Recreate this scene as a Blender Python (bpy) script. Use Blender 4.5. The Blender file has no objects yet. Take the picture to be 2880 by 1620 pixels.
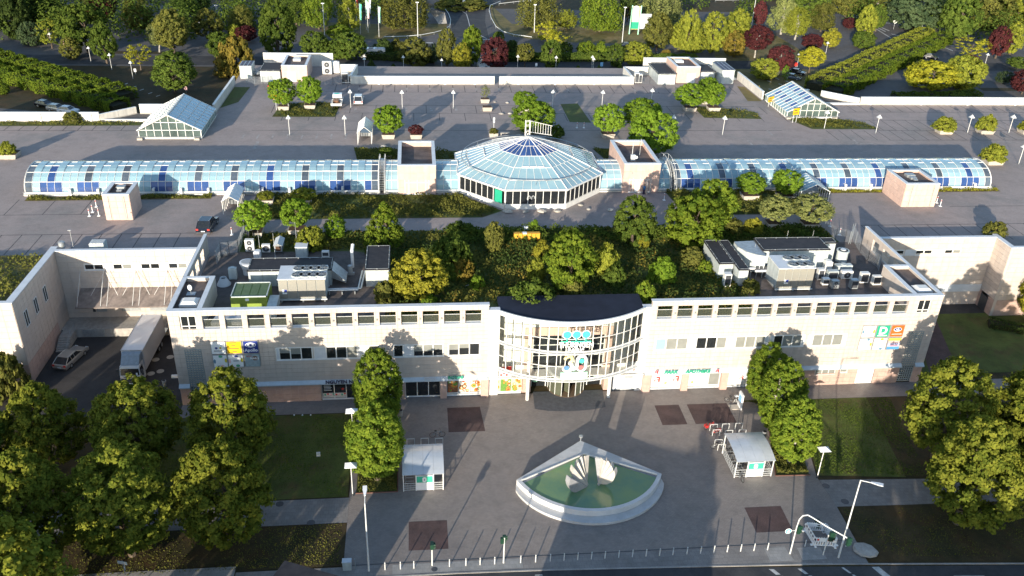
import bpy,math,random
import numpy as np
from mathutils import Vector,Matrix
random.seed(7); np.random.seed(7)
SC=bpy.context.scene
COL=SC.collection
# camera, sky, sun, exposure
EYE=Vector((0.0,0.0,62.0))
FOC=2454.42
CAM_R=((0.99208,-0.10149,0.07443),)
def _rows(pitch,roll,yaw):
    cp,sp,cy,sy=math.cos(pitch),math.sin(pitch),math.cos(yaw),math.sin(yaw)
    f=Vector((sy*cp,cy*cp,-sp)); r=Vector((cy,-sy,0)); d=f.cross(r)
    cr,sr=math.cos(roll),math.sin(roll)
    return cr*r+sr*d,-sr*r+cr*d,f
RIGHT,DOWN,FWD=_rows(math.radians(28.30849),math.radians(-2.20566),math.radians(6.87296))
cam_d=bpy.data.cameras.new('camera'); cam=bpy.data.objects.new('camera',cam_d); COL.objects.link(cam)
cam_d.sensor_width=36.0; cam_d.lens=FOC/2880*36.0; cam_d.clip_start=1.0; cam_d.clip_end=3000.0
m=Matrix((RIGHT,-DOWN,-FWD)).transposed().to_4x4(); m.translation=EYE
cam.matrix_world=m; SC.camera=cam

SUN_AZ,SUN_EL=math.radians(23.7),math.radians(10.4) # light travels towards +Y, turned to +X
world=bpy.data.worlds.new('World'); SC.world=world; world.use_nodes=True
wn=world.node_tree.nodes; wl=world.node_tree.links
sky=wn.new('ShaderNodeTexSky'); sky.sky_type='NISHITA'; sky.sun_disc=False
sky.sun_elevation=SUN_EL; sky.sun_rotation=math.pi+SUN_AZ; sky.altitude=200; sky.air_density=1.0; sky.dust_density=0.6; sky.ozone_density=1.6
wl.new(sky.outputs[0],wn['Background'].inputs[0]); wn['Background'].inputs[1].default_value=0.15
sl=bpy.data.lights.new('sun','SUN'); sl.energy=4.3; sl.angle=math.radians(0.5); sl.color=(1.0,0.88,0.71)
so=bpy.data.objects.new('sun',sl); COL.objects.link(so); so.location=(-60,-120,90)
so.rotation_euler=Vector((math.sin(SUN_AZ)*math.cos(SUN_EL),math.cos(SUN_AZ)*math.cos(SUN_EL),-math.sin(SUN_EL))).to_track_quat('-Z','Y').to_euler()
SC.view_settings.view_transform='Standard'; SC.view_settings.look='None'
SC.view_settings.exposure=1.1; SC.view_settings.gamma=1.0; SC.view_settings.use_curve_mapping=False
SC.cycles.use_denoising=True
SC.cycles.max_bounces=6; SC.cycles.transparent_max_bounces=6; SC.cycles.caustics_reflective=False; SC.cycles.caustics_refractive=False

# placing: a pixel of the 2880x1620 photograph onto a known plane
TK=960/2576.0
TOFF={1:(0,0),2:(960,0),3:(1920,0),4:(0,540),5:(960,540),6:(1920,540),7:(0,1080),8:(960,1080),9:(1920,1080)}
def px(t,x,y):
    if isinstance(t,tuple):return t[0]+x*t[2],t[1]+y*t[2]
    o=TOFF[t]; return o[0]+x*TK,o[1]+y*TK
def ray(p):
    return RIGHT*((p[0]-1440)/FOC)+DOWN*((p[1]-810)/FOC)+FWD
def gz(t,x,y,z=0.0):
    v=ray(px(t,x,y)); k=(z-EYE.z)/v.z
    return Vector((v.x*k,v.y*k,z))
def gy(t,x,y,yy):
    v=ray(px(t,x,y)); k=yy/v.y
    return Vector((v.x*k,yy,EYE.z+v.z*k))
def gx(t,x,y,xx):
    v=ray(px(t,x,y)); k=xx/v.x
    return Vector((xx,v.y*k,EYE.z+v.z*k))
def mpp(p): # metres per photo pixel at a point
    return(p-EYE).dot(FWD)/FOC

# mesh builder and object helpers
class MB:
    def __init__(s):s.v=[]; s.f=[]; s.m=[]
    def add(s,vs,fs,m=0):
        o=len(s.v); s.v+=[tuple(p) for p in vs]
        for f in fs:s.f.append([i+o for i in f]); s.m.append(m)
        return s
    def box(s,x0,y0,z0,x1,y1,z1,m=0):
        if x1<x0:x0,x1=x1,x0
        if y1<y0:y0,y1=y1,y0
        return s.add([(x0,y0,z0),(x1,y0,z0),(x1,y1,z0),(x0,y1,z0),(x0,y0,z1),(x1,y0,z1),(x1,y1,z1),(x0,y1,z1)],
              [(0,3,2,1),(4,5,6,7),(0,1,5,4),(1,2,6,5),(2,3,7,6),(3,0,4,7)],m)
    def obox(s,c,ux,uy,uz,m=0): # centre and three half-vectors
        c,ux,uy,uz=Vector(c),Vector(ux),Vector(uy),Vector(uz)
        return s.add([c+a*ux+b*uy+d*uz for d in(-1,1) for a,b in((-1,-1),(1,-1),(1,1),(-1,1))],
              [(0,3,2,1),(4,5,6,7),(0,1,5,4),(1,2,6,5),(2,3,7,6),(3,0,4,7)],m)
    def rbox(s,cx,cy,z0,lx,ly,h,rot=0,m=0):
        c,n=math.cos(rot),math.sin(rot)
        return s.obox((cx,cy,z0+h/2),(c*lx/2,n*lx/2,0),(-n*ly/2,c*ly/2,0),(0,0,h/2),m)
    def prism(s,poly,z0,z1,m=0,top=None):
        n=len(poly); t=top or poly
        return s.add([(p[0],p[1],z0) for p in poly]+[(p[0],p[1],z1) for p in t],
              [tuple(range(n-1,-1,-1)),tuple(range(n,2*n))]+[(i,(i+1)%n,n+(i+1)%n,n+i) for i in range(n)],m)
    def quad(s,a,b,c,d,m=0):return s.add([a,b,c,d],[(0,1,2,3)],m)
    def poly(s,pts,m=0):return s.add(pts,[tuple(range(len(pts)))],m)
    def slab(s,pts,n,m=0): # polygon pts extruded by vector n
        k=len(pts); n=Vector(n)
        return s.add([Vector(p) for p in pts]+[Vector(p)+n for p in pts],[tuple(range(k-1,-1,-1)),tuple(range(k,2*k))]+[(i,(i+1)%k,k+(i+1)%k,k+i) for i in range(k)],m)
    def tube(s,a,b,r,r2=None,n=6,m=0):
        a,b=Vector(a),Vector(b); r2=r if r2 is None else r2
        d=(b-a); 
        if d.length<1e-6:return s
        d.normalize(); u=d.cross(Vector((0,0,1)) if abs(d.z)<.9 else Vector((1,0,0))).normalized(); w=d.cross(u)
        ring=[(math.cos(2*math.pi*i/n),math.sin(2*math.pi*i/n)) for i in range(n)]
        return s.add([a+r*(x*u+y*w) for x,y in ring]+[b+r2*(x*u+y*w) for x,y in ring],
              [tuple(range(n)),tuple(range(2*n-1,n-1,-1))]+[(i+n,(i+1)%n+n,(i+1)%n,i) for i in range(n)],m)
    def path(s,pts,r,n=6,m=0):
        for a,b in zip(pts[:-1],pts[1:]):s.tube(a,b,r,n=n,m=m)
        return s
    def lathe(s,prof,c=(0,0,0),n=16,m=0):
        o=[]; 
        for r,z in prof:o+=[(c[0]+r*math.cos(2*math.pi*i/n),c[1]+r*math.sin(2*math.pi*i/n),c[2]+z) for i in range(n)]
        fs=[(k*n+i,k*n+(i+1)%n,(k+1)*n+(i+1)%n,(k+1)*n+i) for k in range(len(prof)-1) for i in range(n)]
        fs+=[tuple(range(n-1,-1,-1)),tuple(range((len(prof)-1)*n,len(prof)*n))]
        return s.add(o,fs,m)
    def disc(s,c,nrm,r,th,n=20,m=0):
        nrm=Vector(nrm).normalized(); return s.tube(Vector(c),Vector(c)+nrm*th,r,n=n,m=m)
    def build(s,name,mats,parent=None,world=True,kind=None,label=None,smooth=False):
        me=bpy.data.meshes.new(name)
        off=origin_of(parent) if(parent is not None and world) else Vector((0,0,0))
        vs=[(p[0]-off.x,p[1]-off.y,p[2]-off.z) for p in s.v]
        me.from_pydata(vs,[],s.f); 
        mats=mats if isinstance(mats,(list,tuple)) else[mats]
        for q in mats:me.materials.append(q)
        if len(mats)>1:me.polygons.foreach_set('material_index',s.m)
        if smooth:me.polygons.foreach_set('use_smooth',[True]*len(s.f))
        me.update()
        return link(me,name,parent,kind,label)
ORG={}
def origin_of(o):
    v=Vector((0,0,0))
    while o is not None:v+=ORG.get(o.name,o.location); o=o.parent
    return v
def link(me,name,parent=None,kind=None,label=None):
    o=bpy.data.objects.new(name,me); COL.objects.link(o)
    if parent is not None:o.parent=parent
    if kind:o['kind']=kind
    if label:o['label']=label
    return o
def tag(o,label,cat,group=None):
    o['label']=label; o['category']=cat
    if group:o['group']=group
    return o
def thing(name,label,cat,loc=(0,0,0),rot=0.0,group=None):
    o=bpy.data.objects.new(name,None); COL.objects.link(o); o.location=loc; o.rotation_euler=(0,0,rot); o.empty_display_size=.3
    return tag(o,label,cat,group)
def structure(o):o['kind']='structure'; return o
KIDS={}
def kids(o):return[c for c in o.children]
def dup(root,loc,rot=None,label=None,group=None,scale=None):
    def cp(o,par):
        c=o.copy(); COL.objects.link(c); c.parent=par
        for k in kids(o):cp(k,c)
        return c
    r=cp(root,None); r.location=loc
    if rot is not None:r.rotation_euler=(0,0,rot)
    if label:r['label']=label
    if group:r['group']=group
    if scale:r.scale=(scale,)*3
    return r
ORD=['first','second','third','fourth','fifth','sixth','seventh','eighth','ninth','tenth','eleventh','twelfth','thirteenth','fourteenth','fifteenth','sixteenth','seventeenth','eighteenth','nineteenth','twentieth','twenty-first','twenty-second','twenty-third','twenty-fourth','twenty-fifth','twenty-sixth']

# materials
MATS={}
def mat(name,col,rough=.6,var=.12,scale=3.0,spec=.4,metal=0.0,bump=0.0,col2=None,coords='P',trans=0.0,detail=4,obj_var=0.0,coat=0.0,streak=0.0):
    if name in MATS:return MATS[name]
    M=bpy.data.materials.new(name); M.use_nodes=True; nt=M.node_tree; N=nt.nodes; Lk=nt.links
    b=N['Principled BSDF']; b.inputs['Roughness'].default_value=rough; b.inputs['Metallic'].default_value=metal
    b.inputs['Specular IOR Level'].default_value=spec; b.inputs['Coat Weight'].default_value=coat
    if trans:b.inputs['Transmission Weight'].default_value=trans
    c2=col2 or tuple(max(0,min(1,c*(1-2*var))) for c in col)
    if coords=='P':tc=N.new('ShaderNodeNewGeometry').outputs['Position']
    else:tc=N.new('ShaderNodeTexCoord').outputs['Object']
    nz=N.new('ShaderNodeTexNoise'); nz.inputs['Scale'].default_value=scale; nz.inputs['Detail'].default_value=detail; nz.inputs['Roughness'].default_value=.65
    Lk.new(tc,nz.inputs['Vector'])
    r=N.new('ShaderNodeValToRGB'); r.color_ramp.elements[0].position=.35; r.color_ramp.elements[1].position=.65
    r.color_ramp.elements[0].color=(*c2,1); r.color_ramp.elements[1].color=(*col,1)
    Lk.new(nz.outputs['Fac'],r.inputs[0]); out=r.outputs[0]
    if streak:
        mp=N.new('ShaderNodeMapping'); mp.inputs['Scale'].default_value=(1.6,1.6,.12); Lk.new(tc,mp.inputs[0])
        n2=N.new('ShaderNodeTexNoise'); n2.inputs['Scale'].default_value=1.3; n2.inputs['Detail'].default_value=5; Lk.new(mp.outputs[0],n2.inputs['Vector'])
        r2=N.new('ShaderNodeValToRGB'); r2.color_ramp.elements[0].position=.38; r2.color_ramp.elements[1].position=.6
        r2.color_ramp.elements[0].color=(1-streak,1-streak,1-streak*.95,1); Lk.new(n2.outputs['Fac'],r2.inputs[0])
        mx=N.new('ShaderNodeMix'); mx.data_type='RGBA'; mx.blend_type='MULTIPLY'; mx.inputs[0].default_value=1; Lk.new(out,mx.inputs[6]); Lk.new(r2.outputs[0],mx.inputs[7]); out=mx.outputs[2]
    if obj_var:
        oi=N.new('ShaderNodeObjectInfo'); mr=N.new('ShaderNodeMapRange'); mr.inputs[3].default_value=1-obj_var; mr.inputs[4].default_value=1+obj_var*.6
        Lk.new(oi.outputs['Random'],mr.inputs[0]); mx=N.new('ShaderNodeVectorMath'); mx.operation='SCALE'; Lk.new(out,mx.inputs[0]); Lk.new(mr.outputs[0],mx.inputs['Scale']); out=mx.outputs[0]
    Lk.new(out,b.inputs['Base Color'])
    if bump:
        bp=N.new('ShaderNodeBump'); bp.inputs['Strength'].default_value=bump; bp.inputs['Distance'].default_value=.05; Lk.new(nz.outputs['Fac'],bp.inputs['Height']); Lk.new(bp.outputs[0],b.inputs['Normal'])
    MATS[name]=M; return M
def ground_mat(name,col,col2,fine=9.0,big=.12,stain=.25,brick=None,third=None,rough=.85,mortar=.8,bump=.25):
    """paving, asphalt, turf: fine grain, wide patches, dark blotches, optional laid pattern; colours in world metres"""
    if name in MATS:return MATS[name]
    M=bpy.data.materials.new(name); M.use_nodes=True; nt=M.node_tree; N=nt.nodes; Lk=nt.links
    b=N['Principled BSDF']; b.inputs['Roughness'].default_value=rough; b.inputs['Specular IOR Level'].default_value=.25
    P=N.new('ShaderNodeNewGeometry').outputs['Position']
    def noise(sc,det=4,ro=.6):
        n=N.new('ShaderNodeTexNoise'); n.inputs['Scale'].default_value=sc; n.inputs['Detail'].default_value=det; n.inputs['Roughness'].default_value=ro; Lk.new(P,n.inputs['Vector']); return n.outputs['Fac']
    def ramp(f,a,ca,bb,cb):
        r=N.new('ShaderNodeValToRGB'); r.color_ramp.elements[0].position=a; r.color_ramp.elements[0].color=(*ca,1); r.color_ramp.elements[1].position=bb; r.color_ramp.elements[1].color=(*cb,1); Lk.new(f,r.inputs[0]); return r.outputs[0]
    def mix(a,c,f,mode='MIX'):
        x=N.new('ShaderNodeMix'); x.data_type='RGBA'; x.blend_type=mode
        if hasattr(f,'links') or not isinstance(f,(int,float)):Lk.new(f,x.inputs[0])
        else:x.inputs[0].default_value=f
        Lk.new(a,x.inputs[6]); Lk.new(c,x.inputs[7]); return x.outputs[2]
    base=ramp(noise(big,5,.62),.38,col2,.64,col)
    if third:base=mix(base,ramp(noise(big*2.3+.03,4),.0,third,1,third),ramp(noise(big*1.7,6,.7),.50,(0,0,0),.68,(1,1,1)))
    g=1-stain
    base=mix(base,ramp(noise(fine,6,.75),.3,(g,g,g),.7,(1.12,1.12,1.12)),1.0,'MULTIPLY')
    base=mix(base,ramp(noise(.55,5,.7),.32,(g+.05,g+.05,g+.05),.55,(1,1,1)),1.0,'MULTIPLY')
    if brick:
        br=N.new('ShaderNodeTexBrick'); br.inputs['Scale'].default_value=1.0; br.inputs['Brick Width'].default_value=brick[0]; br.inputs['Row Height'].default_value=brick[1]; br.inputs['Mortar Size'].default_value=brick[2]
        br.inputs['Color1'].default_value=(1,1,1,1); br.inputs['Color2'].default_value=(.86,.86,.86,1); br.inputs['Mortar'].default_value=(mortar,)*3+(1,); br.inputs['Bias'].default_value=0
        Lk.new(P,br.inputs['Vector']); base=mix(base,br.outputs['Color'],1.0,'MULTIPLY')
    Lk.new(base,b.inputs['Base Color'])
    bp=N.new('ShaderNodeBump'); bp.inputs['Strength'].default_value=bump; bp.inputs['Distance'].default_value=.03; Lk.new(noise(fine*1.5,4),bp.inputs['Height']); Lk.new(bp.outputs[0],b.inputs['Normal'])
    MATS[name]=M; return M
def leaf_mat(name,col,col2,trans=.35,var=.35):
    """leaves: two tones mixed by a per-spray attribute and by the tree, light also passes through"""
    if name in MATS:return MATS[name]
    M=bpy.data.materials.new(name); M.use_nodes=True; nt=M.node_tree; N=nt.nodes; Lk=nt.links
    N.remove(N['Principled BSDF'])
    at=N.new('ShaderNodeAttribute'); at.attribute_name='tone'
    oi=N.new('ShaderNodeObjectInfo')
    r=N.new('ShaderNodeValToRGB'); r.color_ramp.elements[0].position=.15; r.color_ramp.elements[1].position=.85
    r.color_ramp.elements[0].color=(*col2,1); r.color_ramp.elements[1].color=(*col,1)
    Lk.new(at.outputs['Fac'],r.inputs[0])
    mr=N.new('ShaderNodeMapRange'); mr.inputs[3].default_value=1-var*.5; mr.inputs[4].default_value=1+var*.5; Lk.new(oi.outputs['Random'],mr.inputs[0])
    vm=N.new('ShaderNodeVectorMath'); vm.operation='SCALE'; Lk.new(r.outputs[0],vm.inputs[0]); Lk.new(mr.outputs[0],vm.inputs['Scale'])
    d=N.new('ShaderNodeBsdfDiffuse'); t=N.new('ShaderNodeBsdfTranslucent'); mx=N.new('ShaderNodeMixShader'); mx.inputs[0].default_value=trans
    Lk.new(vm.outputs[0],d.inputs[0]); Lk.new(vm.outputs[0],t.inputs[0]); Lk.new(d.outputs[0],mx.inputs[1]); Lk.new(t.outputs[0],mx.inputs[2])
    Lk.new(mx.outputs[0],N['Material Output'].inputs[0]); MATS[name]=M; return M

def px_panel(tile,x,y):return px(tile,x,y)
W=dict(
 panel=mat('stone_panel',(.55,.485,.435),.55,.05,1.2,col2=(.51,.44,.39),obj_var=.05,coords='P',streak=.07),
 panel_core=mat('panel_joint',(.34,.31,.29),.8,.1),
 plinth=mat('pink_stone',(.50,.36,.31),.5,.07,2.0,obj_var=.07),
 pink=mat('pink_panel',(.62,.44,.37),.55,.05,1.5,obj_var=.05,streak=.07),
 coping=mat('coping_sheet',(.60,.63,.67),.45,.06,1.0),
 white=mat('white_paint',(.72,.72,.70),.45,.04,2.0,streak=.06),
 whitewall=mat('white_render',(.66,.635,.585),.7,.06,.8,streak=.16),
 alu=mat('aluminium',(.55,.57,.58),.35,.06,4.0,metal=.6),
 galv=mat('galvanised',(.40,.43,.45),.45,.14,2.5,metal=.45),
 ductgrey=mat('pale_duct',(.50,.55,.55),.5,.08,1.0,streak=.15),
 grey=mat('grey_paint',(.33,.35,.37),.5,.08),
 dark=mat('dark_metal',(.06,.065,.075),.4,.1),
 black=mat('black_rubber',(.02,.02,.022),.7,.1),
 glass=mat('dark_glass',(.022,.026,.03),.06,.2,.5,spec=.8),
 blind=mat('window_blind',(.24,.25,.235),.25,.08,1.0,spec=.6),
 bitumen=mat('bitumen_felt',(.035,.032,.036),.75,.2,1.2,col2=(.02,.019,.024)),
 gravelroof=ground_mat('roof_gravel',(.20,.16,.145),(.14,.115,.11),22,.5,.45),
 steel=mat('painted_steel',(.62,.64,.64),.4,.06),
 concrete=mat('concrete',(.42,.40,.37),.8,.12,2.0,bump=.1,streak=.12),
 pale_conc=mat('planter_concrete',(.50,.46,.40),.85,.1,3.0,bump=.1,streak=.1,obj_var=.08),
 soil=mat('soil',(.10,.055,.035),.95,.25,6.0),
 bark=mat('bark',(.13,.10,.075),.9,.25,5.0,bump=.3),
 palebark=mat('pale_bark',(.42,.40,.35),.85,.25,3.0),
 yellow=mat('sign_yellow',(.78,.46,.01),.5,.04),red=mat('red_paint',(.55,.04,.03),.45,.05),
 green=mat('sign_green',(.02,.33,.20),.5,.05),blue=mat('sign_blue',(.015,.035,.22),.5,.05),
 teal=mat('teal',(.06,.55,.40),.5,.05),orange=mat('sign_orange',(.75,.12,.02),.5,.05),
 mint=mat('mint_panel',(.36,.70,.52),.5,.05),lightblue=mat('light_blue',(.25,.50,.75),.5,.05),
 signwhite=mat('sign_white',(.80,.82,.83),.5,.03),pinkish=mat('sign_pink',(.8,.5,.5),.5,.03),
 text_dark=mat('text_dark',(.03,.02,.06),.5,.05),
)
def bw(*names):return[W[n] for n in names]

def _one(k,a,t,n,m,w):
    b=MB(); getattr(b,k)(*a[0],**a[1]); return b.build(n,W[m] if isinstance(m,str) else m,t,world=w)
def Bx(t_,n_,m_,*a,**k):return _one('box',(a,k),t_,n_,m_,True)
def Bl(t_,n_,m_,*a,**k):return _one('box',(a,k),t_,n_,m_,False)
def Tx(t_,n_,m_,*a,**k):return _one('tube',(a,k),t_,n_,m_,True)
def Tl(t_,n_,m_,*a,**k):return _one('tube',(a,k),t_,n_,m_,False)
def Lx(t_,n_,m_,*a,**k):return _one('lathe',(a,k),t_,n_,m_,True)
def Ox(t_,n_,m_,*a,**k):return _one('obox',(a,k),t_,n_,m_,True)
def Sx(t_,n_,m_,*a,**k):return _one('slab',(a,k),t_,n_,m_,True)
def Sl(t_,n_,m_,*a,**k):return _one('slab',(a,k),t_,n_,m_,False)
def Ll(t_,n_,m_,*a,**k):return _one('lathe',(a,k),t_,n_,m_,False)
# the setting: ground, road, paving, turf
ZD=10.0 # the parking deck on the roof
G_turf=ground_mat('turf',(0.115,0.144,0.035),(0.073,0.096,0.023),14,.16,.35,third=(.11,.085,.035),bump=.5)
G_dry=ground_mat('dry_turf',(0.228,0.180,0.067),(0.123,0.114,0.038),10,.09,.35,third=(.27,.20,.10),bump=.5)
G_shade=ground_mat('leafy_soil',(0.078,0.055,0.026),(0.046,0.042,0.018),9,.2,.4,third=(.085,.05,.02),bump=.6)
G_plaza=ground_mat('plaza_paving',(0.299,0.263,0.240),(0.255,0.230,0.218),16,.09,.22,brick=(.30,.15,.012),mortar=.72)
G_patch=ground_mat('cobble_patch',(.16,.105,.10),(.12,.085,.085),12,.4,.35,brick=(.12,.12,.02),mortar=.6)
G_walk=ground_mat('footway_slabs',(0.287,0.270,0.259),(0.241,0.230,0.224),14,.2,.25,brick=(.5,.5,.015),mortar=.7)
G_pale=ground_mat('pale_slabs',(.36,.35,.34),(.30,.30,.295),14,.3,.2,brick=(.4,.4,.012),mortar=.75)
G_asph=ground_mat('asphalt',(.060,.062,.068),(.045,.047,.054),18,.1,.3,third=(.085,.084,.085))
G_asph2=ground_mat('car_park_asphalt',(0.135,0.128,0.128),(0.101,0.099,0.104),16,.05,.28,third=(.13,.12,.115))
G_yard=ground_mat('yard_paving',(.075,.070,.068),(.055,.053,.055),14,.2,.3,brick=(.2,.1,.01))
G_deck=ground_mat('deck_paving',(0.392,0.329,0.307),(0.332,0.287,0.274),12,.045,.20,third=(.28,.26,.25),brick=(.24,.12,.01),mortar=.82)
G_deckpath=ground_mat('deck_path',(0.310,0.270,0.259),(0.253,0.230,0.224),12,.2,.25)
G_plant=ground_mat('plant_gravel',(.19,.155,.145),(.13,.115,.11),22,.4,.45)
W_line=mat('road_paint',(.55,.55,.54),.6,.2,2.0)
def sheet(name,pts,z,m,kind='structure',parent=None):
    b=MB(); b.poly([(p[0],p[1],z) for p in pts]); o=b.build(name,m,parent,kind=kind); return o
def rect(x0,y0,x1,y1):return[(x0,y0),(x1,y0),(x1,y1),(x0,y1)]
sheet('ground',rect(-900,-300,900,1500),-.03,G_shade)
sheet('road',rect(-300,38,300,56.2)[:2]+[(300,52.5),(58,56.1),(24,58.1),(10,58.75),(-40,59.4),(-300,59.4)],-.10+.075,G_asph)
sheet('plaza',[(-7.55,58.9),(3,58.9),(10,58.75),(24.3,58.2),(37.2,57.7),(42.5,57.4),(42.8,65.2),(42.6,69.9),(44.0,76.3),(44.9,84.3),(44.9,87.1),(-7.6,87.1)],0.0,G_plaza)
sheet('facade_path',[(-31,84.4),(-7.6,84.4),(-7.6,87.1),(-30,87.1)],0.0,G_plaza)
sheet('facade_path',[(44.9,84.1),(76,83.6),(76,87.1),(44.9,87.1)],0.0,G_plaza)
sheet('side_path',[(-60,66.2),(-7.55,66.2),(-7.55,69.8),(-60,69.8)],.0,G_walk)
sheet('side_path',[(42.8,65.2),(90,64.0),(90,67.2),(42.65,69.4)],.0,G_walk)
sheet('kerb_footway',[(-17.3,58.95),(-7.55,58.9),(3,58.9),(10,58.75),(24.3,58.2),(37.2,57.7),(42.5,57.4),(42.6,60.2),(-17.3,60.35)],.004,G_walk)
sheet('concrete_strip',[(-45,59.3),(-17.4,59.3),(-17.4,61.1),(-45,61.1)],.006,G_pale)
b=MB() # kerb stones along the road, a true step
K=[(-60,59.35),(-40,59.25),(-7.5,58.8),(3,58.8),(10,58.65),(24.3,58.1),(37.2,57.55),(58,56.2),(120,50.5)]
for(x0,y0),(x1,y1) in zip(K[:-1],K[1:]):b.add([(x0,y0,-.1),(x1,y1,-.1),(x1,y1,.03),(x0,y0,.03),(x0,y0+.16,.03),(x1,y1+.16,.03)],[(0,1,2,3),(3,2,5,4)])
structure(b.build('kerb',ground_mat('kerb_stone',(.40,.38,.36),(.32,.31,.30),8,.5,.2,brick=(1.0,5,.01))))
for r in[rect(-1.5,62.0,2.3,65.9),[(3.0,80.0),(7.2,80.0),(6.9,84.7),(3.0,84.7)],[(33.0,62.1),(36.8,62.1),(36.9,65.7),(33.0,65.7)],rect(28.0,79.9,31.0,83.8),rect(32.0,79.9,37.0,83.8)]:
    sheet('cobble_patch',r,.005,G_patch)
sheet('pale_paving',rect(-3.0,59.1,9.2,60.3),.009,G_pale); sheet('pale_paving',[(33.0,58.2),(35.4,58.2),(35.1,60.0),(33.0,60.0)],.009,G_pale); sheet('pale_paving',[(36.2,58.2),(38.7,58.2),(38.6,59.8),(36.3,59.8)],.009,G_pale)
sheet('dark_entrance_mat',[(13.6,87.4),(22.3,87.4),(22.0,83.8),(20,83.35),(17.4,83.2),(15,83.4),(13.4,83.9)],.006,mat('slate_paving',(.10,.105,.12),.7,.15,2.0))
b=MB(); b.box(-7.4,60.44,0,42.0,60.53,.02); structure(b.build('drain_channel',W['dark']))
for x,y,s in[(43.0,68.4,.4),(44.0,65.9,.42),(-14.5,69.3,.4),(-11.1,66.4,.4),(0.9,59.5,.3)]:
    b=MB(); b.lathe([(s,0),(s,.012),(s*.8,.014)],(x,y,0),18); structure(b.build('manhole_cover',W['dark']))
b=MB()
for q in[[(32.5,57.35),(33.0,57.3),(33.4,56.6),(32.95,56.6)],[(33.1,56.4),(33.55,56.4),(33.9,55.7),(33.45,55.7)],[(35.3,57.2),(35.7,57.2),(36.1,56.5),(35.75,56.5)],[(36.0,56.3),(36.3,56.3),(36.7,55.6),(36.35,55.6)],[(39.6,57.05),(39.85,57.05),(40.3,56.3),(40.05,56.3)],[(40.2,56.1),(40.45,56.1),(40.8,55.5),(40.55,55.5)],[(42.6,56.9),(43.3,56.9),(44.4,54.5),(43.6,54.5)],[(50,55.3),(53,55.1),(53,54.95),(50,55.15)],[(10.2,58.2),(10.9,58.17),(10.9,58.05),(10.2,58.08)]]:
    b.poly([(x,y,-.019) for x,y in q])
structure(b.build('road_markings',W_line))
# lawns and beds
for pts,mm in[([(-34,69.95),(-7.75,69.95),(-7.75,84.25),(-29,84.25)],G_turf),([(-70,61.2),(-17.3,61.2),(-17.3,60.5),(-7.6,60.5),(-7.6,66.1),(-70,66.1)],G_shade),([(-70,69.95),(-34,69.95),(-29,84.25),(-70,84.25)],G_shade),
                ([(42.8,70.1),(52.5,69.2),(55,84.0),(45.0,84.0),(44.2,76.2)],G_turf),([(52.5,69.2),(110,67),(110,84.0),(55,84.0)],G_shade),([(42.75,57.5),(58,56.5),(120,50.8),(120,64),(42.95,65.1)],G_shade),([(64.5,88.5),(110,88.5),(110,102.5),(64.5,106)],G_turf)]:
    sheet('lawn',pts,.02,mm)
sheet('planting_bed',[(38.9,84.2),(40.8,83.6),(40.7,79.7),(38.2,70.4),(41.9,70.25),(42.8,74.9),(43.8,84.2)],.015,G_turf)
sheet('planting_bed',[(-6.9,70.4),(-2.7,70.4),(-2.8,82.5),(-7.0,82.5)],.015,G_turf)
b=MB()
for p,q in[((-6.95,70.35),(-2.65,70.35)),((-2.65,70.35),(-2.75,82.5)),((38.1,70.3),(42.0,70.2)),((38.1,70.3),(40.7,79.7))]:
    d=(Vector((*q,0))-Vector((*p,0))); n=Vector((-d.y,d.x,0)).normalized()*.05; b.obox(((p[0]+q[0])/2,(p[1]+q[1])/2,.05),d/2,n,(0,0,.05))
structure(b.build('bed_edging',mat('edging_stone',(.16,.08,.06),.8,.1)))
sheet('loading_yard',[(-46.5,84.3),(-27.9,84.3),(-27.9,106.3),(-46.5,106.3)],.003,G_yard)
sheet('yard_drive',[(-62,84.4),(-46.5,84.4),(-46.5,92.4),(-62,92.4)],.003,G_yard)
sheet('side_court_path',[(66,88.6),(70,88.6),(75,104),(71.5,104)],.03,G_patch); sheet('side_court_path',[(63.5,106.4),(63.5,103.8),(83,103.8),(83,106.4)],.03,G_yard)

# the podium of the mall; its top is the parking deck
deck=[(-110,92.9),(-46.9,92.9),(-46.9,106.5),(-27.6,106.5),(-27.6,87.5),(8.0,87.5),(8.0,88.86),(27.15,88.86),(27.15,87.5),(63.2,87.5),(63.2,106.9),(83.1,106.9),(83.1,103.2),(140,103.2),(140,175.9),(74.8,176.2),(74.7,205.3),(-38.7,205.3),(-38.5,168.3),(-56.5,168.3),(-56.5,163.3),(-110,163.3)]
b=MB(); b.prism(deck,-.5,ZD-.02,1); b.poly([(x,y,ZD) for x,y in deck],0)
structure(b.build('parking_deck',[G_deck,W['whitewall']]))
b=MB() # bay dividers: rows of dark pavers let into the deck, and the long aisle lines
def bay(x0,y0,x1,y1,w=.14,z=ZD+.004):
    d=Vector((x1-x0,y1-y0,0)); n=Vector((-d.y,d.x,0)).normalized()*w/2
    a=Vector((x0,y0,z)); c=Vector((x1,y1,z)); b.poly([a-n,c-n,c+n,a+n])
for y in(183.9,):bay(-19,y,70,y)
for y in(174.2,169.0,158.3,):bay(-14,y,71,y,.18)
for y in(158.3,):
    bay(-30,y,-14,y,.18)
for x in np.arange(-17,72,2.5):bay(x,184,x,189.4)
for x in np.arange(-28,74,5.0):bay(x,169,x,174.2,.12); bay(x+2.5,164,x+2.5,169,.12)
for y in(158.0,):bay(-110,y,-50,y,.18)
for x in np.arange(-108,-52,2.5):bay(x,158,x,163.1)
bay(-50,139.5,-4,139.5,.2); bay(40,139.5,92,139.5,.2)
for x in np.arange(-48,-6,2.5):bay(x,136.4,x,139.5)
for x in np.arange(40,92,2.5):bay(x,136.4,x,139.5)
for y in(170.6,165.0,158.4,152.5):bay(90,y,139,y,.16)
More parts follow.
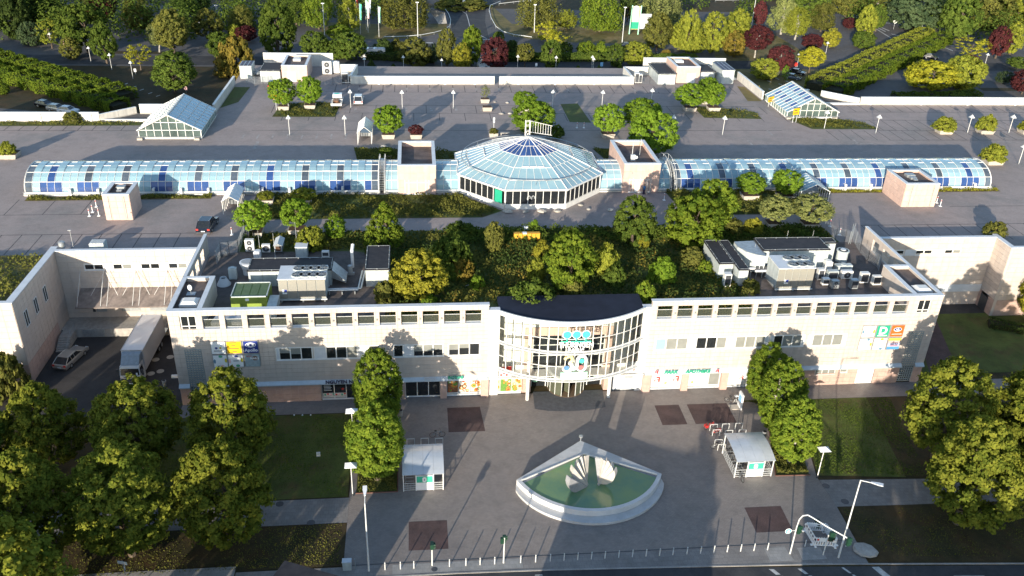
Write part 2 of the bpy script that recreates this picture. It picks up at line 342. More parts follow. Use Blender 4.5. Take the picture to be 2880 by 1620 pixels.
for x in np.arange(80,138,2.6):bay(x,158.4,x,152.5,.13)
for x in np.arange(92,138,2.6):bay(x,165,x,158.5,.13); bay(x,170.7,x,175.6,.13)
bay(-108,113.5,-29,113.5,.14)
for x in np.arange(-108,-30,2.6):bay(x,107.4,x,113.5,.12)
bay(66,113.5,138,113.5,.14)
for x in np.arange(66,138,2.6):bay(x,107.9,x,113.5,.12)
for y in(120.3,):bay(-100,y,-46,y,.12); bay(84,y,138,y,.12)
for x in np.arange(-100,-46,5.2):bay(x,120.3,x,126.0,.12)
structure(b.build('bay_lines',mat('dark_pavers',(.105,.092,.095),.85,.25,1.5)))
b=MB() # worn white bay ticks
for x in np.arange(-12,74,5.0):
    for y in(186.2,171.6):
        if random.random()<.6:b.poly([(x-.25,y-1.1,ZD+.008),(x+.25,y-1.1,ZD+.008),(x+.25,y+1.1,ZD+.008),(x-.25,y+1.1,ZD+.008)])
for x in np.arange(-31,-12,2.6):b.poly([(x-.16,153.5,ZD+.008),(x+.16,153.5,ZD+.008),(x+.16,156.2,ZD+.008),(x-.16,156.2,ZD+.008)])
for x in np.arange(-33,-20,2.5):b.poly([(x-.1,136.6,ZD+.008),(x+.1,136.6,ZD+.008),(x+.1,138.8,ZD+.008),(x-.1,138.8,ZD+.008)])
for q in[(68,157,.2,1.6),(62,151,.2,1.4),(84,150.5,2.2,.2),(83,151.6,.2,1.1),(-28,150,.3,2.0)]:b.poly([(q[0]-q[2],q[1]-q[3],ZD+.008),(q[0]+q[2],q[1]-q[3],ZD+.008),(q[0]+q[2],q[1]+q[3],ZD+.008),(q[0]-q[2],q[1]+q[3],ZD+.008)])
structure(b.build('bay_markings',mat('worn_paint',(.40,.36,.34),.7,.25,1.0)))
# garden soil, plant yards and paths on the deck
garden=[(-22.5,95.4),(-22.5,96.5),(-24.0,107.6),(-24.3,113.2),(59.5,113.8),(60,108.0),(56.5,96.0),(56.5,87.6),(27.2,87.6),(27.2,88.9),(7.9,88.9),(7.9,87.6),(-22.5,87.6)]
sheet('garden_bed',garden,ZD+.02,G_turf)
sheet('plant_yard',[(-27.3,95.6),(-4.2,88.4),(-4.2,105.4),(-8.5,107.0),(-24.0,107.2),(-27.3,106)],ZD+.03,G_plant)
sheet('plant_yard',[(-27.3,87.6),(-2.0,87.6),(-4.2,95),(-4.2,95.6),(-27.3,95.6)],ZD+.026,G_plant)
sheet('plant_yard',[(41.5,88.6),(62.9,88.6),(62.9,107.5),(56.8,108.0),(43.0,107.3),(40.5,100)],ZD+.03,G_plant)
sheet('garden_bed',[(-24.5,117.8),(9.4,117.8),(12.6,120.2),(6.4,126.6),(-24.5,127.3)],ZD+.02,G_turf)
sheet('garden_bed',[(40.2,117.9),(59.4,117.9),(60.8,127.6),(39.4,127.9)],ZD+.02,G_turf)
sheet('garden_bed',[(-10,141.5),(8.2,140.2),(10.2,146.5),(-11,148.5)],ZD+.02,G_turf); sheet('garden_bed',[(27,140.4),(31.5,140.4),(30,148.0),(24,148.0)],ZD+.02,G_turf); sheet('garden_bed',[(33,140.4),(40,140.4),(42.5,148.0),(31.4,148.0)],ZD+.02,G_turf)
sheet('kerbed_island',[(-27.5,166.4),(-15.6,166.4),(-15.2,175.0),(-20,176.5),(-26.8,174.5)],ZD+.02,G_turf)
sheet('kerbed_island',[(57.8,166.4),(69.6,165.6),(69.8,170.5),(62,173.5),(57.6,175)],ZD+.02,G_turf)
sheet('kerbed_island',[(77.5,159.2),(91.5,159.0),(90.0,163.4),(86.3,165.7),(74.9,165.9)],ZD+.02,G_turf)
sheet('kerbed_island',[(21.5,166.8),(25.2,166.8),(24.8,176.2),(21.0,176.4)],ZD+.02,G_turf); sheet('kerbed_island',[(29.8,163.5),(34,163.0),(33.5,176),(29.8,175.5)],ZD+.02,G_turf)
sheet('verge',[(-110,159.9),(-50,161.0),(-50,163.0),(-110,163.0)],ZD+.02,G_turf); sheet('verge',[(-57.5,125.4),(-31,125.8),(-31,127.0),(-57.5,126.9)],ZD+.02,G_dry); sheet('verge',[(61.5,126.1),(96.5,126.4),(96.5,127.6),(61.5,127.6)],ZD+.02,G_dry)
sheet('verge',[(-38.2,172),(-35.4,176),(-34.8,187),(-38.2,187)],ZD+.02,G_turf); sheet('verge',[(71.0,178.2),(74.2,178.2),(74.2,189.5),(72.6,190)],ZD+.02,G_dry)
sheet('roof_garden',[(-110,93.4),(-47.3,93.4),(-47.3,106.0),(-110,108.0)],ZD+.5,G_dry)

# behind the mall: car park, roads, verges
sheet('car_park',[(-420,163),(420,163),(420,330),(-420,330)],-.02,G_asph2)
sheet('approach_road',[(-300,243.5),(300,246.0),(300,255.5),(-300,254.0)],-.01,G_asph)
sheet('access_road',[gz((960,0,480/2576),1680,560)[:2],gz((960,0,480/2576),2230,580)[:2],gz((960,0,480/2576),2170,330)[:2],gz((960,0,480/2576),2180,140)[:2],gz((960,0,480/2576),2420,40)[:2],gz((960,0,480/2576),2500,0)[:2],gz((960,0,480/2576),1250,-20)[:2],gz((960,0,480/2576),1330,50)[:2],gz((960,0,480/2576),1560,130)[:2],gz((960,0,480/2576),1650,330)[:2]],-.006,G_asph)
z3=(960,0,480/2576)
def P3(*pts):return[gz(z3,x,y)[:2] for x,y in pts]
sheet('verge',P3((130,560),(560,600),(1000,575),(1300,540),(1560,470),(1600,360),(1450,355),(700,370),(-300,330),(-300,520)),-.004,G_dry)
sheet('verge',[gz((1440,0,480/2576),x,y)[:2] for x,y in[(-210,440),(0,545),(300,590),(900,640),(2100,670),(2600,690),(2600,380),(900,380),(0,360),(-330,60),(-300,330)]],-.004,G_dry)
sheet('motorway',[(-500,418),(500,425),(500,445),(-500,436)],-.004,G_asph2)
b=MB()
for p in([(1650,90),(1790,150),(1885,215),(1885,205),(1800,140),(1660,80)],[(1880,205),(1905,160),(1990,105),(1985,100),(1895,150),(1870,205)],[(1882,205),(1910,300),(1935,400),(1945,400),(1922,300),(1893,205)],[(2000,605),(2250,600),(2250,593),(2000,597)],[(2100,540),(2190,583),(2196,580),(2110,535)],[(1270,650),(1380,655),(1380,640),(1270,638)]):
    b.poly([gz(z3,x,y,.004) for x,y in p])
z6=(2400,0,480/2576)
for p in([(340,440),(560,575),(570,570),(350,432)],[(420,420),(540,470),(550,462),(430,412)],[(350,415),(480,480),(490,472),(360,408)],[(455,350),(560,352),(560,345),(455,342)],[(460,305),(570,312),(570,305),(460,298)],[(575,515),(690,545),(692,538),(577,508)],[(1370,720),(1500,770),(1505,763),(1375,713)],[(1400,660),(1520,700),(1525,693),(1405,653)]):
    b.poly([gz(z6,x,y,.004) for x,y in p])
for p in[(1900,1260),(2030,1305),(2140,1350),(2270,1400),(2390,1440)]:b.poly([gz((0,0,480/2576),p[0]+a,p[1]+c,.004) for a,c in((-35,12),(25,-8),(30,-2),(-30,18))])
for p in[(1310,1230),(1430,1190),(1590,1235),(1330,1350),(1480,1275),(1300,1400)]:b.poly([gz((1920,0,480/2576),p[0]+a,p[1]+c,.004) for a,c in((-35,-8),(25,12),(30,6),(-30,-14))])
structure(b.build('road_markings',W_line))
# hills of far woods are trees below; the lot islands
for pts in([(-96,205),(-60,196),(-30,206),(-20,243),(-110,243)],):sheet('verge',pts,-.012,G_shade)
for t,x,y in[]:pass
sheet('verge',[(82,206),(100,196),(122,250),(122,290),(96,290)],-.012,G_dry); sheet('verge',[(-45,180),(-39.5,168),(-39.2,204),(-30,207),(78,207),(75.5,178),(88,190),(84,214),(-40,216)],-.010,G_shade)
for p in[(-140,230),(-120,255),(-75,258),(150,250),(165,225)]:
    sheet('verge',[(p[0]-9,p[1]-1.6),(p[0]+9,p[1]-1.6),(p[0]+9,p[1]+1.6),(p[0]-9,p[1]+1.6)],-.010,G_shade)
# the front buildings
PANEL_MESH={}
def panel_mesh(w,h,t,m):
    k=(round(w,3),round(h,3),t,m.name)
    if k not in PANEL_MESH:
        b=MB(); g=.011
        b.add([(g,0,g),(w-g,0,g),(w-g,0,h-g),(g,0,h-g),(g,t,g),(w-g,t,g),(w-g,t,h-g),(g,t,h-g)],[(0,1,2,3),(1,5,6,2),(0,3,7,4),(3,2,6,7),(0,4,5,1)])
        me=bpy.data.meshes.new('panel'); me.from_pydata(b.v,[],b.f); me.materials.append(m); PANEL_MESH[k]=me
    return PANEL_MESH[k]
PART_N={}
def clad(parent,p0,ang,xs,zs,openings,m,name='facade_panel',limit=290,t=.04):
    """cladding panels on a wall: p0 = start of the wall's foot line, ang = direction; grid lines xs along it and zs up it; openings (x0,z0,x1,z1) left free; each panel its own part"""
    u=Vector((math.cos(ang),math.sin(ang),0)); n=Vector((u.y,-u.x,0)); p0=Vector((p0[0],p0[1],0)); o0=origin_of(parent)
    rest=MB(); key=(parent.name,name)
    for z0,z1 in zip(zs[:-1],zs[1:]):
        cut=set(xs)
        for q in openings:
            if q[1]<(z0+z1)/2<q[3]:cut|={q[0],q[2]}
        cx=sorted(c for c in cut if xs[0]-1e-6<=c<=xs[-1]+1e-6)
        for x0,x1 in zip(cx[:-1],cx[1:]):
            if x1-x0<.06:continue
            xm,zm=(x0+x1)/2,(z0+z1)/2
            if any(q[0]<xm<q[2] and q[1]<zm<q[3] for q in openings):continue
            pr=random.uniform(0,.012)
            c=p0+u*x0+n*(t+pr)+Vector((0,0,z0))
            if PART_N.get(key,0)<limit:
                PART_N[key]=PART_N.get(key,0)+1
                o=bpy.data.objects.new(name,panel_mesh(x1-x0,z1-z0,t,m)); COL.objects.link(o); o.parent=parent; o.location=c-o0; o.rotation_euler=(0,0,ang)
            else:
                g=.011; a,bq=c+u*g+Vector((0,0,g)),c+u*(x1-x0-g)+Vector((0,0,g)); hh=Vector((0,0,z1-z0-2*g)); bk=-n*t
                rest.add([a,bq,bq+hh,a+hh,a+bk,bq+bk,bq+hh+bk,a+hh+bk],[(0,1,2,3),(1,5,6,2),(0,3,7,4),(3,2,6,7),(0,4,5,1)])
    if rest.v:rest.build(name,m,parent,kind='stuff')
def lin(a,b,step):
    n=max(1,round((b-a)/step)); return[a+(b-a)*i/n for i in range(n+1)]
def window(parent,x0,z0,x1,z1,y,panes,frame=.06,sill=True,depth=.05,name='window',m=None):
    """frame with panes; panes = list of (x0,x1,z0,z1,kind)"""
    b=MB(); m=m or W['white']
    xs=sorted({x0,x1}); 
    b.box(x0,y-depth,z0,x1,y+.02,z0+frame); b.box(x0,y-depth,z1-frame,x1,y+.02,z1)
    edges=sorted({round(p[0],3) for p in panes}|{round(p[1],3) for p in panes})
    for e in edges:b.box(max(x0,e-frame/2),y-depth-.002,z0+frame,min(x1,e+frame/2),y+.02,z1-frame)
    for p in panes:
        if p[2]>z0+.15:b.box(p[0]+frame/2,y-depth-.004,p[2]-frame/2,p[1]-frame/2,y+.018,p[2]+frame/2)
    w=b.build(name,m,parent)
    for p in panes:
        q=MB(); q.box(p[0]+frame/2-.005,y-.012,p[2]+.02,p[1]-frame/2+.005,y+.01,p[3]-.02)
        if p[4]=='half':
            q.build('pane',W['glass'],w); k=MB(); k.box(p[0]+frame/2,y-.02,p[2]+(p[3]-p[2])*random.uniform(.40,.6),p[1]-frame/2,y-.0125,p[3]-.03); k.build('blind',W['blind'],w)
        else:q.build('pane',{'d':W['glass'],'b':W['blind'],'w':W['coping'],'l':W['lightblue']}[p[4]],w)
    if sill:s=MB(); s.box(x0-.03,y-.13,z0-.05,x1+.03,y+.01,z0-.002); s.build('sill',W['coping'],w)
    return w
def text(parent,s,x,y,z,size,m,name='lettering',extrude=.03,spacing=1.0,align='LEFT',shear=0.0,bold=0.0,sx=1.0,rotz=0.0):
    c=bpy.data.curves.new(name,'FONT'); c.body=s; c.size=size; c.extrude=extrude; c.align_x=align; c.space_character=spacing; c.shear=shear; c.offset=bold; c.resolution_u=3
    o=bpy.data.objects.new(name,c); COL.objects.link(o); bpy.context.view_layer.update(); dg=bpy.context.evaluated_depsgraph_get(); me=bpy.data.meshes.new_from_object(o.evaluated_get(dg),depsgraph=dg); bpy.data.objects.remove(o); bpy.data.curves.remove(c)
    me.materials.clear(); me.materials.append(m); me.name=name; o=bpy.data.objects.new(name,me); COL.objects.link(o); o.rotation_euler=(math.pi/2,0,rotz); o.scale=(sx,1,1)
    if parent is not None:o.parent=parent; o.location=Vector((x,y,z))-origin_of(parent)
    else:o.location=(x,y,z)
    return o
RG=bpy.data.materials.new('railing_glass'); RG.use_nodes=True
_n=RG.node_tree.nodes; _l=RG.node_tree.links; _t=_n.new('ShaderNodeBsdfTransparent'); _m=_n.new('ShaderNodeMixShader'); _m.inputs[0].default_value=.42
_n['Principled BSDF'].inputs['Base Color'].default_value=(.07,.08,.065,1); _n['Principled BSDF'].inputs['Roughness'].default_value=.12
_l.new(_t.outputs[0],_m.inputs[1]); _l.new(_n['Principled BSDF'].outputs[0],_m.inputs[2]); _l.new(_m.outputs[0],_n['Material Output'].inputs[0])

YF=87.03
OPW,PIT=1.84,2.45
ZR=[2.95,3.53,4.11,4.69,5.27,5.85,6.433,7.017,7.6,8.13,8.66,9.19,9.72,10.25,10.833,11.417,12.0,12.52]
def front_block(t,xa,xb,tower_left,groups,op0,nop):
    """one half of the front: wall with roof-garden openings, window bands, glass-block stair window, corner window, stair tower roof"""
    L=xb-xa
    ops=[(op0+PIT*i,10.25,op0+PIT*i+OPW,12.0) for i in range(nop)]
    cw=(-26.65,10.15,-24.85,11.98) if tower_left else(60.4,10.2,62.1,12.05)
    lat=(-26.65,.3,-24.87,7.6) if tower_left else(60.45,.3,62.2,7.62)
    wins=[(g[0],5.87,g[1],7.6) for g in groups]
    # wall core in pieces round the openings
    b=MB(); y0,y1=YF,YF+.42
    b.box(xa,y0,2.5,xb,y1,10.25); b.box(xa,y0+.3,0,xb,y1,2.5); b.box(xa,y0,12.0,xb,y1,12.66)
    e=sorted([(o[0],o[2]) for o in ops]+[(cw[0],cw[2])])
    px0=xa
    for a,c in e:b.box(px0,y0,10.25,a,y1,12.0); px0=c
    b.box(px0,y0,10.25,xb,y1,12.0); b.box(cw[0],y0+.25,10.15,cw[2],y1,12.0)
    b.build('wall_core',W['panel'],t)
    holes=ops+[cw,lat]+wins
    xs=lin(xa,xb,PIT/4)
    clad(t,(xa,YF,0),0,[x-xa for x in xs],ZR,[(o[0]-xa,o[1],o[2]-xa,o[3]) for o in holes],W['panel'])
    c=MB(); c.box(xa-.05,YF-.1,12.60,xb+.05,YF+.55,12.70); c.build('coping',W['coping'],t)
    for o in ops: # glass railings and sheet sills in the roof-garden openings
        s=MB(); s.box(o[0]-.02,YF-.10,10.2,o[2]+.02,YF+.45,10.262); s.build('opening_sill',W['coping'],t)
        r=MB(); r.box(o[0],YF+.24,11.33,o[2],YF+.29,11.38); r.box(o[0],YF+.24,10.36,o[2],YF+.29,10.40); r=r.build('railing',W['steel'],t)
        Bx(r,'railing_glass',RG,o[0],YF+.26,10.40,o[2],YF+.272,11.33)
    for i in range(nop-1):
        x=op0+PIT*i+OPW+.3
        if(tower_left and i>=3) or(not tower_left and i<9):q=MB(); q.box(x-.09,YF-.17,10.95,x+.09,YF-.045,11.18); q.box(x-.06,YF-.23,11.02,x+.06,YF-.17,11.10); q.build('wall_lamp',W['galv'],t)
    # corner window, two casements above two small lights
    xm=(cw[0]+cw[2])/2
    window(t,cw[0],cw[1],cw[2],cw[3],YF+.15,[(cw[0]+.08,xm,10.62,cw[3]-.06,'d'),(xm,cw[2]-.08,10.62,cw[3]-.06,'d'),(cw[0]+.08,xm,cw[1]+.06,10.58,'d'),(xm,cw[2]-.08,cw[1]+.06,10.58,'d')],frame=.11)
    for g in groups:
        n=len(g[2]); ws=(g[1]-g[0])
        ps=[]; x=g[0]+.06
        for k,kind in g[2]:ps.append((x,x+k,5.95,7.52,kind)); x+=k
        window(t,g[0],5.87,g[1],7.6,YF-.011,ps,frame=.12,depth=.07)
    # stair window of hollow glass blocks
    lt=MB(); lt.box(lat[0]+.05,YF+.03,lat[1],lat[2]-.05,YF+.06,lat[3]); lt=lt.build('stair_window',W['glass'],t)
    nx,nz=6,23; dx=(lat[2]-lat[0])/nx; dz=(lat[3]-lat[1])/nz
    gm=mat('block_frame',(.33,.37,.37),.5,.1)
    for i in range(nx+1):q=MB(); q.box(lat[0]+dx*i-.035,YF-.09,lat[1],lat[0]+dx*i+.035,YF+.028,lat[3]); q.build('lattice_post',gm,lt)
    for k in range(nz+1):q=MB(); q.box(lat[0],YF-.086,lat[1]+dz*k-.05,lat[2],YF+.027,lat[1]+dz*k+.05); q.build('lattice_bar',gm,lt)
    # sloping sheet band above the ground floor
    bands=[(xa,lat[0]-.02),(lat[2]+.02,xb)]
    for a,c in bands:
        q=MB(); q.add([(a,YF-.02,2.95),(c,YF-.02,2.95),(c,YF-.40,2.62),(a,YF-.40,2.62),(a,YF-.40,2.50),(c,YF-.40,2.50),(a,YF,2.50),(c,YF,2.50)],[(3,2,1,0),(4,5,2,3),(6,7,5,4)])
        q.build('canopy_band',mat('band_sheet',(.50,.57,.63),.4,.05),t)
    # stair tower: side parapets, gravel roof, hatch
    tx0,tx1=(-27.9,-24.25) if tower_left else(59.8,63.43)
    ix=tx1 if tower_left else tx0
    q=MB(); yb=95.3
    q.box(tx0,YF+.43,9.5,tx0+.3,yb,12.6); q.box(tx1-.3,YF+.43,9.5,tx1,yb,12.6); q.box(tx0+.3,yb-.3,9.5,tx1-.3,yb,12.6); q.build('tower_wall',W['panel'],t)
    q=MB(); q.box(tx0-.05,YF+.55,12.6,tx0+.5,yb+.05,12.69); q.box(tx1-.5,YF+.55,12.6,tx1+.05,yb+.05,12.69); q.box(tx0+.5,yb-.45,12.6,tx1-.5,yb+.05,12.69); q.build('tower_coping',W['coping'],t)
    Bx(t,'roof','gravelroof',tx0+.3,YF+.42,12.0,tx1-.3,yb-.3,12.15)
    hx,hy=(-26.0,89.6) if tower_left else(61.9,89.3)
    q=MB(); q.rbox(hx,hy,12.15,2.0,1.7,.28); q.prism([(hx-.9,hy-.75),(hx+.9,hy-.75),(hx+.9,hy+.75),(hx-.9,hy+.75)],12.43,12.68,top=[(hx-.62,hy-.5),(hx+.62,hy-.5),(hx+.62,hy+.5),(hx-.62,hy+.5)]); q.build('roof_dome',W['white'],t)
    # the tall screen wall running back, with door-high openings
    wx=-27.9 if tower_left else 63.13; yo=[(97.0,98.6),(99.8,101.6),(102.8,104.6)]
    q=MB(); q.box(wx,yb,9.0,wx+.3,107.3,10.0); q.box(wx,yb,11.9,wx+.3,107.3,12.6); p0=yb
    for a,c in yo:q.box(wx,p0,10.0,wx+.3,a,11.9); p0=c
    q.box(wx,p0,10.0,wx+.3,107.3,11.9); q.build('screen_wall',W['panel'],t)
    Bx(t,'screen_coping','coping',wx-.06,yb,12.6,wx+.36,107.36,12.69)
    for a,c in yo:
        q=MB(); 
        for k in range(7):yy=a+(c-a)*k/6; q.tube((wx+.15,yy,10),(wx+.15,yy,11.0),.02,n=4)
        q.tube((wx+.15,a,11.0),(wx+.15,c,11.0),.025,n=4); q.build('railing',W['steel'],t)

LB=thing('front_building','white panelled left front block with roof-garden openings, beside the loading yard','building',(-10,87,0))
front_block(LB,-27.9,7.93,True,[
  (-16.6,-12.3+.0,[(.35,'w'),(1.25,'half'),(1.22,'half'),(1.25,'d')]),
  (-12.3,-4.6,[(1.35,'w'),(1.15,'d'),(1.2,'d'),(1.22,'b'),(1.35,'w'),(1.2,'d')]),
  (-3.2,2.7,[(1.1,'d'),(1.2,'w'),(1.15,'half'),(1.15,'half'),(1.15,'half')]),
  (3.2,7.0,[(1.2,'half'),(1.25,'half'),(1.2,'d')])],-24.2,13)
RB=thing('front_building','white panelled right front block with roof-garden openings above the pharmacy','building',(45,87,0))
front_block(RB,27.2,63.43,False,[
  (28.0,32.6,[(.1,'w'),(1.3,'l'),(1.35,'b'),(1.3,'b'),(.4,'w')]),
  (32.7,37.5,[(.45,'w'),(1.25,'d'),(1.25,'d'),(1.25,'b'),(.5,'w')]),
  (37.6,42.3,[(.45,'w'),(1.25,'b'),(1.25,'b'),(1.2,'b'),(.5,'w')]),
  (42.4,46.9,[(.45,'w'),(1.15,'d'),(1.25,'b'),(1.2,'b'),(.4,'w')]),
  (47.3,52.3,[(.55,'w'),(1.3,'b'),(1.25,'b'),(1.3,'b'),(.5,'w')])],27.9,13)
# ---- ground floor of the left block: pink stone, nail shop, restaurant doors, food posters
ZP=[0.0,.42,1.05,1.75,2.45]
clad(LB,(-27.9,YF-.02,0),0,lin(0,1.25,.63),ZP,[],W['plinth'],'plinth_panel')
clad(LB,(-24.85,YF-.02,0),0,lin(0,13.0,.87),ZP,[],W['plinth'],'plinth_panel')
def pier(t,x0,x1,y0=YF-.42):
    b=MB()
    for z0,z1 in((0,.12),(.13,1.2),(1.21,2.49)):b.box(x0,y0,z0,x1,YF+.25,z1)
    b.build('pier',W['plinth'],t)
def shopfront(t,x0,x1,panes,z0=.12,z1=2.48,y=YF+.10):
    Bx(t,'shop_recess','grey',x0,y+.03,0,x1,y+.1,2.5)
    w=[]; x=x0
    for wd,kind in panes:w.append((x,min(x+wd,x1),z0+.35 if kind not in 'D' else z0+.05,z1-.06,{'D':'d','P':'w'}.get(kind,kind))); x+=wd
    return window(t,x0,z0,x1,z1,y,w,frame=.09,name='shop_window')
for x0,x1 in[(-6.5,-5.5),(-2.6,-1.9),(2.25,3.05),(7.15,8.05)]:pier(LB,x0,x1)
shopfront(LB,-11.75,-6.5,[(1.45,'d'),(1.4,'d'),(1.2,'D'),(1.2,'d')])
shopfront(LB,-5.5,-2.6,[(1.45,'d'),(1.45,'d')])
shopfront(LB,-1.9,2.25,[(1.4,'D'),(1.35,'D'),(1.4,'D')])
shopfront(LB,3.05,7.15,[(1.37,'d')]*3)
FOOD=[]
for nm,c in(('food_red',(.45,.10,.05)),('food_orange',(.70,.30,.06)),('food_cream',(.80,.68,.45)),('food_green',(.15,.32,.06)),('food_brown',(.22,.10,.05)),('food_white',(.78,.76,.70))):FOOD.append(mat(nm,c,.5,.25,9.0))
def poster(x0,z0,x1,z1,label,base=5,seed=0,y=YF-.0):
    rnd=random.Random(seed); t=thing('food_poster',label,'poster',((x0+x1)/2,y,z0),group='food posters in the restaurant windows')
    b=MB(); b.box(x0,y-.02,z0,x1,y,z1); b.build('sheet',FOOD[base],t)
    for k in range(9):
        r=rnd.uniform(.16,.34); cx,cz=rnd.uniform(x0+r,x1-r),rnd.uniform(z0+r*.8,z1-r*.8)
        b=MB(); b.tube((cx,y-.021-.003*k,cz),(cx,y-.0225-.003*k-.002,cz),r,n=14); b.build('dish',FOOD[rnd.choice([0,1,2,3,4,1,0])],t)
        b=MB(); b.tube((cx+.03,y-.0235-.003*k,cz),(cx+.03,y-.0245-.003*k-.002,cz),r*.55,n=9); b.build('dish',FOOD[rnd.choice([0,1,2,3,5])],t)
for i in range(3):poster(3.15+i*1.37,.62,4.4+i*1.37,2.42,['food poster with dark bowls beside the pier under the green lettering','food poster in the middle of the three under the green lettering','food poster with round plates left of the pier by the white pilaster'][i],5 if i else 4,3+i,y=YF+.04)
for i in range(3):poster(8.25+i*1.33,.45,9.5+i*1.33,2.42,['food poster with pale noodles right of the pink pier by the entrance','food poster with the big green leaf dish beside the entrance','food poster with orange dishes nearest to the entrance doors'][i],2 if i!=1 else 3,20+i,y=87.14)
def letters(s,x0,x1,z,h,m,label,y=YF-.44,name='shop_sign',shear=0.0,spacing=1.0,bold=0.004,parent=None):
    o=text(None,s,x0,y,z,h*1.37,m,name,.03,spacing,shear=shear,bold=bold)
    w=max(v.co.x for v in o.data.vertices)-min(v.co.x for v in o.data.vertices); o.scale=((x1-x0)/w,1,1)
    if parent is None:tag(o,label,'sign')
    else:o.parent=parent; o.location=Vector(o.location)-origin_of(parent)
    return o
letters('NGUYEN NÁILS',-11.2,-6.9,2.66,.46,W['text_dark'],'dark letters reading NGUYEN NÁILS above the nail shop',bold=.02)
cs=thing('shop_sign','cocos and green BODHI lettering above the restaurant doors','sign',(2.6,YF-.44,2.8))
letters('COCOS',.35,1.75,2.82,.36,W['coping'],'',parent=cs,name='lettering'); letters('BODHI',3.15,4.95,2.84,.40,W['green'],'',parent=cs,name='lettering',bold=.02)
b=MB(); 
for k in range(5):a=math.pi*(k+.5)/5; b.tube((2.55,YF-.46,2.85),(2.55+.42*math.cos(a),YF-.46,2.85+.38*math.sin(a)),.05,.01,5)
b.build('lotus',W['signwhite'],cs)
# nail shop window print
pr=thing('window_print','white price list and flowers printed across the nail shop windows','poster',(-10.3,YF,.6))
for k in range(5):Bx(pr,'print_line','signwhite',-11.5,YF+.055,2.15-.2*k,-10.6-.1*(k%2),YF+.06,2.22-.2*k)
b=MB(); b.box(-11.65,YF+.055,.56,-10.4,YF+.06,1.0); b.build('flower_strip',FOOD[5],pr); b=MB(); b.box(-10.25,YF+.055,.56,-8.95,YF+.06,1.0); b.build('flower_strip',FOOD[5],pr)
for k in range(8):b=MB(); b.disc((-11.4+.33*k,YF+.054,.75+.1*(k%2)),(0,-1,0),.13,.004,8); b.build('flower',[W['green'],W['red'],W['pinkish']][k%3],pr)
b=MB(); b.disc((-9.3,YF+.056,1.55),(0,-1,0),.16,.004,10); b.build('print_badge',W['red'],pr)
# ---- ground floor of the right block
for x0,x1 in[(27.05,28.05),(32.0,32.85),(37.0,37.9)]:pier(RB,x0,x1)
shopfront(RB,28.05,32.0,[(1.35,'w'),(1.25,'w'),(1.35,'w')]); shopfront(RB,32.85,37.0,[(1.2,'w'),(1.5,'w'),(1.4,'b')]); shopfront(RB,37.9,41.2,[(1.3,'w'),(1.0,'w'),(1.0,'w')]); shopfront(RB,44.6,46.0,[(1.3,'b')])
clad(RB,(41.2,YF-.02,0),0,lin(0,3.4,.85),ZP,[],W['plinth'],'plinth_panel'); clad(RB,(46.0,YF-.02,0),0,lin(0,14.4,.9),ZP,[(3.2,1.6,5.9,2.4),(6.5,1.8,7.5,2.4),(8.8,0,11.1,2.4)],W['plinth'],'plinth_panel'); clad(RB,(62.22,YF-.02,0),0,lin(0,1.2,.6),ZP,[],W['plinth'],'plinth_panel')
window(RB,49.2,1.6,51.9,2.4,YF+.02,[(49.25,50.15,1.65,2.35,'b'),(50.15,51.0,1.65,2.35,'b'),(51.0,51.85,1.65,2.35,'b')],frame=.08); window(RB,52.5,1.8,53.5,2.4,YF+.02,[(52.55,53.45,1.85,2.35,'b')],frame=.08)
Bx(RB,'delivery_door','white',54.85,YF-.03,.05,57.05,YF+.03,2.4)
letters('PARK',29.6,31.35,2.66,.44,W['green'],'green slanted PARK lettering over the pharmacy windows',shear=.2,bold=.02)
letters('APOTHEKE',32.3,35.5,2.66,.44,W['green'],'green slanted APOTHEKE lettering over the pharmacy windows',shear=.2,bold=.02)
def apo(x,z,s,y,label,board=None):
    t=thing('pharmacy_sign',label,'sign',(x,y,z),group=None)
    if board:Bx(t,'board','signwhite',x-board[0]/2,y,z-board[1]/2+.1,x+board[0]/2,y+.03,z+board[1]/2+.1)
    yy=y-.02
    b=MB(); st=s*.17
    b.slab([(x-s*.10,yy,z+s*.5),(x+s*.34,yy,z+s*.5),(x+s*.42,yy,z+s*.4),(x+s*.42,yy,z-s*.5),(x+s*.2,yy,z-s*.5),(x+s*.2,yy,z+s*.28),(x-s*.1,yy,z+s*.28)],(0,-.03,0))
    b.slab([(x-s*.10,yy-.002,z+s*.5),(x-s*.10,yy-.002,z+s*.28),(x-s*.34,yy-.002,z-.1*s),(x-s*.2,yy-.002,z-s*.1),(x-s*.2,yy-.002,z-s*.3),(x-s*.5,yy-.002,z-s*.3)],(0,-.03,0))
    b.slab([(x-s*.1,yy-.004,z+s*.06),(x+s*.2,yy-.004,z+s*.06),(x+s*.2,yy-.004,z-s*.12),(x-s*.1,yy-.004,z-s*.12)],(0,-.03,0)); b.build('red_letter',W['red'],t)
apo(28.95,1.55,.85,YF-.02,'white board with red letter A, left of the two in the first pharmacy window',(1.3,1.7)); apo(31.35,1.6,.85,YF-.02,'white board with red letter A beside the second pharmacy pier',(1.3,1.7))
apo(28.6,2.98,.48,YF-.46,'small red letter A left of the PARK lettering'); apo(36.3,2.88,.48,YF-.46,'small red letter A right of the APOTHEKE lettering'); apo(39.75,1.5,.6,YF-.02,'red letter A board in the pharmacy window behind the tree',(.9,1.7))
for x,l in((30.1,'white sheet with a yellow spot between the two red letter boards'),(33.5,'white sheet with a yellow spot right of the second pharmacy pier')):
    t=thing('window_poster',l,'poster',(x,YF,.6)); Bx(t,'sheet','signwhite',x-.5,YF+.0,.55,x+.5,YF+.02,2.25); b=MB(); b.disc((x,YF-.002,1.0),(0,-1,0),.2,.01,12); b.build('spot',mat('pale_yellow',(.75,.72,.2),.5),t)
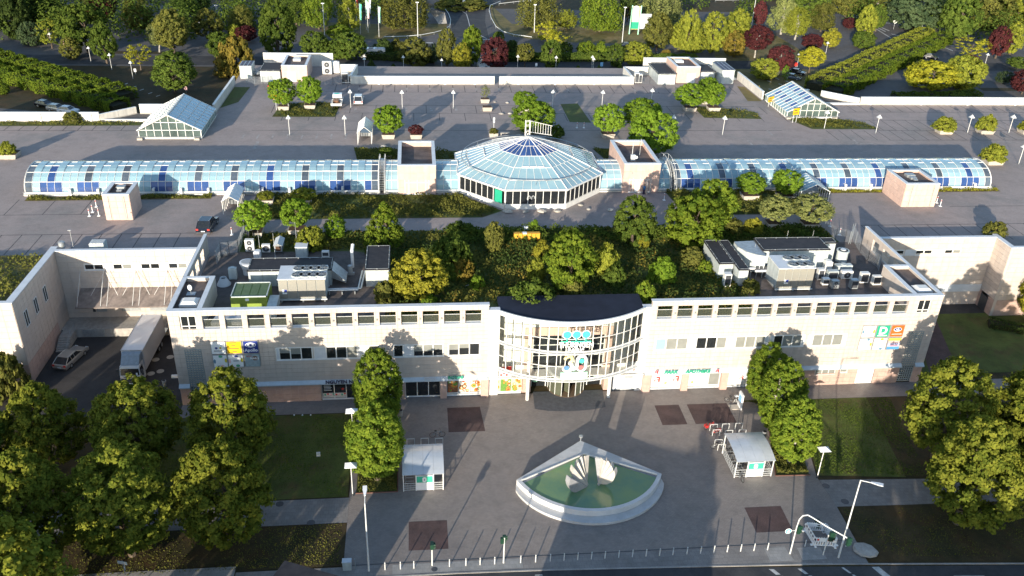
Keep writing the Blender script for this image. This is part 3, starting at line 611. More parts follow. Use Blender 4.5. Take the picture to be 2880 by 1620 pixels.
# ---- sign boards on the facade (six on each side)
def board(x0,z0,x1,z1,m,label,y=YF-.06):
    t=thing('sign_board',label,'sign',((x0+x1)/2,y,z0),group='square advertising boards on the facade')
    Bx(t,'frame','galv',x0,y-.10,z0,x1,y,z1); b=MB(); b.box(x0+.07,y-.115,z0+.07,x1-.07,y-.10,z1-.07); b.build('face',m,t)
    return t,y-.118
SC2=dict(g=W['mint'],b=W['blue'],y=mat('dot_yellow',(.70,.60,.05),.5),p=W['pinkish'],G=mat('dot_green',(.10,.45,.25),.5),s=mat('dot_slate',(.13,.25,.36),.5))
def dots(t,y,x0,z0,x1,z1,spec):
    for side,f,c in spec:
        r=.26; 
        cx,cz={'t':(x0+(x1-x0)*f,z1-.07-r*.6),'b':(x0+(x1-x0)*f,z0+.07+r*.6),'l':(x0+.07+r*.5,z0+(z1-z0)*f),'r':(x1-.07-r*.5,z0+(z1-z0)*f)}[side]
        b=MB(); w,h=(r*.9,r*.62) if side in 'tb' else(r*.52,r*1.1)
        pts=[(cx+w*math.cos(a)*(1 if abs(math.cos(a))<.9 else .96),y,cz+h*math.sin(a)) for a in[math.pi*2*k/12 for k in range(12)]]
        b.slab(pts,(0,.006,0)); b.build('printed_dot',SC2[c],t)
bx=[(-23.7,-22.05),(-22.0,-20.25),(-20.15,-18.4)]; bz=[(6.98,8.68),(5.15,6.88)]
t,y=board(bx[0][0],bz[0][0],bx[0][1],bz[0][1],W['signwhite'],'white board with small blue and grey marks, top left of the left six'); b=MB(); b.disc((-23.1,y,7.8),(0,-1,0),.16,.005,8); b.build('mark',W['blue'],t); b=MB(); b.disc((-22.65,y,7.82),(0,-1,0),.13,.005,8); b.build('mark',SC2['y'],t); Bx(t,'mark','galv',-23.4,y-.005,7.35,-22.4,y,7.5)
t,y=board(bx[1][0],bz[0][0],bx[1][1],bz[0][1],W['yellow'],'yellow board with lines of small dark print')
for k,(a,c) in enumerate(((-21.6,-20.8),(-21.4,-20.95),(-21.75,-20.6),(-21.35,-20.85))):Bx(t,'print_line','text_dark',a,y-.005,8.42-.38*k,c,y,8.50-.38*k)
t,y=board(bx[2][0],bz[0][0],bx[2][1],bz[0][1],W['blue'],'dark blue board with a pale eye and the word Apollo'); text(t,'Apollo',-19.27,y-.002,7.25,.56,W['signwhite'],align='CENTER',extrude=.006,bold=.015,sx=.95)
for k,(w,h,mm) in enumerate(((.62,.33,W['signwhite']),(.54,.26,W['blue']),(.40,.24,W['signwhite']),(.17,.17,W['blue']))):
    b=MB(); b.slab([(-19.27+w*math.cos(a),y-.004*k,8.12+h*math.sin(a)*(abs(math.sin(a))**.3)) for a in[math.pi*2*j/16 for j in range(16)]],(0,.004,0)); b.build('eye',mm,t)
t,y=board(bx[0][0]+.02,bz[1][0],bx[0][1]+.02,bz[1][1],W['signwhite'],'white board with four coloured edge dots, bottom left of the left six'); dots(t,y,-23.68,5.15,-22.03,6.88,[('t',.55,'G'),('l',.5,'s'),('r',.55,'y'),('b',.6,'p')])
t,y=board(bx[1][0],bz[1][0],bx[1][1],bz[1][1],W['signwhite'],'white board with blue dot above and green below, middle of the left six'); dots(t,y,-22.0,5.15,-20.25,6.88,[('t',.55,'b'),('l',.5,'p'),('r',.55,'y'),('b',.6,'G')]); Bx(t,'print_line','grey',-21.4,y-.005,5.95,-20.8,y,6.1)
t,y=board(bx[2][0],bz[1][0],bx[2][1],bz[1][1],mat('sign_greyblue',(.32,.42,.46),.5),'grey board with a brown oval and the word NAILS'); b=MB(); b.slab([(-18.95+.36*math.cos(a),y,6.32+.30*math.sin(a)) for a in[math.pi*2*j/16 for j in range(16)]],(0,.006,0)); b.build('oval',FOOD[4],t); text(t,'NAILS',-19.0,y-.008,6.2,.36,W['signwhite'],align='CENTER',extrude=.005,bold=.01); text(t,'BEST',-19.6,y-.004,6.5,.3,W['red'],align='CENTER',extrude=.004)
for k in range(3):Bx(t,'print_line','grey',-20.0,y-.005,5.9-.2*k,-18.6,y,5.96-.2*k)
bx=[(54.0,55.75),(55.85,57.6),(57.7,59.45)]; bz=[(6.98,8.7),(5.1,6.88)]
t,y=board(bx[0][0],bz[0][0],bx[0][1],bz[0][1],W['signwhite'],'white board with a slate dot on its left edge, top left of the right six'); dots(t,y,54.0,6.98,55.75,8.7,[('l',.5,'s'),('t',.65,'g'),('r',.5,'y')])
t,y=board(bx[1][0],bz[0][0],bx[1][1],bz[0][1],W['green'],'green board with a big white letter D'); text(t,'D',56.72,y-.002,7.45,1.45,W['signwhite'],align='CENTER',extrude=.006,bold=.05); Bx(t,'print_line','signwhite',56.1,y-.006,7.17,57.35,y,7.28)
t,y=board(bx[2][0],bz[0][0],bx[2][1],bz[0][1],W['orange'],'orange red board with a blue and white badge')
Sx(t,'badge','signwhite',[(58.58+.52*math.cos(a),y,8.05+.30*math.sin(a)) for a in[math.pi*2*j/14 for j in range(14)]],(0,.006,0)); Sx(t,'badge','blue',[(58.58+.46*math.cos(a),y-.008,8.07+.23*math.sin(a)) for a in[math.pi*2*j/14 for j in range(14)]],(0,.006,0)); text(t,'VR',58.58,y-.012,7.93,.36,W['signwhite'],align='CENTER',extrude=.004,bold=.015); Bx(t,'print_line','signwhite',57.95,y-.006,7.36,59.25,y,7.42)
t,y=board(bx[0][0]-.02,bz[1][0],bx[0][1]-.02,bz[1][1],W['signwhite'],'white board with a slate dot at its top edge, bottom left of the right six'); dots(t,y,53.98,5.1,55.73,6.88,[('t',.65,'s'),('r',.5,'y'),('b',.6,'g')])
t,y=board(bx[1][0],bz[1][0],bx[1][1],bz[1][1],W['signwhite'],'white board with yellow dot above and slate below, middle of the right six'); dots(t,y,55.85,5.1,57.6,6.88,[('t',.6,'y'),('l',.5,'g'),('b',.65,'s')])
t,y=board(bx[2][0],bz[1][0],bx[2][1],bz[1][1],mat('sign_violet',(.30,.22,.40),.5),'rainbow board with the letters dm')
for k,(z0,z1,c) in enumerate(((6.45,6.81,(.70,.55,.08)),(6.1,6.45,(.55,.42,.40)),(5.55,6.1,(.40,.42,.62)),(5.17,5.55,(.08,.28,.55)))):b=MB(); b.box(57.77,y-.004,z0,59.38,y,z1); b.build('colour_band',mat('rainbow_'+'abcd'[k],c,.5,.1,2),t)
text(t,'dm',58.58,y-.008,5.82,.75,W['text_dark'],align='CENTER',extrude=.004,bold=.02,shear=.2); Bx(t,'print_line','red',58.1,y-.008,5.68,59.1,y-.002,5.75)

# the entrance: curved glass screen, dark roof, doors
EN=thing('entrance_pavilion','curved glass entrance screen with a dark roof in the middle of the front','building',(17.7,86,0))
CX,RAD=17.7,13.55
CYc=83.95+RAD
def arc(x,dr=0.0):
    return CYc-math.sqrt((RAD+dr)**2-(x-CX)**2)
def arcpt(a,dr=0.0):return(CX+(RAD+dr)*math.sin(a),CYc-(RAD+dr)*math.cos(a))
AM=math.asin(8.5/RAD)
NS=18
AS=[-AM+2*AM*i/NS for i in range(NS+1)]
b=MB(); pts=[arcpt(a,.1) for a in[-AM+2*AM*i/36 for i in range(37)]]
b.prism(pts+[(26.3,90.4),(9.1,90.4)],11.72,11.86); b.build('roof',mat('dark_roof_sheet',(.022,.026,.045),.75,.15,.6,spec=.2),EN)
b=MB()
for i in range(36):
    (x0,y0),(x1,y1)=arcpt(-AM+2*AM*i/36,.22),arcpt(-AM+2*AM*(i+1)/36,.22); (u0,v0),(u1,v1)=arcpt(-AM+2*AM*i/36,.02),arcpt(-AM+2*AM*(i+1)/36,.02)
    b.add([(x0,y0,11.45),(x1,y1,11.45),(x1,y1,12.0),(x0,y0,12.0),(u0,v0,12.0),(u1,v1,12.0),(u0,v0,11.45),(u1,v1,11.45)],[(0,1,2,3),(3,2,5,4),(4,5,7,6),(6,7,1,0)])
b.build('fascia',W['steel'],EN)
for i,a in enumerate(AS):
    x,y=arcpt(a); Ox(EN,'mullion','white',(x,y,7.7),(math.cos(a)*.04,math.sin(a)*.04,0),(-math.sin(a)*.08,math.cos(a)*.08,0),(0,0,3.75))
for z,hh,dr,mm in((9.62,.035,.06,'white'),(7.88,.06,.07,'white'),(7.70,.05,.35,'steel'),(5.85,.035,.06,'white'),(4.10,.07,.07,'white'),(3.92,.05,.35,'steel')):
    q=MB()
    for i in range(36):
        a0,a1=-AM+2*AM*i/36,-AM+2*AM*(i+1)/36
        p0,p1,q0,q1=arcpt(a0,dr),arcpt(a1,dr),arcpt(a0,-.06),arcpt(a1,-.06)
        q.add([(*p0,z-hh),(*p1,z-hh),(*p1,z+hh),(*p0,z+hh),(*q0,z+hh),(*q1,z+hh),(*q0,z-hh),(*q1,z-hh)],[(0,1,2,3),(3,2,5,4),(6,7,1,0)])
    q.build('rail',W[mm],EN)
GG=bpy.data.materials.new('screen_glass'); GG.use_nodes=True
_n=GG.node_tree.nodes; _l=GG.node_tree.links; _t=_n.new('ShaderNodeBsdfTransparent'); _m=_n.new('ShaderNodeMixShader'); _t.inputs[0].default_value=(.92,.96,.95,1)
_g=_n.new('ShaderNodeBsdfGlossy'); _g.inputs['Roughness'].default_value=.03; _f=_n.new('ShaderNodeFresnel'); _f.inputs[0].default_value=1.5
_l.new(_f.outputs[0],_m.inputs[0]); _l.new(_t.outputs[0],_m.inputs[1]); _l.new(_g.outputs[0],_m.inputs[2]); _l.new(_m.outputs[0],_n['Material Output'].inputs[0])
zz=[4.2,5.8,7.6,9.6,11.4]
for i in range(NS):
    for z0,z1 in zip(zz[:-1],zz[1:]):
        p,q=arcpt(AS[i]),arcpt(AS[i+1]); b=MB(); b.quad((*p,z0),(*q,z0),(*q,z1),(*p,z1)); b.build('glass_pane',GG,EN)
for i in(4,14): # tall columns behind the screen
    x=[12.72,22.72][i==14]; Tx(EN,'column','white',(x,85.85,0),(x,85.85,11.7),.21,n=14)
# side pilasters and inner walls
b=MB(); b.box(7.93,87.02,0,9.2,87.6,11.88); b.box(26.2,87.02,0,27.2,87.6,11.85); b.build('pilaster',W['white'],EN)
b=MB(); b.box(7.9,86.98,11.88,9.25,87.7,11.95); b.box(26.15,86.98,11.85,27.25,87.7,11.92); b.build('pilaster_coping',W['coping'],EN)
YI=88.55
b=MB(); b.box(9.2,YI,2.5,12.45,YI+.3,11.7); b.box(23.3,YI,2.5,26.2,YI+.3,11.7); b.box(12.45,YI,8.55,23.3,YI+.3,11.7); b.build('inner_wall',W['white'],EN)
def pk(x0,z0,x1,z1,y=YI-.03):Bx(EN,'pink_panel','pink',x0,y,z0,x1,YI+.01,z1)
for k in range(12):pk(12.45+.9*k+.01,7.35,12.45+.9*(k+1)-.01,8.5)
for z0,z1 in((.1,1.3),(1.32,2.6),(2.62,3.9),(3.92,5.2),(5.22,6.4),(6.42,7.33)):pk(12.45,z0,13.45,z1); pk(22.3,z0,23.3,z1)
Bx(EN,'hall_glass','glass',13.45,YI+.12,0,22.3,YI+.3,7.35)
for x in(13.5,15.3,17.0,18.8,20.5,22.25):Bx(EN,'hall_mullion','white',x-.05,YI+.02,2.9 if 15.4<x<20.4 else 0,x+.05,YI+.13,7.35)
for z in(2.85,4.5,6.0):Bx(EN,'hall_rail','white',13.45,YI+.03,z-.05,22.3,YI+.125,z+.05)
tr=MB(); 
for k in range(10):x=13.6+.34*k; tr.tube((x,YI-.15,5.3),(x+.17,YI-.15,4.95),.025,n=4); tr.tube((x+.17,YI-.15,4.95),(x+.34,YI-.15,5.3),.025,n=4)
tr.tube((13.5,YI-.15,5.3),(17.1,YI-.15,5.3),.03,n=4); tr.tube((13.5,YI-.15,4.95),(17.1,YI-.15,4.95),.03,n=4); tr.build('lattice_girder',W['galv'],EN)
# ground floor beside the doors, recessed
b=MB(); b.box(8.05,87.2,0,12.1,87.5,2.5); b.box(23.35,87.2,0,27.1,87.5,2.5); b.build('shop_wall',W['grey'],EN)
for x0,x1 in((8.2,9.55),(9.55,10.9),(10.9,12.1)):Bx(EN,'shop_pane','white',x0+.03,87.15,.15,x1-.03,87.2,2.45)
for x0,x1,mm in((23.45,24.75,'signwhite'),(24.8,25.9,'white'),(25.95,27.0,'signwhite')):b=MB(); b.box(x0+.03,87.15,.2,x1-.03,87.2,2.45); b.build('shop_pane',W[mm],EN)
Bx(EN,'shop_pane','grey',24.9,87.13,1.75,25.85,87.15,2.3)
b=MB(); b.box(8.0,86.7,2.5,12.3,88.5,2.62); b.box(23.2,86.7,2.5,27.1,88.5,2.62); b.box(12.3,86.9,2.5,23.2,88.5,2.6); b.build('soffit',W['white'],EN)
for x0,x1 in((12.1,13.3),(22.35,23.35)):
    b=MB()
    for z0,z1 in((0,.12),(.13,1.2),(1.21,2.49)):b.box(x0,87.35,z0,x1,88.5,z1)
    b.build('pier',W['plinth'],EN)
# revolving door drum
DC=(17.8,88.35); DR=2.25
Lx(EN,'drum_roof','steel',[(DR+.1,2.45),(DR+.1,2.62),(DR-.15,2.68)],(DC[0],DC[1],0),32)
b=MB(); b.lathe([(DR+.08,0),(DR+.08,.035)],(DC[0],DC[1],0),32); b.build('drum_floor',mat('door_mat',(.20,.14,.09),.9,.15,6),EN)
for k in range(9):
    a=math.pi+math.pi*k/8; x,y=DC[0]+DR*math.cos(a),DC[1]+DR*math.sin(a); Tx(EN,'drum_post','steel',(x,y,.03),(x,y,2.45),.045,n=6)
    if k<8 and k not in(3,4):
        a2=math.pi+math.pi*(k+1)/8; x2,y2=DC[0]+DR*math.cos(a2),DC[1]+DR*math.sin(a2); b=MB(); b.quad((x,y,.05),(x2,y2,.05),(x2,y2,2.4),(x,y,2.4)); b.build('drum_glass',mat('door_glass',(.09,.10,.07),.08,.1,spec=.8),EN)
b=MB(); b.obox((17.5,87.3,1.2),(.45,-.5,0),(.02,.02,0),(0,0,1.1)); b.build('door_leaf',mat('door_glass',(.09,.10,.07)),EN)
for x in(13.95,21.65):
    t=thing('door_sticker','green capsule shaped sticker on the glass %s of the revolving door'%('left' if x<17 else 'right'),'sign',(x,YI,1)); Sx(t,'capsule','mint',[(x+.38*math.cos(a),YI-.02,1.55+(.5 if math.sin(a)>0 else-.5)+.38*math.sin(a)) for a in[math.pi*2*j/16 for j in range(16)]],(0,.01,0)); Bx(t,'print','teal',x-.2,YI-.03,1.7,x+.2,YI-.021,2.05)
# logo: three trees, lettering, 30 JAHRE
LG=thing('entrance_logo','three green tree discs above white THÜRINGEN PARK lettering and a big 30 JAHRE','sign',(17.8,83.6,4))
yl=83.62
for x in(16.62,17.72,18.82):
    Tx(LG,'tree_disc','signwhite',(x,yl,10.42),(x,yl+.10,10.42),.54,n=24); Tx(LG,'tree_disc','teal',(x,yl-.02,10.42),(x,yl,10.42),.47,n=24); Bx(LG,'tree_stem','teal',x-.07,yl-.01,9.5,x+.07,yl+.05,9.95)
Bx(LG,'ground_line','teal',15.95,yl-.01,9.40,19.45,yl+.06,9.56)
letters('THÜRINGEN',15.72,19.75,8.72,.74,W['signwhite'],'',y=yl,parent=LG,name='lettering',bold=.022); letters('PARK',16.78,18.7,8.02,.62,W['signwhite'],'',y=yl,parent=LG,name='lettering',bold=.022)
def num_outline(pts,r,m,nm='numeral',dy=0.0):
    for p,q in zip(pts[:-1],pts[1:]):
        b.tube((p[0],yl+dy,p[1]),(q[0],yl+dy,q[1]),r,n=8)
b=MB(); num_outline([(16.55,7.1),(16.75,7.42),(17.1,7.52),(17.4,7.35),(17.45,7.0),(17.25,6.72)],.2,None); b.build('numeral_top',mat('pale_gold',(.75,.68,.35),.5),LG)
b=MB(); num_outline([(17.05,6.62),(17.35,6.5),(17.5,6.1),(17.35,5.7),(17.0,5.55),(16.6,5.65),(16.45,5.85)],.22,None); b.build('numeral_bowl',W['signwhite'],LG)
b=MB(); num_outline([(18.05,6.0),(18.05,7.1),(18.25,7.45),(18.55,7.55),(18.85,7.45),(19.05,7.1),(19.05,6.0),(18.85,5.65),(18.55,5.55),(18.25,5.65),(18.05,6.0)],.2,None); b.build('numeral_zero',W['signwhite'],LG)
for x,z,r,m in((16.78,6.05,.33,mat('logo_blue',(.10,.25,.50),.5)),(17.62,6.0,.33,W['mint']),(18.45,6.05,.33,mat('logo_coral',(.62,.16,.16),.5)),(18.5,7.0,.32,W['teal'])):b=MB(); b.tube((x,yl-.26,z),(x,yl-.22,z),r,n=20); b.build('logo_disc',m,LG)
Bx(LG,'panel','mint',16.15,yl-.03,4.32,19.35,yl+.05,5.32); letters('JAHRE',16.4,19.1,4.5,.62,W['signwhite'],'',y=yl-.06,parent=LG,name='lettering',bold=.02)
# small signs by the entrance
t=thing('menu_sign','red and white restaurant sign above the posters left of the entrance','sign',(10.2,87.0,3)); Bx(t,'board','signwhite',9.3,87.0,2.65,10.8,87.02,4.1); Bx(t,'red_field','red',9.3,86.985,3.55,10.8,87.0,4.1)
for k in range(4):Bx(t,'red_field','red',9.45+.35*k,86.98,2.75+.3*(k%2),9.68+.35*k,87.0,3.05+.3*(k%2))
apo(25.55,3.55,.8,86.75,'red letter A on a white board right of the glass entrance screen',(1.7,1.6))
# the side wings and the loading yard
ZW=[2.65,3.4,4.15,4.9,5.65,6.4,7.15,7.9,8.65,9.4,10.15,10.9]
LW=thing('side_wing','white panelled wing round the loading yard with a suspended canopy over its docks','building',(-46.6,100,0))
b=MB(); b.box(-100,92.5,0,-46.6,92.9,11.0); b.box(-47.0,92.9,0,-46.6,106.1,11.0); b.box(-47.0,106.1,0,-27.95,106.5,11.0); b.build('wall_core',W['panel'],LW)
b=MB(); b.box(-100,92.42,11.0,-46.52,92.98,11.12); b.box(-47.35,92.98,11.0,-46.5,107.4,11.12); b.box(-46.5,106.0,11.0,-27.95,106.6,11.12); b.build('coping',W['coping'],LW)
clad(LW,(-85,92.5,0),0,lin(0,38.4,1.25),ZW,[],W['panel'])
wl_=[(1.9,6.6,3.0,8.7),(4.9,6.6,6.0,8.7),(7.9,6.6,9.0,8.7)]
clad(LW,(-46.6,92.5,0),math.pi/2,lin(0,13.6,.9),ZW,wl_,W['panel'])
for q in wl_:
    y0,y1=92.5+q[0],92.5+q[2]
    b=MB(); b.box(-46.62,y0,q[1],-46.5,y0+.09,q[3]); b.box(-46.62,y1-.09,q[1],-46.5,y1,q[3]); b.box(-46.62,y0+.09,q[1],-46.5,y1-.09,q[1]+.09); b.box(-46.62,y0+.09,q[3]-.09,-46.5,y1-.09,q[3]); b.box(-46.62,(y0+y1)/2-.05,q[1]+.09,-46.5,(y0+y1)/2+.05,q[3]-.09); w=b.build('window',W['steel'],LW)
    for a,c in((y0+.09,(y0+y1)/2-.05),((y0+y1)/2+.05,y1-.09)):Bx(w,'pane','glass',-46.6,a,q[1]+.09,-46.55,c,q[3]-.09)
# back wall of the yard
wb=[]
yb_=106.1
for x0,n in((-43.3,2),(-39.75,2),(-36.25,2),(-32.75,2)):wb.append((x0,8.25,x0+2.5,9.2))
dr=[(-43.4,2.0,-43.05,4.2),(-42.9,2.0,-41.6,4.2),(-39.7,2.0,-37.2,4.2),(-36.0,2.0,-33.5,4.2)]
clad(LW,(-46.5,yb_,0),0,lin(0,18.5,1.25),[1.2,1.95]+ZW,[(q[0]+46.5,q[1],q[2]+46.5,q[3]) for q in wb+dr],W['panel'])
for q in wb:window(LW,q[0],q[1],q[2],q[3],yb_,[(q[0]+.06,(q[0]+q[2])/2,q[1]+.06,q[3]-.06,'d'),((q[0]+q[2])/2,q[2]-.06,q[1]+.06,q[3]-.06,random.choice('ddb'))],frame=.16)
for x in(-40.7,-37.2,-33.6):Bx(LW,'window_infill','coping',x,yb_-.06,8.25,x+.9,yb_-.01,9.2)
for i,q in enumerate(dr):b=MB(); b.box(q[0],yb_-.02,q[1],q[2],yb_+.02,q[3]); b.build('door',[W['dark'],W['grey'],W['galv'],W['galv']][i],LW)
for q in dr[2:]:Bx(LW,'door_shade_strip','dark',q[0],yb_-.03,3.5,q[2],yb_-.021,q[3])  # dark strip stands in for the shade at the door heads
b=MB(); b.add([(-44.3,yb_,5.65),(-28,yb_,5.65),(-28,yb_-3.1,4.35),(-44.3,yb_-3.1,4.35),(-44.3,yb_,5.5),(-28,yb_,5.5),(-28,yb_-3.1,4.2),(-44.3,yb_-3.1,4.2)],[(3,2,1,0),(4,5,6,7),(0,4,7,3),(1,2,6,5),(3,7,6,2)]); b.build('canopy',mat('canopy_sheet',(.26,.22,.20),.6,.2,.7,streak=.2),LW)
for x in(-44.1,-41.2,-40.4,-37.2,-36.4,-33.2,-32.4,-29.5):
    Tx(LW,'canopy_rod','steel',(x,yb_-2.9,4.45),(x+.25,yb_-.02,8.3),.035,n=5)
for x in(-41.0,-37.0,-33.0):
    for s in(-1,1):Tx(LW,'canopy_rod','steel',(x+.2,yb_-.03,8.2),(x+s*1.7,yb_-1.4,5.2),.022,n=4)
Bx(LW,'dock','concrete',-46.55,102.9,0,-27.95,yb_,1.2)
b=MB(); b.box(-44,102.84,.5,-41.2,102.9,1.15); b.box(-43.9,102.8,.1,-41.3,102.84,.45); b.build('dock_bumper',W['galv'],LW)
b=MB()
for k in range(7):b.box(-46.3,101.0-.28*k,0,-44.8,101.28-.28*k,1.2-.17*k)
b.box(-46.3,101.28,0,-44.8,102.9,1.2); b.build('steps',W['concrete'],LW)
b=MB(); b.path([(-44.75,102.8,2.1),(-44.75,101.2,2.1),(-44.75,99.1,1.0),(-44.75,99.1,0)],.025,5)
for yy,zz_ in((102.8,1.2),(101.2,1.2)):b.tube((-44.75,yy,zz_),(-44.75,yy,2.1),.025,n=5)
b.build('handrail',W['galv'],LW)
clad(LW,(-46.6,92.5,0),math.pi/2,lin(0,10.0,1.0),[0,.65,1.3,1.95,2.62],[],W['plinth'],'plinth_panel'); clad(LW,(-85,92.48,0),0,lin(0,38.4,1.2),[0,.65,1.3,1.95,2.62],[],W['plinth'],'plinth_panel')
# outer side of the left front block towards the yard
clad(LB,(-27.9,95.3,0),-math.pi/2,lin(0,8.2,.82),ZR,[],W['panel']); Bx(LB,'side_wall','panel',-27.9,87.45,0,-27.62,106,10.2)
RW=thing('side_wing','white panelled wing round the planted court on the right with a grey window band','building',(83,104,0))
b=MB(); b.box(63.5,106.6,0,83.5,107.0,11.0); b.box(83.1,103.0,0,83.5,106.6,11.0); b.box(83.5,103.0,0,125,103.4,11.0); b.build('wall_core',W['panel'],RW)
b=MB(); b.box(63.5,106.5,11.0,83.0,107.1,11.12); b.box(83.0,102.9,11.0,83.7,107.6,11.12); b.box(83.7,102.9,11.0,125,103.5,11.12); b.build('coping',W['coping'],RW)
wr=[(67.0,8.3,69.5,9.25),(71.2,8.3,73.8,9.25),(75.6,8.3,78.2,9.25)]
clad(RW,(63.5,106.6,0),0,lin(0,19.6,1.25),ZW,[(q[0]-63.5,q[1],q[2]-63.5,q[3]) for q in wr],W['panel'])
for q in wr:window(RW,q[0],q[1],q[2],q[3],106.6,[(q[0]+.06,(q[0]+q[2])/2,q[1]+.06,q[3]-.06,'d'),((q[0]+q[2])/2,q[2]-.06,q[1]+.06,q[3]-.06,'d' if q[0]<75 else 'b')],frame=.16)
for x0,x1 in((69.6,71.15),(73.85,75.55)):Bx(RW,'window_infill','coping',x0,106.52,8.3,x1,106.59,9.25)
Bx(RW,'grey_band','coping',63.5,106.5,2.2,83.1,106.58,3.4)
for x0,x1 in((70.2,72.0),(72.6,74.6),(74.8,76.8)):Bx(RW,'door','grey',x0,106.48,.1,x1,106.56,2.9)
clad(RW,(83.1,106.6,0),-math.pi/2,lin(0,3.6,1.2),ZW,[],W['panel']); clad(RW,(83.5,103.0,0),0,lin(0,41,1.3),ZW,[],W['panel']); clad(RW,(83.5,102.98,0),0,lin(0,41,1.3),[0,.9,1.8,2.62],[],W['plinth'],'plinth_panel'); clad(RW,(83.1,106.6,0),-math.pi/2,lin(0,3.6,1.2),[0,.9,1.8,2.62],[(.6,0,2.2,2.4)],W['plinth'],'plinth_panel')
Bx(RW,'door','dark',83.04,104.3,0,83.09,106.0,2.3)
Bx(RB,'side_wall','panel',63.15,87.45,0,63.43,106.5,10.2)

# glass on the deck: vaults, dome, links, blocks
GP=mat('vault_pane',(.27,.41,.47),.16,.10,.35,col2=(.22,.37,.45),spec=.6,obj_var=.07,coat=.3)
GPb=mat('blue_pane',(.035,.085,.26),.10,.12,.5,spec=.7,obj_var=.15,coat=.3)
GPd=mat('clear_pane',(.09,.12,.16),.08,.2,.6,spec=.8,obj_var=.2)
GPr=mat('ramp_glass',(.10,.14,.13),.06,.25,.4,spec=.8)
ZB,YM,HW,RI=10.45,131.9,4.35,2.95 # vault foot height, mid line, half width, rise
def vpt(x,f,dr=0.0):
    a=math.pi*(1-f) # f 0 front foot .. 1 back foot
    return Vector((x,YM+(HW+dr)*math.cos(a),ZB+(RI+dr)*math.sin(a)**.9 if math.sin(a)>0 else ZB))
FR=[0.0,.155,.31,.44,.56,.69,.845,1.0]
def vault(name,label,x0,x1,n,pattern,cat='skylight',plinth=True,raised=True):
    t=thing(name,label,cat,((x0+x1)/2,YM,ZD)); dx=(x1-x0)/n; o0=origin_of(t); meshes={}
    for i in range(n):
        for j in range(7):
            kind=pattern(i,j,n); up=.0
            if raised and j in(2,3,4) and i%5 in(1,4):up=.10
            k=(j,kind,up)
            if k not in meshes:
                q=MB(); f0,f1=FR[j],FR[j+1]; steps=2
                P=[[vpt(x,f0+(f1-f0)*s/steps,up)-Vector((0,YM,0)) for s in range(steps+1)] for x in(.03,dx-.03)]
                for s in range(steps):q.quad(P[0][s],P[1][s],P[1][s+1],P[0][s+1])
                if up:
                    for s in range(steps):
                        for side in(0,1):a,c=P[side][s],P[side][s+1]; q.quad(a,c,c-Vector((0,0,.14)),a-Vector((0,0,.14)))
                    a,c=P[0][0],P[1][0]; q.quad(a,c,c-Vector((0,0,.16)),a-Vector((0,0,.16)),1)
                me=bpy.data.meshes.new('pane'); me.from_pydata([tuple(v) for v in q.v],[],q.f); me.materials.append({'p':GP,'b':GPb,'c':GPd}[kind]); me.materials.append(W['white'])
                me.polygons.foreach_set('material_index',q.m); meshes[k]=me
            o=bpy.data.objects.new('pane',meshes[k]); COL.objects.link(o); o.parent=t; o.location=Vector((x0+i*dx,YM,0))-o0
    rib=None
    for i in range(n+1):
        big=i in(0,n)
        if i in(0,n) or rib is None:
            q=MB(); r=.09 if big else .035
            P=[vpt(0,k/16,.03)-Vector((0,YM,0)) for k in range(17)]
            q.path(P,r,4); me=bpy.data.meshes.new('rib'); me.from_pydata([tuple(v) for v in q.v],[],q.f); me.materials.append(W['white'])
            if not big:rib=me
            m2=me
        else:m2=rib
        o=bpy.data.objects.new('rib',m2); COL.objects.link(o); o.parent=t; o.location=Vector((x0+i*dx,YM,0))-o0
    for j,f in enumerate(FR):
        q=MB(); p=vpt(0,f,.03); q.obox(((x0+x1)/2,p.y,p.z),((x1-x0)/2,0,0),(0,.035,0),(0,0,.035)); q.build('purlin',W['white'],t)
    if plinth:
        q=MB(); q.box(x0-.2,YM-HW-.25,ZD,x1+.2,YM-HW+.15,ZB-.02); q.box(x0-.2,YM+HW-.15,ZD,x1+.2,YM+HW+.25,ZB-.02); q.build('plinth',W['white'],t)
        Bx(t,'gutter','galv',x0-.2,YM-HW-.5,ZB-.20,x1+.2,YM-HW-.26,ZB-.10)
        Tx(t,'guard_rail','galv',(x0-.2,YM-HW-.6,ZD+.75),(x1+.2,YM-HW-.6,ZD+.75),.03,n=4)
    return t
def end_wall(t,x,s):
    q=MB(); P=[vpt(x,k/16) for k in range(17)]; q.slab(P,(s*.05,0,0)); q.build('end_glass',GPd,t)
    for k in range(-2,3):
        y=YM+k*1.45; h=ZB+RI*math.sqrt(max(0,1-((y-YM)/HW)**2)); Bx(t,'end_mullion','white',x-.06,y-.04,ZB,x+.11,y+.04,h)
def patA(i,j,n):
    if i in(0,n-1):return 'c'
    k=(i+3)%5
    if j==0 and k in(0,1,2):return 'b'
    if j in(1,2) and k==1:return 'c' if(i//5)%3 else 'b'
    if j in(5,6) and k==1:return 'b'
    return 'p'
VL=vault('vault_skylight','long curved glass vault on the left half of the deck with blue foot panes',-58.0,-6.0,49,patA); end_wall(VL,-58.0,1)
VR=vault('vault_skylight','long curved glass vault on the right half of the deck, behind the pink lift tower',41.0,95.2,51,lambda i,j,n:patA(n-1-i,j,n)); end_wall(VR,95.15,-1)
b=MB()
for i,x in enumerate(np.arange(-51.5,-8,4.0)):
    if-44.5<x<-40:continue
    t=thing('vault_bracket','white sheet bracket post at the foot of the left vault, %s from its left end'%ORD[i],'bracket',(x,127.0,ZD),group='bracket posts along the vaults'); q=MB(); q.box(x-.16,127.0,ZD,x+.16,127.25,ZD+1.15); q.box(x-.16,127.25,ZD+1.0,x+.16,127.7,ZD+1.15); q.build('post',W['white'],t)
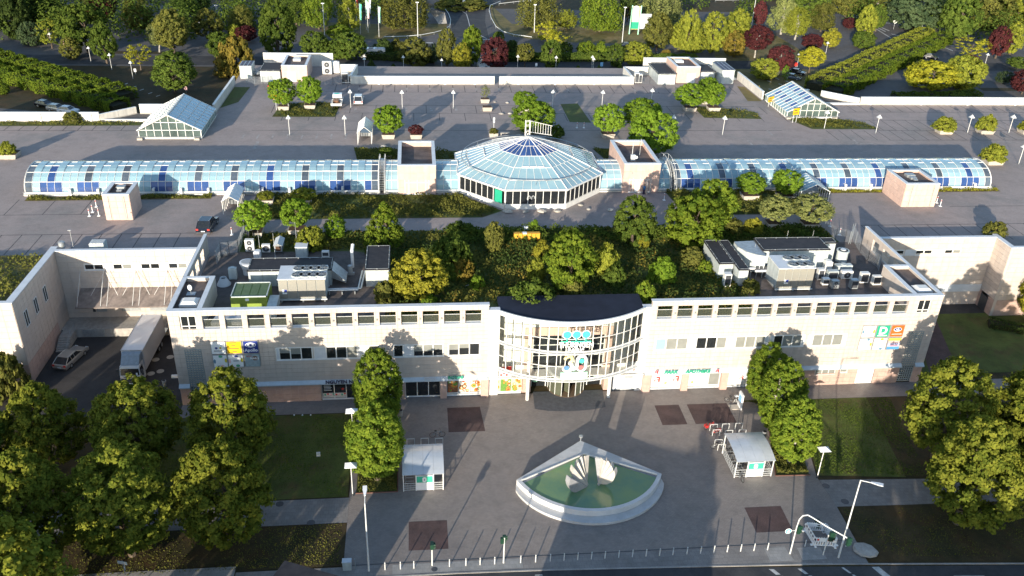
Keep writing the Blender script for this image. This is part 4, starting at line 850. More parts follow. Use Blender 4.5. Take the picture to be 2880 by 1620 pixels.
for i,x in enumerate((69.6,74.0,78.6,84.5,92.2)):
    t=thing('vault_bracket','white sheet bracket post at the foot of the right vault, %s from the glazed shelter'%ORD[i],'bracket',(x,127.0,ZD),group='bracket posts along the vaults'); q=MB(); q.box(x-.16,127.0,ZD,x+.16,127.25,ZD+1.15); q.box(x-.16,127.25,ZD+1.0,x+.16,127.7,ZD+1.15); q.build('post',W['white'],t)
vault('glass_link','short curved glass link between the left pink block and the dome',2.8,6.4,3,lambda i,j,n:'p',raised=False)
vault('glass_link','short curved glass link between the dome and the right pink block',28.8,32.4,3,lambda i,j,n:'p',raised=False)
vault('glass_link','narrow curved glass strip behind the ladder, left of the left pink block',-5.0,-2.95,2,lambda i,j,n:'p',raised=False)
vault('glass_link','narrow curved glass strip behind the ladder, right of the right pink block',38.2,40.3,2,lambda i,j,n:'p',raised=False)
# dome
DX,DY,DI,ZE,ZA=17.6,131.9,11.4,13.2,17.6
DM=thing('glass_dome','low octagonal glass dome on the deck with dark blue panes at its crown','dome',(DX,DY,ZD))
RO=DI/math.cos(math.pi/8)
def oct_(k,r,z):a=math.pi/8+math.pi/4*k; return Vector((DX+r*math.cos(a),DY+r*math.sin(a),z))
def dz(r):
    u=r/RO; return ZE+(ZA-ZE)*(1-u)*(1.0+.18*u)
RINGS=[(0,.20,'b'),(.20,.40,'b'),(.40,.62,'p'),(.62,.84,'p'),(.84,1.0,'p')]
for k in range(8):
    for f0,f1,kind in RINGS:
        n=2 if f1<.21 else 4 if f1<.41 else 5 if f1<.63 else 6 if f1<.85 else 7
        A0,B0=oct_(k,RO*f0,dz(RO*f0)),oct_(k+1,RO*f0,dz(RO*f0)); A1,B1=oct_(k,RO*f1,dz(RO*f1)),oct_(k+1,RO*f1,dz(RO*f1))
        for i in range(n):
            q=MB(); e=.035/max(.5,(B1-A1).length/n); 
            q.quad(A1.lerp(B1,(i+e)/n),A1.lerp(B1,(i+1-e)/n),A0.lerp(B0,(i+1-e)/n),A0.lerp(B0,(i+e)/n))
            kk=kind
            q.build('dome_pane',{'p':GP,'b':GPb}[kk],DM)
            if kind=='p' and f1<.63 and 0<i<n-1 and k%2==1:Ox(DM,'vent_flap','white',(A1.lerp(B1,(i+.5)/n)+Vector((0,0,.12))),(B1-A1)/n*.46,(A0-A1)*.02,(0,0,.10))
    hip=MB(); hip.path([oct_(k,RO*f,dz(RO*f)+.04) for f in(.02,.2,.4,.62,.84,1.0)],.085,5); hip.build('hip_rib',W['white'],DM)
    for f0,f1,kind in RINGS:
        n=2 if f1<.21 else 4 if f1<.41 else 5 if f1<.63 else 6 if f1<.85 else 7
        for i in range(1,n):
            Tx(DM,'glazing_bar','white',oct_(k,RO*f1,dz(RO*f1)+.03).lerp(oct_(k+1,RO*f1,dz(RO*f1)+.03),i/n),oct_(k,RO*f0,dz(RO*f0)+.03).lerp(oct_(k+1,RO*f0,dz(RO*f0)+.03),i/n),.035,n=4)
    for f in(.20,.40,.62,.84):Tx(DM,'ring_bar','white',oct_(k,RO*f,dz(RO*f)+.03),oct_(k+1,RO*f,dz(RO*f)+.03),.04,n=4)
    Tx(DM,'eave_gutter','steel',oct_(k,RO,ZE-.05),oct_(k+1,RO,ZE-.05),.16,n=6)
    # drum wall: plinth, panes, mullions
    ri=RO-.35; A,B_=oct_(k,ri,0),oct_(k+1,ri,0); q=MB(); nn=((A+B_)/2-Vector((DX,DY,0))).normalized()
    q.obox((A+B_)/2+Vector((0,0,10.4)),(B_-A)/2,nn*.15,(0,0,.42)); q.build('drum_plinth',W['white'],DM)
    for i in range(8):
        q=MB(); c=A.lerp(B_,(i+.5)/8)+Vector((0,0,11.98)); q.obox(c,(B_-A)/8*.47,nn*.02,(0,0,1.13)); q.build('drum_pane',W['glass'],DM)
        q=MB(); c=A.lerp(B_,i/8)+Vector((0,0,11.98)); q.obox(c,(B_-A).normalized()*(.11 if i==0 else .045),nn*.08,(0,0,1.15)); q.build('drum_mullion',W['white'],DM)
rl=MB(); P=[Vector((DX+10.6*math.cos(a),DY+10.6*math.sin(a),14.35)) for a in[2*math.pi*k/48 for k in range(49)]]; rl.path(P,.07,5); rl.build('ring_rail',W['galv'],DM)
rl=MB()
for k in range(0,48,3):p=P[k]; rl.tube(p,(p.x,p.y,13.4),.03,n=4)
rl.build('rail_post',W['galv'],DM)
for x,m_,l in((12.0,'green','green'),(16.9,'mint','pale 30'),(21.0,'blue','blue')):
    t=thing('window_banner',{'green':'green banner behind the dome glass at its front left corner','pale 30':'pale banner with curved figures in the middle of the dome front','blue':'blue banner behind the right end of the dome front'}[l],'banner',(x,120.8,11)); q=MB()
    yy=120.83 if x>13 else 121.4
    q.box(x-.75,yy-.0,10.95,x+.75,yy+.02,13.0) if x>13 else q.obox((x,yy-.25,11.98),(.5,-.5,0),(.01,.01,0),(0,0,1.0)); q.build('cloth',W[m_],t)
    if x==16.9:
        for s in(-.3,.35):q=MB(); q.path([(x+s-.25,yy-.03,11.5),(x+s-.2,yy-.03,12.0),(x+s,yy-.03,12.15),(x+s+.2,yy-.03,12.0),(x+s+.2,yy-.03,11.7)],.07,5); q.build('figure',W['grey'],t)
# ladder mast at the crown
t=thing('dome_ladder','white lattice mast and wheeled ladder frame standing over the crown of the dome','ladder',(17.7,135,16)); q=MB()
for dx_ in(-.35,.35):
    for dy_ in(-.3,.3):q.tube((17.7+dx_,134.0+dy_,16.9),(17.7+dx_,134.0+dy_,19.6),.06,n=4)
for z in(17.0,17.9,18.8,19.5):
    for a,c in(((-.35,-.3),(.35,-.3)),((.35,-.3),(.35,.3)),((.35,.3),(-.35,.3)),((-.35,.3),(-.35,-.3))):q.tube((17.7+a[0],134+a[1],z),(17.7+c[0],134+c[1],z),.04,n=4)
q.tube((17.35,133.7,17.0),(18.05,133.7,17.9),.04,n=4); q.tube((18.05,133.7,17.0),(17.35,133.7,17.9),.04,n=4); q.build('mast',W['white'],t); q=MB()
for k in range(9):x=18.4+.42*k; q.tube((x,136,17.0-.06*k),(x,136,18.9-.1*k),.04,n=4)
q.tube((18.2,136,18.95),(22.0,136,18.05),.05,n=4); q.tube((18.2,136,17.05),(22.0,136,16.5),.05,n=4); q.build('guard',W['white'],t)
# pink blocks beside the dome
def block(x0,x1,y0,y1,z1,label,name='roof_block',door=None,hatch=None,pinkm='pink'):
    t=thing(name,label,'building',((x0+x1)/2,(y0+y1)/2,ZD)); q=MB(); w=.32
    q.box(x0,y0,ZD,x1,y0+w,z1-.1); q.box(x0,y1-w,ZD,x1,y1,z1-.1); q.box(x0,y0+w,ZD,x0+w,y1-w,z1-.1); q.box(x1-w,y0+w,ZD,x1,y1-w,z1-.1); q.build('wall_core',W[pinkm],t)
    q=MB(); q.box(x0-.06,y0-.06,z1-.1,x1+.06,y0+.5,z1); q.box(x0-.06,y1-.5,z1-.1,x1+.06,y1+.06,z1); q.box(x0-.06,y0+.5,z1-.1,x0+.5,y1-.5,z1); q.box(x1-.5,y0+.5,z1-.1,x1+.06,y1-.5,z1); q.build('coping',W['coping'],t)
    Bx(t,'roof','gravelroof',x0+w,y0+w,z1-1.3,x1-w,y1-w,z1-.9 if door else z1-.45)
    h=(z1-.1-ZD); zs=[ZD+h*k/4 for k in range(5)]; op=[(door[0]-x0,ZD,door[1]-x0,door[2])] if door else[]
    clad(t,(x0,y0,0),0,lin(0,x1-x0,1.0),zs,op,W[pinkm]); clad(t,(x1,y0,0),math.pi/2,lin(0,y1-y0,1.1),zs,[],W[pinkm]); clad(t,(x0,y1,0),-math.pi/2,lin(0,y1-y0,1.1),zs,[],W[pinkm])
    if hatch:
        hx,hy,hw,hl=hatch; Bx(t,'hatch','white',hx-hw/2,hy-hl/2,z1-.5,hx+hw/2,hy+hl/2,z1+.02)
    return t
t=block(-2.95,2.8,126.95,138.3,14.8,'pink flat-roofed block with glazed doors left of the dome',door=(-2.0,1.8,12.5))
window(t,-2.0,ZD+.05,1.8,12.5,126.97,[(-1.95,-1.35,ZD+.1,11.9,'d'),(-1.35,-.05,ZD+.1,11.9,'d'),(-.05,1.25,ZD+.1,11.9,'d'),(1.25,1.75,ZD+.1,11.9,'d'),(-1.95,-1.35,11.95,12.45,'d'),(-1.35,1.25,11.95,12.45,'d'),(1.25,1.75,11.95,12.45,'d')],frame=.09)
t=block(32.4,38.2,127.1,138.5,14.86,'pink flat-roofed block with an open door right of the dome',door=(33.4,36.95,12.75))
window(t,33.4,ZD+.05,36.95,12.75,127.12,[(33.45,34.0,ZD+.1,12.1,'d'),(34.0,35.15,ZD+.1,12.1,'d'),(35.15,36.35,ZD+.1,12.1,'d'),(36.35,36.9,ZD+.1,12.1,'d'),(33.45,34.0,12.15,12.7,'d'),(34.0,36.35,12.15,12.7,'d'),(36.35,36.9,12.15,12.7,'d')],frame=.09)
Ox(t,'open_door','alu',(36.1,126.6,ZD+1.05),(.12,-.5,0),(.02,.01,0),(0,0,1.0))
for x in(33.7,36.9):q=MB(); q.disc((x,127.05,13.3),(0,-1,0),.13,.15,8); q.build('wall_lamp',W['galv'],t)
t=thing('door_sticker','white capsule shaped sticker on the door of the right pink block','sign',(34.6,127,ZD)); Sx(t,'capsule','signwhite',[(34.6+.36*math.cos(a),127.02,11.1+(.55 if math.sin(a)>0 else-.55)+.36*math.sin(a)) for a in[math.pi*2*j/16 for j in range(16)]],(0,.01,0))
t=thing('person','person in a blue top standing in the open door of the right pink block','person',(35.7,126.3,ZD)); q=MB(); q.tube((35.62,126.3,ZD+.02),(35.62,126.3,ZD+.8),.08,.11,6); q.tube((35.8,126.3,ZD+.02),(35.8,126.3,ZD+.8),.08,.11,6); q.lathe([(.17,0),(.2,.15),(.22,.5),(.12,.62),(.07,.66),(.07,.72),(.11,.78),(.12,.88),(.06,.96)],(35.7,126.3,ZD+.78),10); q.tube((35.5,126.25,ZD+1.35),(35.45,126.05,ZD+.9),.06,.04,6); q.tube((35.92,126.25,ZD+1.35),(35.95,126.05,ZD+.95),.06,.04,6); q.build('body',mat('skin_tone',(.35,.22,.16),.6),t,smooth=True)
q=MB(); q.lathe([(.20,0),(.215,.15),(.235,.5),(.14,.62)],(35.7,126.3,ZD+.80),10); q.build('blue_top',mat('blue_cloth',(.03,.16,.40),.8),t,smooth=True); q=MB(); q.tube((35.62,126.3,ZD+.05),(35.62,126.3,ZD+.85),.095,.125,6); q.tube((35.8,126.3,ZD+.05),(35.8,126.3,ZD+.85),.095,.125,6); q.build('trousers',W['text_dark'],t)
t=thing('roof_mast','white antenna unit standing on the gravel roof of the right pink block','antenna',(34.6,132,13.9)); q=MB(); q.rbox(34.6,131.0,13.9,.7,.5,1.0); q.build('cabinet',W['white'],t); q=MB(); q.tube((34.6,131.6,13.9),(34.6,131.6,16.6),.05,n=5); q.tube((36.2,133,13.9),(36.2,133,16.9),.025,n=4); q.disc((35.2,131.2,14.4),(0,-1,.3),.25,.05,10); q.build('mast',W['steel'],t)
# lift towers
t=block(-43.75,-40.2,118.2,122.9,13.9,'square pink lift tower on the deck in front of the left vault, beside white posts','lift_tower',pinkm='pink'); 
q=MB(); q.rbox(-42.0,121.2,13.45,1.0,.8,.45); q.rbox(-42.0,121.2,13.9,1.2,1.0,.08); q.rbox(-42.0,120.2,13.45,.7,.6,.3); q.build('roof_vent',W['galv'],t)
for x in(-43.05,-40.9):Bx(t,'downpipe','galv',x-.04,118.08,ZD+.1,x+.04,118.16,13.6)
t=block(75.8,81.3,120.3,126.6,13.9,'wide pink lift tower on the deck in front of the right vault','lift_tower')
q=MB(); q.rbox(78.6,124.6,13.45,1.4,1.0,.4); q.rbox(78.6,123.6,13.45,1.0,.8,.3); q.rbox(78.6,122.8,13.45,.6,.6,.25); q.build('roof_vent',W['galv'],t)
for x in(76.9,80.5):Bx(t,'downpipe','galv',x-.04,120.18,ZD+.1,x+.04,120.26,13.6)
# stairs over the vault
def ladder(x,label):
    t=thing('vault_ladder',label,'ladder',(x,YM,ZD)); q=MB()
    for s in(-.42,.42):q.path([vpt(x+s,k/14,.22) for k in range(15)],.05,4)
    q.build('stringer',W['steel'],t); q=MB()
    for k in range(40):p=vpt(x,(k+.5)/40,.22); q.obox(p,(.42,0,0),(0,.09,0),(0,0,.02))
    q.build('tread',W['galv'],t); q=MB()
    for s in(-.42,.42):
        q.path([vpt(x+s,k/14,1.0) for k in range(15)],.035,4)
        for k in range(0,15,2):q.tube(vpt(x+s,k/14,.22),vpt(x+s,k/14,1.0),.025,n=4)
    q.build('handrail',W['steel'],t)
ladder(-5.5,'steel ladder stair arching over the vault beside the left pink block'); ladder(40.65,'steel ladder stair arching over the vault beside the right pink block')

# parapets round the deck
def parapet(x0,y0,x1,y1,h,label,name='parapet_wall',step=6.2,post=None,z=ZD,th=.35,m='whitewall',foot=True):
    p,q_=Vector((x0,y0,0)),Vector((x1,y1,0)); d=(q_-p); L=d.length; u=d/L; n=Vector((u.y,-u.x,0)); t=thing(name,label,'wall',(x0,y0,z))
    k=max(1,round(L/step))
    for i in range(k):
        a,c=p+u*(L*i/k+.02),p+u*(L*(i+1)/k-.02); b=MB(); b.obox((a+c)/2+Vector((0,0,z+h/2)),(c-a)/2,n*th/2,(0,0,h/2)); b.build('wall_slab',W[m],t)
    Ox(t,'coping','white',(p+q_)/2+Vector((0,0,z+h+.035)),d/2,n*(th/2+.06),(0,0,.04))
    if foot:Ox(t,'foot_strip','concrete',(p+q_)/2+n*(th/2+.04)+Vector((0,0,z+.09)),d/2,n*.045,(0,0,.09))
    for f in(post or[]):a=p+u*(L*f)+n*(th/2+.08); Ox(t,'wall_post','white',a+Vector((0,0,z+h*.47)),u*.22,n*.07,(0,0,h*.46))
    return t
parapet(-13.9,189.8,17.3,190.3,1.72,'white parapet wall at the back of the deck, left half',post=(.19,.42,.65,.86)); parapet(18.3,190.3,48.8,190.9,1.72,'white parapet wall at the back of the deck, right half behind the lamps',post=(.14,.41,.7))
parapet(-110,163.4,-58.1,163.4,1.68,'white parapet wall at the far left edge of the deck',post=(.8,.97)); parapet(95.3,176.0,140,176.0,1.62,'white parapet wall along the far right edge of the deck',post=(.05,.31,.55,.8))
parapet(-38.55,168.3,-38.3,189,1.75,'bluish white parapet running back from the left glass ramp house with square holes',step=3.4)
for i in range(5):pass
parapet(74.75,179.6,74.7,196,1.7,'white parapet running back from the right glass ramp house with a yellow sign',step=3.2)
parapet(-58.1,163.4,-52.9,168.2,1.3,'low white ramp wall slanting back left of the left glass ramp house',step=4); parapet(-52.2,168.2,-46.5,168.2,1.8,'white wall piece with two square windows behind the left glass ramp house',step=6)
for x in(-51.3,-48.6):pass
parapet(89.0,182.0,95.2,176.2,1.3,'low white ramp wall slanting back right of the right glass ramp house',step=4); parapet(80.8,181.0,85.6,181.0,1.8,'short white wall behind the right glass ramp house',step=6)
sheet('ramp_floor',[(-57.8,163.6),(-46,163.6),(-46,167.9),(-53,167.9)],ZD+.03,G_asph2); sheet('ramp_floor',[(86.5,176.2),(95,176.2),(89.2,180.6),(86.5,180.6)],ZD+.03,G_asph2)
parapet(-57.8,163.45,-49.5,163.45,.35,'low white kerb wall left of the left glass ramp house',step=8,foot=False); parapet(87.3,175.9,95.2,175.9,.35,'low white kerb wall right of the right glass ramp house',step=8,foot=False)
# recesses at the back with plant
parapet(-34.5,205,-18.8,205,2.9,'white wall behind the left roof plant, the taller one',step=16,foot=False); parapet(-18.7,199,-13.2,199,1.9,'white wall behind the white fan units, left back corner',step=6,foot=False); parapet(-13.1,199,-13.9,190,1.9,'short white side wall right of the fan units',step=9,foot=False)
parapet(54.2,205,74.5,205,2.6,'white wall behind the right roof plant, the taller one',step=21,foot=False); parapet(48.3,199,54.0,199,1.9,'white wall behind the pipes left of the right plant shed',step=6,foot=False); parapet(48.2,191,48.2,199,1.9,'short white side wall left of the right plant shed',step=9,foot=False)
t=block(-28.65,-23.3,191.5,201.0,13.55,'pink stair head with a white roof hatch at the back left',hatch=(-26.0,197.8,1.6,1.9)); Bx(t,'door','white',-27.5,191.38,ZD,-25.8,191.44,12.1)
t=block(58.85,64.35,192.55,201.6,13.75,'pink stair head with a white roof hatch at the back right',hatch=(60.9,198.6,1.9,1.9)); Bx(t,'door','coping',61.5,192.43,ZD,63.4,192.49,12.2)
def shed(x0,y0,x1,y1,h,label,z=ZD,rail=True,name='plant_shed',cut=None):
    t=thing(name,label,'plant shed',((x0+x1)/2,(y0+y1)/2,z)); Bx(t,'wall','ductgrey',x0,y0,z,x1,y1,z+h)
    Bx(t,'roof','bitumen',x0-.12,y0-.12,z+h,x1+.12,y1+.12,z+h+.12)
    n=max(1,int((x1-x0)/1.6))
    for k in range(1,n):q=MB(); xx=x0+(x1-x0)*k/n; q.box(xx-.025,y0-.02,z+.1,xx+.025,y0,z+h-.05); q.build('wall_seam',W['galv'],t)
    if rail:
        q=MB()
        for a,c in(((x0,y0),(x1,y0)),((x1,y0),(x1,y1)),((x1,y1),(x0,y1)),((x0,y1),(x0,y0))):
            q.tube((*a,z+h+.2),(*c,z+h+.2),.03,n=4); L=math.dist(a,c)
            for k in range(int(L/1.3)+1):f=k/max(1,int(L/1.3)); xx,yy=a[0]+(c[0]-a[0])*f,a[1]+(c[1]-a[1])*f; q.box(xx-.06,yy-.06,z+h+.12,xx+.06,yy+.06,z+h+.22)
        q.build('lightning_rail',W['galv'],t)
    return t
shed(-33.2,191.2,-29.0,198,2.35,'grey plant shed with a flat black roof left of the left pink stair head'); shed(54.4,191.2,58.4,200.6,2.3,'grey plant shed with a striped black roof left of the right pink stair head'); shed(65.2,195,68.8,201.5,1.9,'low dark plant shed right of the right pink stair head')
def solar_box(x0,y0,x1,y1,h,label):
    t=thing('fan_cabinet',label,'fan cabinet',((x0+x1)/2,(y0+y1)/2,ZD)); Bx(t,'cabinet','ductgrey',x0,y0,ZD,x1,y1,ZD+h); Bx(t,'lid','galv',x0-.1,y0-.1,ZD+h,x1+.1,y1+.1,ZD+h+.08)
    for i in range(3):
        for j in range(2):q=MB(); w,d=(x1-x0)/3,(y1-y0)/2; q.box(x0+w*i+.12,y0+d*j+.12,ZD+h+.08,x0+w*(i+1)-.12,y0+d*(j+1)-.12,ZD+h+.11); q.build('roof_panel',W['text_dark'],t)
    for a,c,z0,z1 in((.15,.4,1.3,1.9),(.55,.85,1.3,1.9),(.15,.35,.3,.9)):Bx(t,'louvre','white',x0+(x1-x0)*a,y0-.02,ZD+h*.4+z0*.5,x0+(x1-x0)*c,y0,ZD+h*.4+z1*.5)
    Lx(t,'cowl','galv',[(.9,0),(.9,.1),(.0,.9)],(x1+.6,y0+2.5,ZD+.5),12)
solar_box(-37.9,193.8,-35.4,198.2,2.7,'grey fan cabinet with six dark roof panels beside the left back parapet'); solar_box(69.4,192.0,72.3,199.5,3.1,'grey fan cabinet with six dark roof panels beside the right back parapet')
# glass ramp houses
def ramp_house(x0,x1,y0,y1,hw,hr,label,sky):
    t=thing('ramp_house',label,'glasshouse',((x0+x1)/2,(y0+y1)/2,ZD)); xm=(x0+x1)/2; ov=.25
    q=MB(); q.box(x0,y0,ZD,x1,y0+.2,ZD+.25); q.box(x0,y0+.2,ZD,x0+.2,y1,ZD+.25); q.box(x1-.2,y0+.2,ZD,x1,y1,ZD+.25); q.build('plinth',W['white'],t)
    nf=8
    for i in range(nf): # front gable
        a,c=x0+(x1-x0)*i/nf,x0+(x1-x0)*(i+1)/nf; top=lambda x:ZD+hw+hr*(1-abs(x-xm)/((x1-x0)/2))
        Bx(t,'gable_pane',GPr,a+.05,y0+.05,ZD+.25,c-.05,y0+.08,ZD+1.55); q=MB(); q.add([(a+.05,y0+.05,ZD+1.65),(c-.05,y0+.05,ZD+1.65),(c-.05,y0+.05,max(ZD+1.66,top(c)-.12)),(a+.05,y0+.05,max(ZD+1.66,top(a)-.12))],[(0,1,2,3)]); q.build('gable_pane',GPr,t)
    for i in range(nf+1):a=x0+(x1-x0)*i/nf; Bx(t,'gable_post','white',a-.045,y0-.02,ZD+.2,a+.045,y0+.12,ZD+hw+hr*(1-abs(a-xm)/((x1-x0)/2))-.05)
    for z in(1.6,3.0):
        hwid=(x1-x0)/2*(1-max(0,(z-hw))/hr); Bx(t,'gable_rail','white',xm-hwid,y0-.025,ZD+z-.05,xm+hwid,y0+.11,ZD+z+.05)
    for s,xx in((-1,x0),(1,x1)):
        for k in range(10):
            a,c=y0+(y1-y0)*k/10,y0+(y1-y0)*(k+1)/10; q=MB(); q.box(xx-.02,a+.06,ZD+.25,xx+.02,c-.06,ZD+hw-.08); q.build('side_pane',mat('side_glass',(.30,.40,.36),.1,.15),t); Bx(t,'side_post','white',xx-.07,a-.04,ZD,xx+.07,a+.04,ZD+hw)
        n=9; sl=Vector((xm-xx,0,hr))
        for k in range(n): # roof panes
            a,c=y0-ov+(y1-y0+ov)*k/n,y0-ov+(y1-y0+ov)*(k+1)/n
            for j in range(4):
                f0,f1=j/4,(j+1)/4; q=MB(); e=Vector((xx-s*-.2,0,ZD+hw-.08)); p0,p1=e+sl*(f0+.012),e+sl*(f1-.012); dy=Vector((0,1,0)); q.quad(p0+dy*(a+.05),p0+dy*(c-.05),p1+dy*(c-.05),p1+dy*(a+.05)); q.build('roof_pane',GP if(not sky or(k+j)%2 or k%2==0) else GPb,t)
        for k in range(n+1):
            a=y0-ov+(y1-y0+ov)*k/n; e=Vector((xx+s*.2,a,ZD+hw-.05)); Tx(t,'rafter','white',e,Vector((xm,a,ZD+hw+hr)),.06 if k else .11,n=4)
        for k in range(5):e=Vector((xx+s*.2,0,ZD+hw-.06))+sl*(k/4); Tx(t,'roof_purlin','white',(e.x,y0-ov,e.z),(e.x,y1,e.z),.05,n=4)
    Bx(t,'ridge_cap','white',xm-.12,y0-ov,ZD+hw+hr-.05,xm+.12,y1,ZD+hw+hr+.1)
    q=MB(); q.tube((x0-.3,y0-.35,ZD+.5),(x1+.3,y0-.35,ZD+.5),.05,n=5); q.tube((x1+.3,y0-.35,ZD+.5),(x1+.3,y1,ZD+.5),.05,n=5); q.build('guard_rail',W['galv'],t)
    for xx in(x0-.1,x1-1.0):q=MB(); q.rbox(xx+.3,y0-.5,ZD,.9,.5,.35); q.build('guard_block',W['pale_conc'],t)
ramp_house(-48.5,-37.9,153.4,166.4,1.65,2.75,'gabled glass ramp house at the left edge of the deck',False); ramp_house(75.0,85.7,166.2,178.8,1.35,2.85,'gabled glass ramp house at the right edge with blue striped roof panes',True)
# trees, shrubs, hedges
rng=np.random.default_rng(11)
def leaf_mesh(name,C,Nrm,size,tone,aspect=.62,bend=.25,zs=1.0):
    """leaf quads (each folded along its middle into two) at centres C with rough normals Nrm"""
    n=len(C); C=np.array(C,float); C[:,2]/=zs; r=rng.normal(size=(n,3)); u=np.cross(Nrm,r); u/=np.linalg.norm(u,axis=1,keepdims=True)+1e-9; w=np.cross(Nrm,u); w/=np.linalg.norm(w,axis=1,keepdims=True)+1e-9
    s=(size if np.ndim(size) else np.full(n,size))[:,None]; nn=Nrm/(np.linalg.norm(Nrm,axis=1,keepdims=True)+1e-9)
    V=np.stack([C-u*s*.5,C+w*s*.5*aspect-nn*s*bend*.5,C+u*s*.5,C-w*s*.5*aspect-nn*s*bend*.5],1).reshape(-1,3)
    V[:,2]*=zs
    F=np.arange(n*4).reshape(-1,4)
    me=bpy.data.meshes.new(name); me.vertices.add(n*4); me.loops.add(n*4); me.polygons.add(n)
    me.vertices.foreach_set('co',V.astype(np.float32).ravel()); me.loops.foreach_set('vertex_index',F.ravel().astype(np.int32))
    me.polygons.foreach_set('loop_start',(np.arange(n)*4).astype(np.int32)); me.polygons.foreach_set('loop_total',np.full(n,4,np.int32))
    a=me.attributes.new('tone','FLOAT','FACE'); a.data.foreach_set('value',tone.astype(np.float32))
    me.update(); me.materials.append(None); return me
def crown(name,shape,n_spray,per,leaf,seed,lump=.22,spray=.16,inner=.35,droop=0.0,up=.35,gap=0.0):
    """unit crown: radius 1, height 0..1, made of sprays of leaves; shape(t) gives the radius at height t"""
    g=np.random.default_rng(seed); C=[]; Nr=[]; T=[]
    lob=g.normal(size=(9,3)); lob/=np.linalg.norm(lob,axis=1,keepdims=True); la=g.uniform(.4,1,9)
    k=0
    while k<n_spray:
        t=g.uniform(.0,1); R=shape(t)
        if g.uniform()>R+.08:continue
        a=g.uniform(0,2*math.pi); d=np.array([math.cos(a),math.sin(a),(t-.45)*1.6]); dn=d/np.linalg.norm(d)
        bump=1+lump*(np.max(lob@dn*la)-.55)*1.6+g.normal()*lump*.22
        if gap and(np.sin(lob[0]@dn*7+seed)+np.sin(lob[1]@dn*9))<-2+gap*2:continue
        rr=R*bump*(1 if g.uniform()>inner else g.uniform(.35,.9))
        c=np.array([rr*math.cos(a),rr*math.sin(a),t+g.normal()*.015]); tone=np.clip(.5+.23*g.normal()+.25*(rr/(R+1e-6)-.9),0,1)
        sp=spray*g.uniform(.6,1.25)*(.55+.45*R)
        m=per; off=g.normal(size=(m,3)); off/=np.linalg.norm(off,axis=1,keepdims=True)+1e-9; off*=(g.uniform(0,1,(m,1))**.45)*sp
        off[:,2]*=ASP[0]*.75
        p=c+off; out=np.stack([off[:,0]*1.0+.45*math.cos(a)*sp,off[:,1]+.45*math.sin(a)*sp,off[:,2]/max(ASP[0],.2)+up*sp],1)
        out=out/(np.linalg.norm(out,axis=1,keepdims=True)+1e-9)+g.normal(size=(m,3))*.33
        if droop:p[:,2]-=droop*np.abs(g.normal(size=m))*sp
        C.append(p); Nr.append(out); T.append(np.clip(tone+.16*g.normal(size=m),0,1)); k+=1
    C=np.concatenate(C); Nr=np.concatenate(Nr); T=np.concatenate(T)
    C[:,2]=np.clip(C[:,2],-.02,None)
    return leaf_mesh(name,C,Nr,leaf*rng.uniform(.65,1.25,len(C)),T,zs=ASP[0])
ASP=[.55] # radius / height of the tree the unit crown is used for, keeps sprays round
def mk(shape,asp,*a,**k):
    ASP[0]=asp; me=crown('crown',shape,*a,**k)
    # leaves were laid out in unit space: stretch z so that sizes stay equal once scaled by (r, r, h)
    return me
S_round=lambda t:max(0,(1-abs((t-.46)/.54)**2.3))**.5 if t>.46 else max(0,(1-abs((t-.46)/.48)**2.0))**.5
S_oval=lambda t:max(0,1-abs((t-.40)/(.62 if t>.4 else .42))**2.0)**.6
S_lime=lambda t:(max(0,1-((t-.30)/.72)**2.0)**.75 if t>.3 else max(0,1-((t-.30)/.36)**2)**.45)
S_col=lambda t:(max(0,1-((t-.42)/.60)**2.2)**.8 if t>.42 else max(0,1-abs((t-.42)/.46)**2.6)**.5)
S_cone=lambda t:max(0.0,(1-t))**.72*min(1,(t+.03)*9)
S_bush=lambda t:max(0,1-(t/1.02)**2.3)**.55
S_airy=lambda t:max(0,1-abs((t-.45)/.56)**1.8)**.55
S_top=lambda t:max(0,1-((t-.62)/(.40 if t>.62 else .64))**2)**.5
PROTO={
 'lime':[mk(S_lime,.40,460,44,.095,100+i,lump=.30,spray=.165,up=.55) for i in range(3)],
 'round':[mk(S_round,.5,250,38,.125,200+i,lump=.28,spray=.20) for i in range(3)],
 'oval':[mk(S_oval,.42,250,38,.125,300+i,lump=.26,spray=.20) for i in range(3)],
 'column':[mk(S_col,.30,620,34,.115,400+i,lump=.16,spray=.17,up=.9) for i in range(2)],
 'cone':[mk(S_cone,.45,300,26,.11,500+i,lump=.2,spray=.17,up=.1) for i in range(2)],
 'bush':[mk(S_bush,.8,140,36,.16,600+i,lump=.30,spray=.24) for i in range(3)],
 'airy':[mk(S_airy,.42,200,32,.115,700+i,lump=.34,spray=.21,droop=.5,gap=.12,inner=.5) for i in range(3)],
 'sparse':[mk(S_top,.42,70,26,.13,800+i,lump=.40,spray=.24,gap=.2,inner=.5) for i in range(3)],
 'willow':[mk(S_round,.5,230,34,.10,900+i,lump=.34,spray=.19,droop=1.4,up=.1) for i in range(2)],
}
ASPR={'lime':.40,'round':.5,'oval':.42,'column':.30,'cone':.45,'bush':.8,'airy':.42,'sparse':.42,'willow':.5}
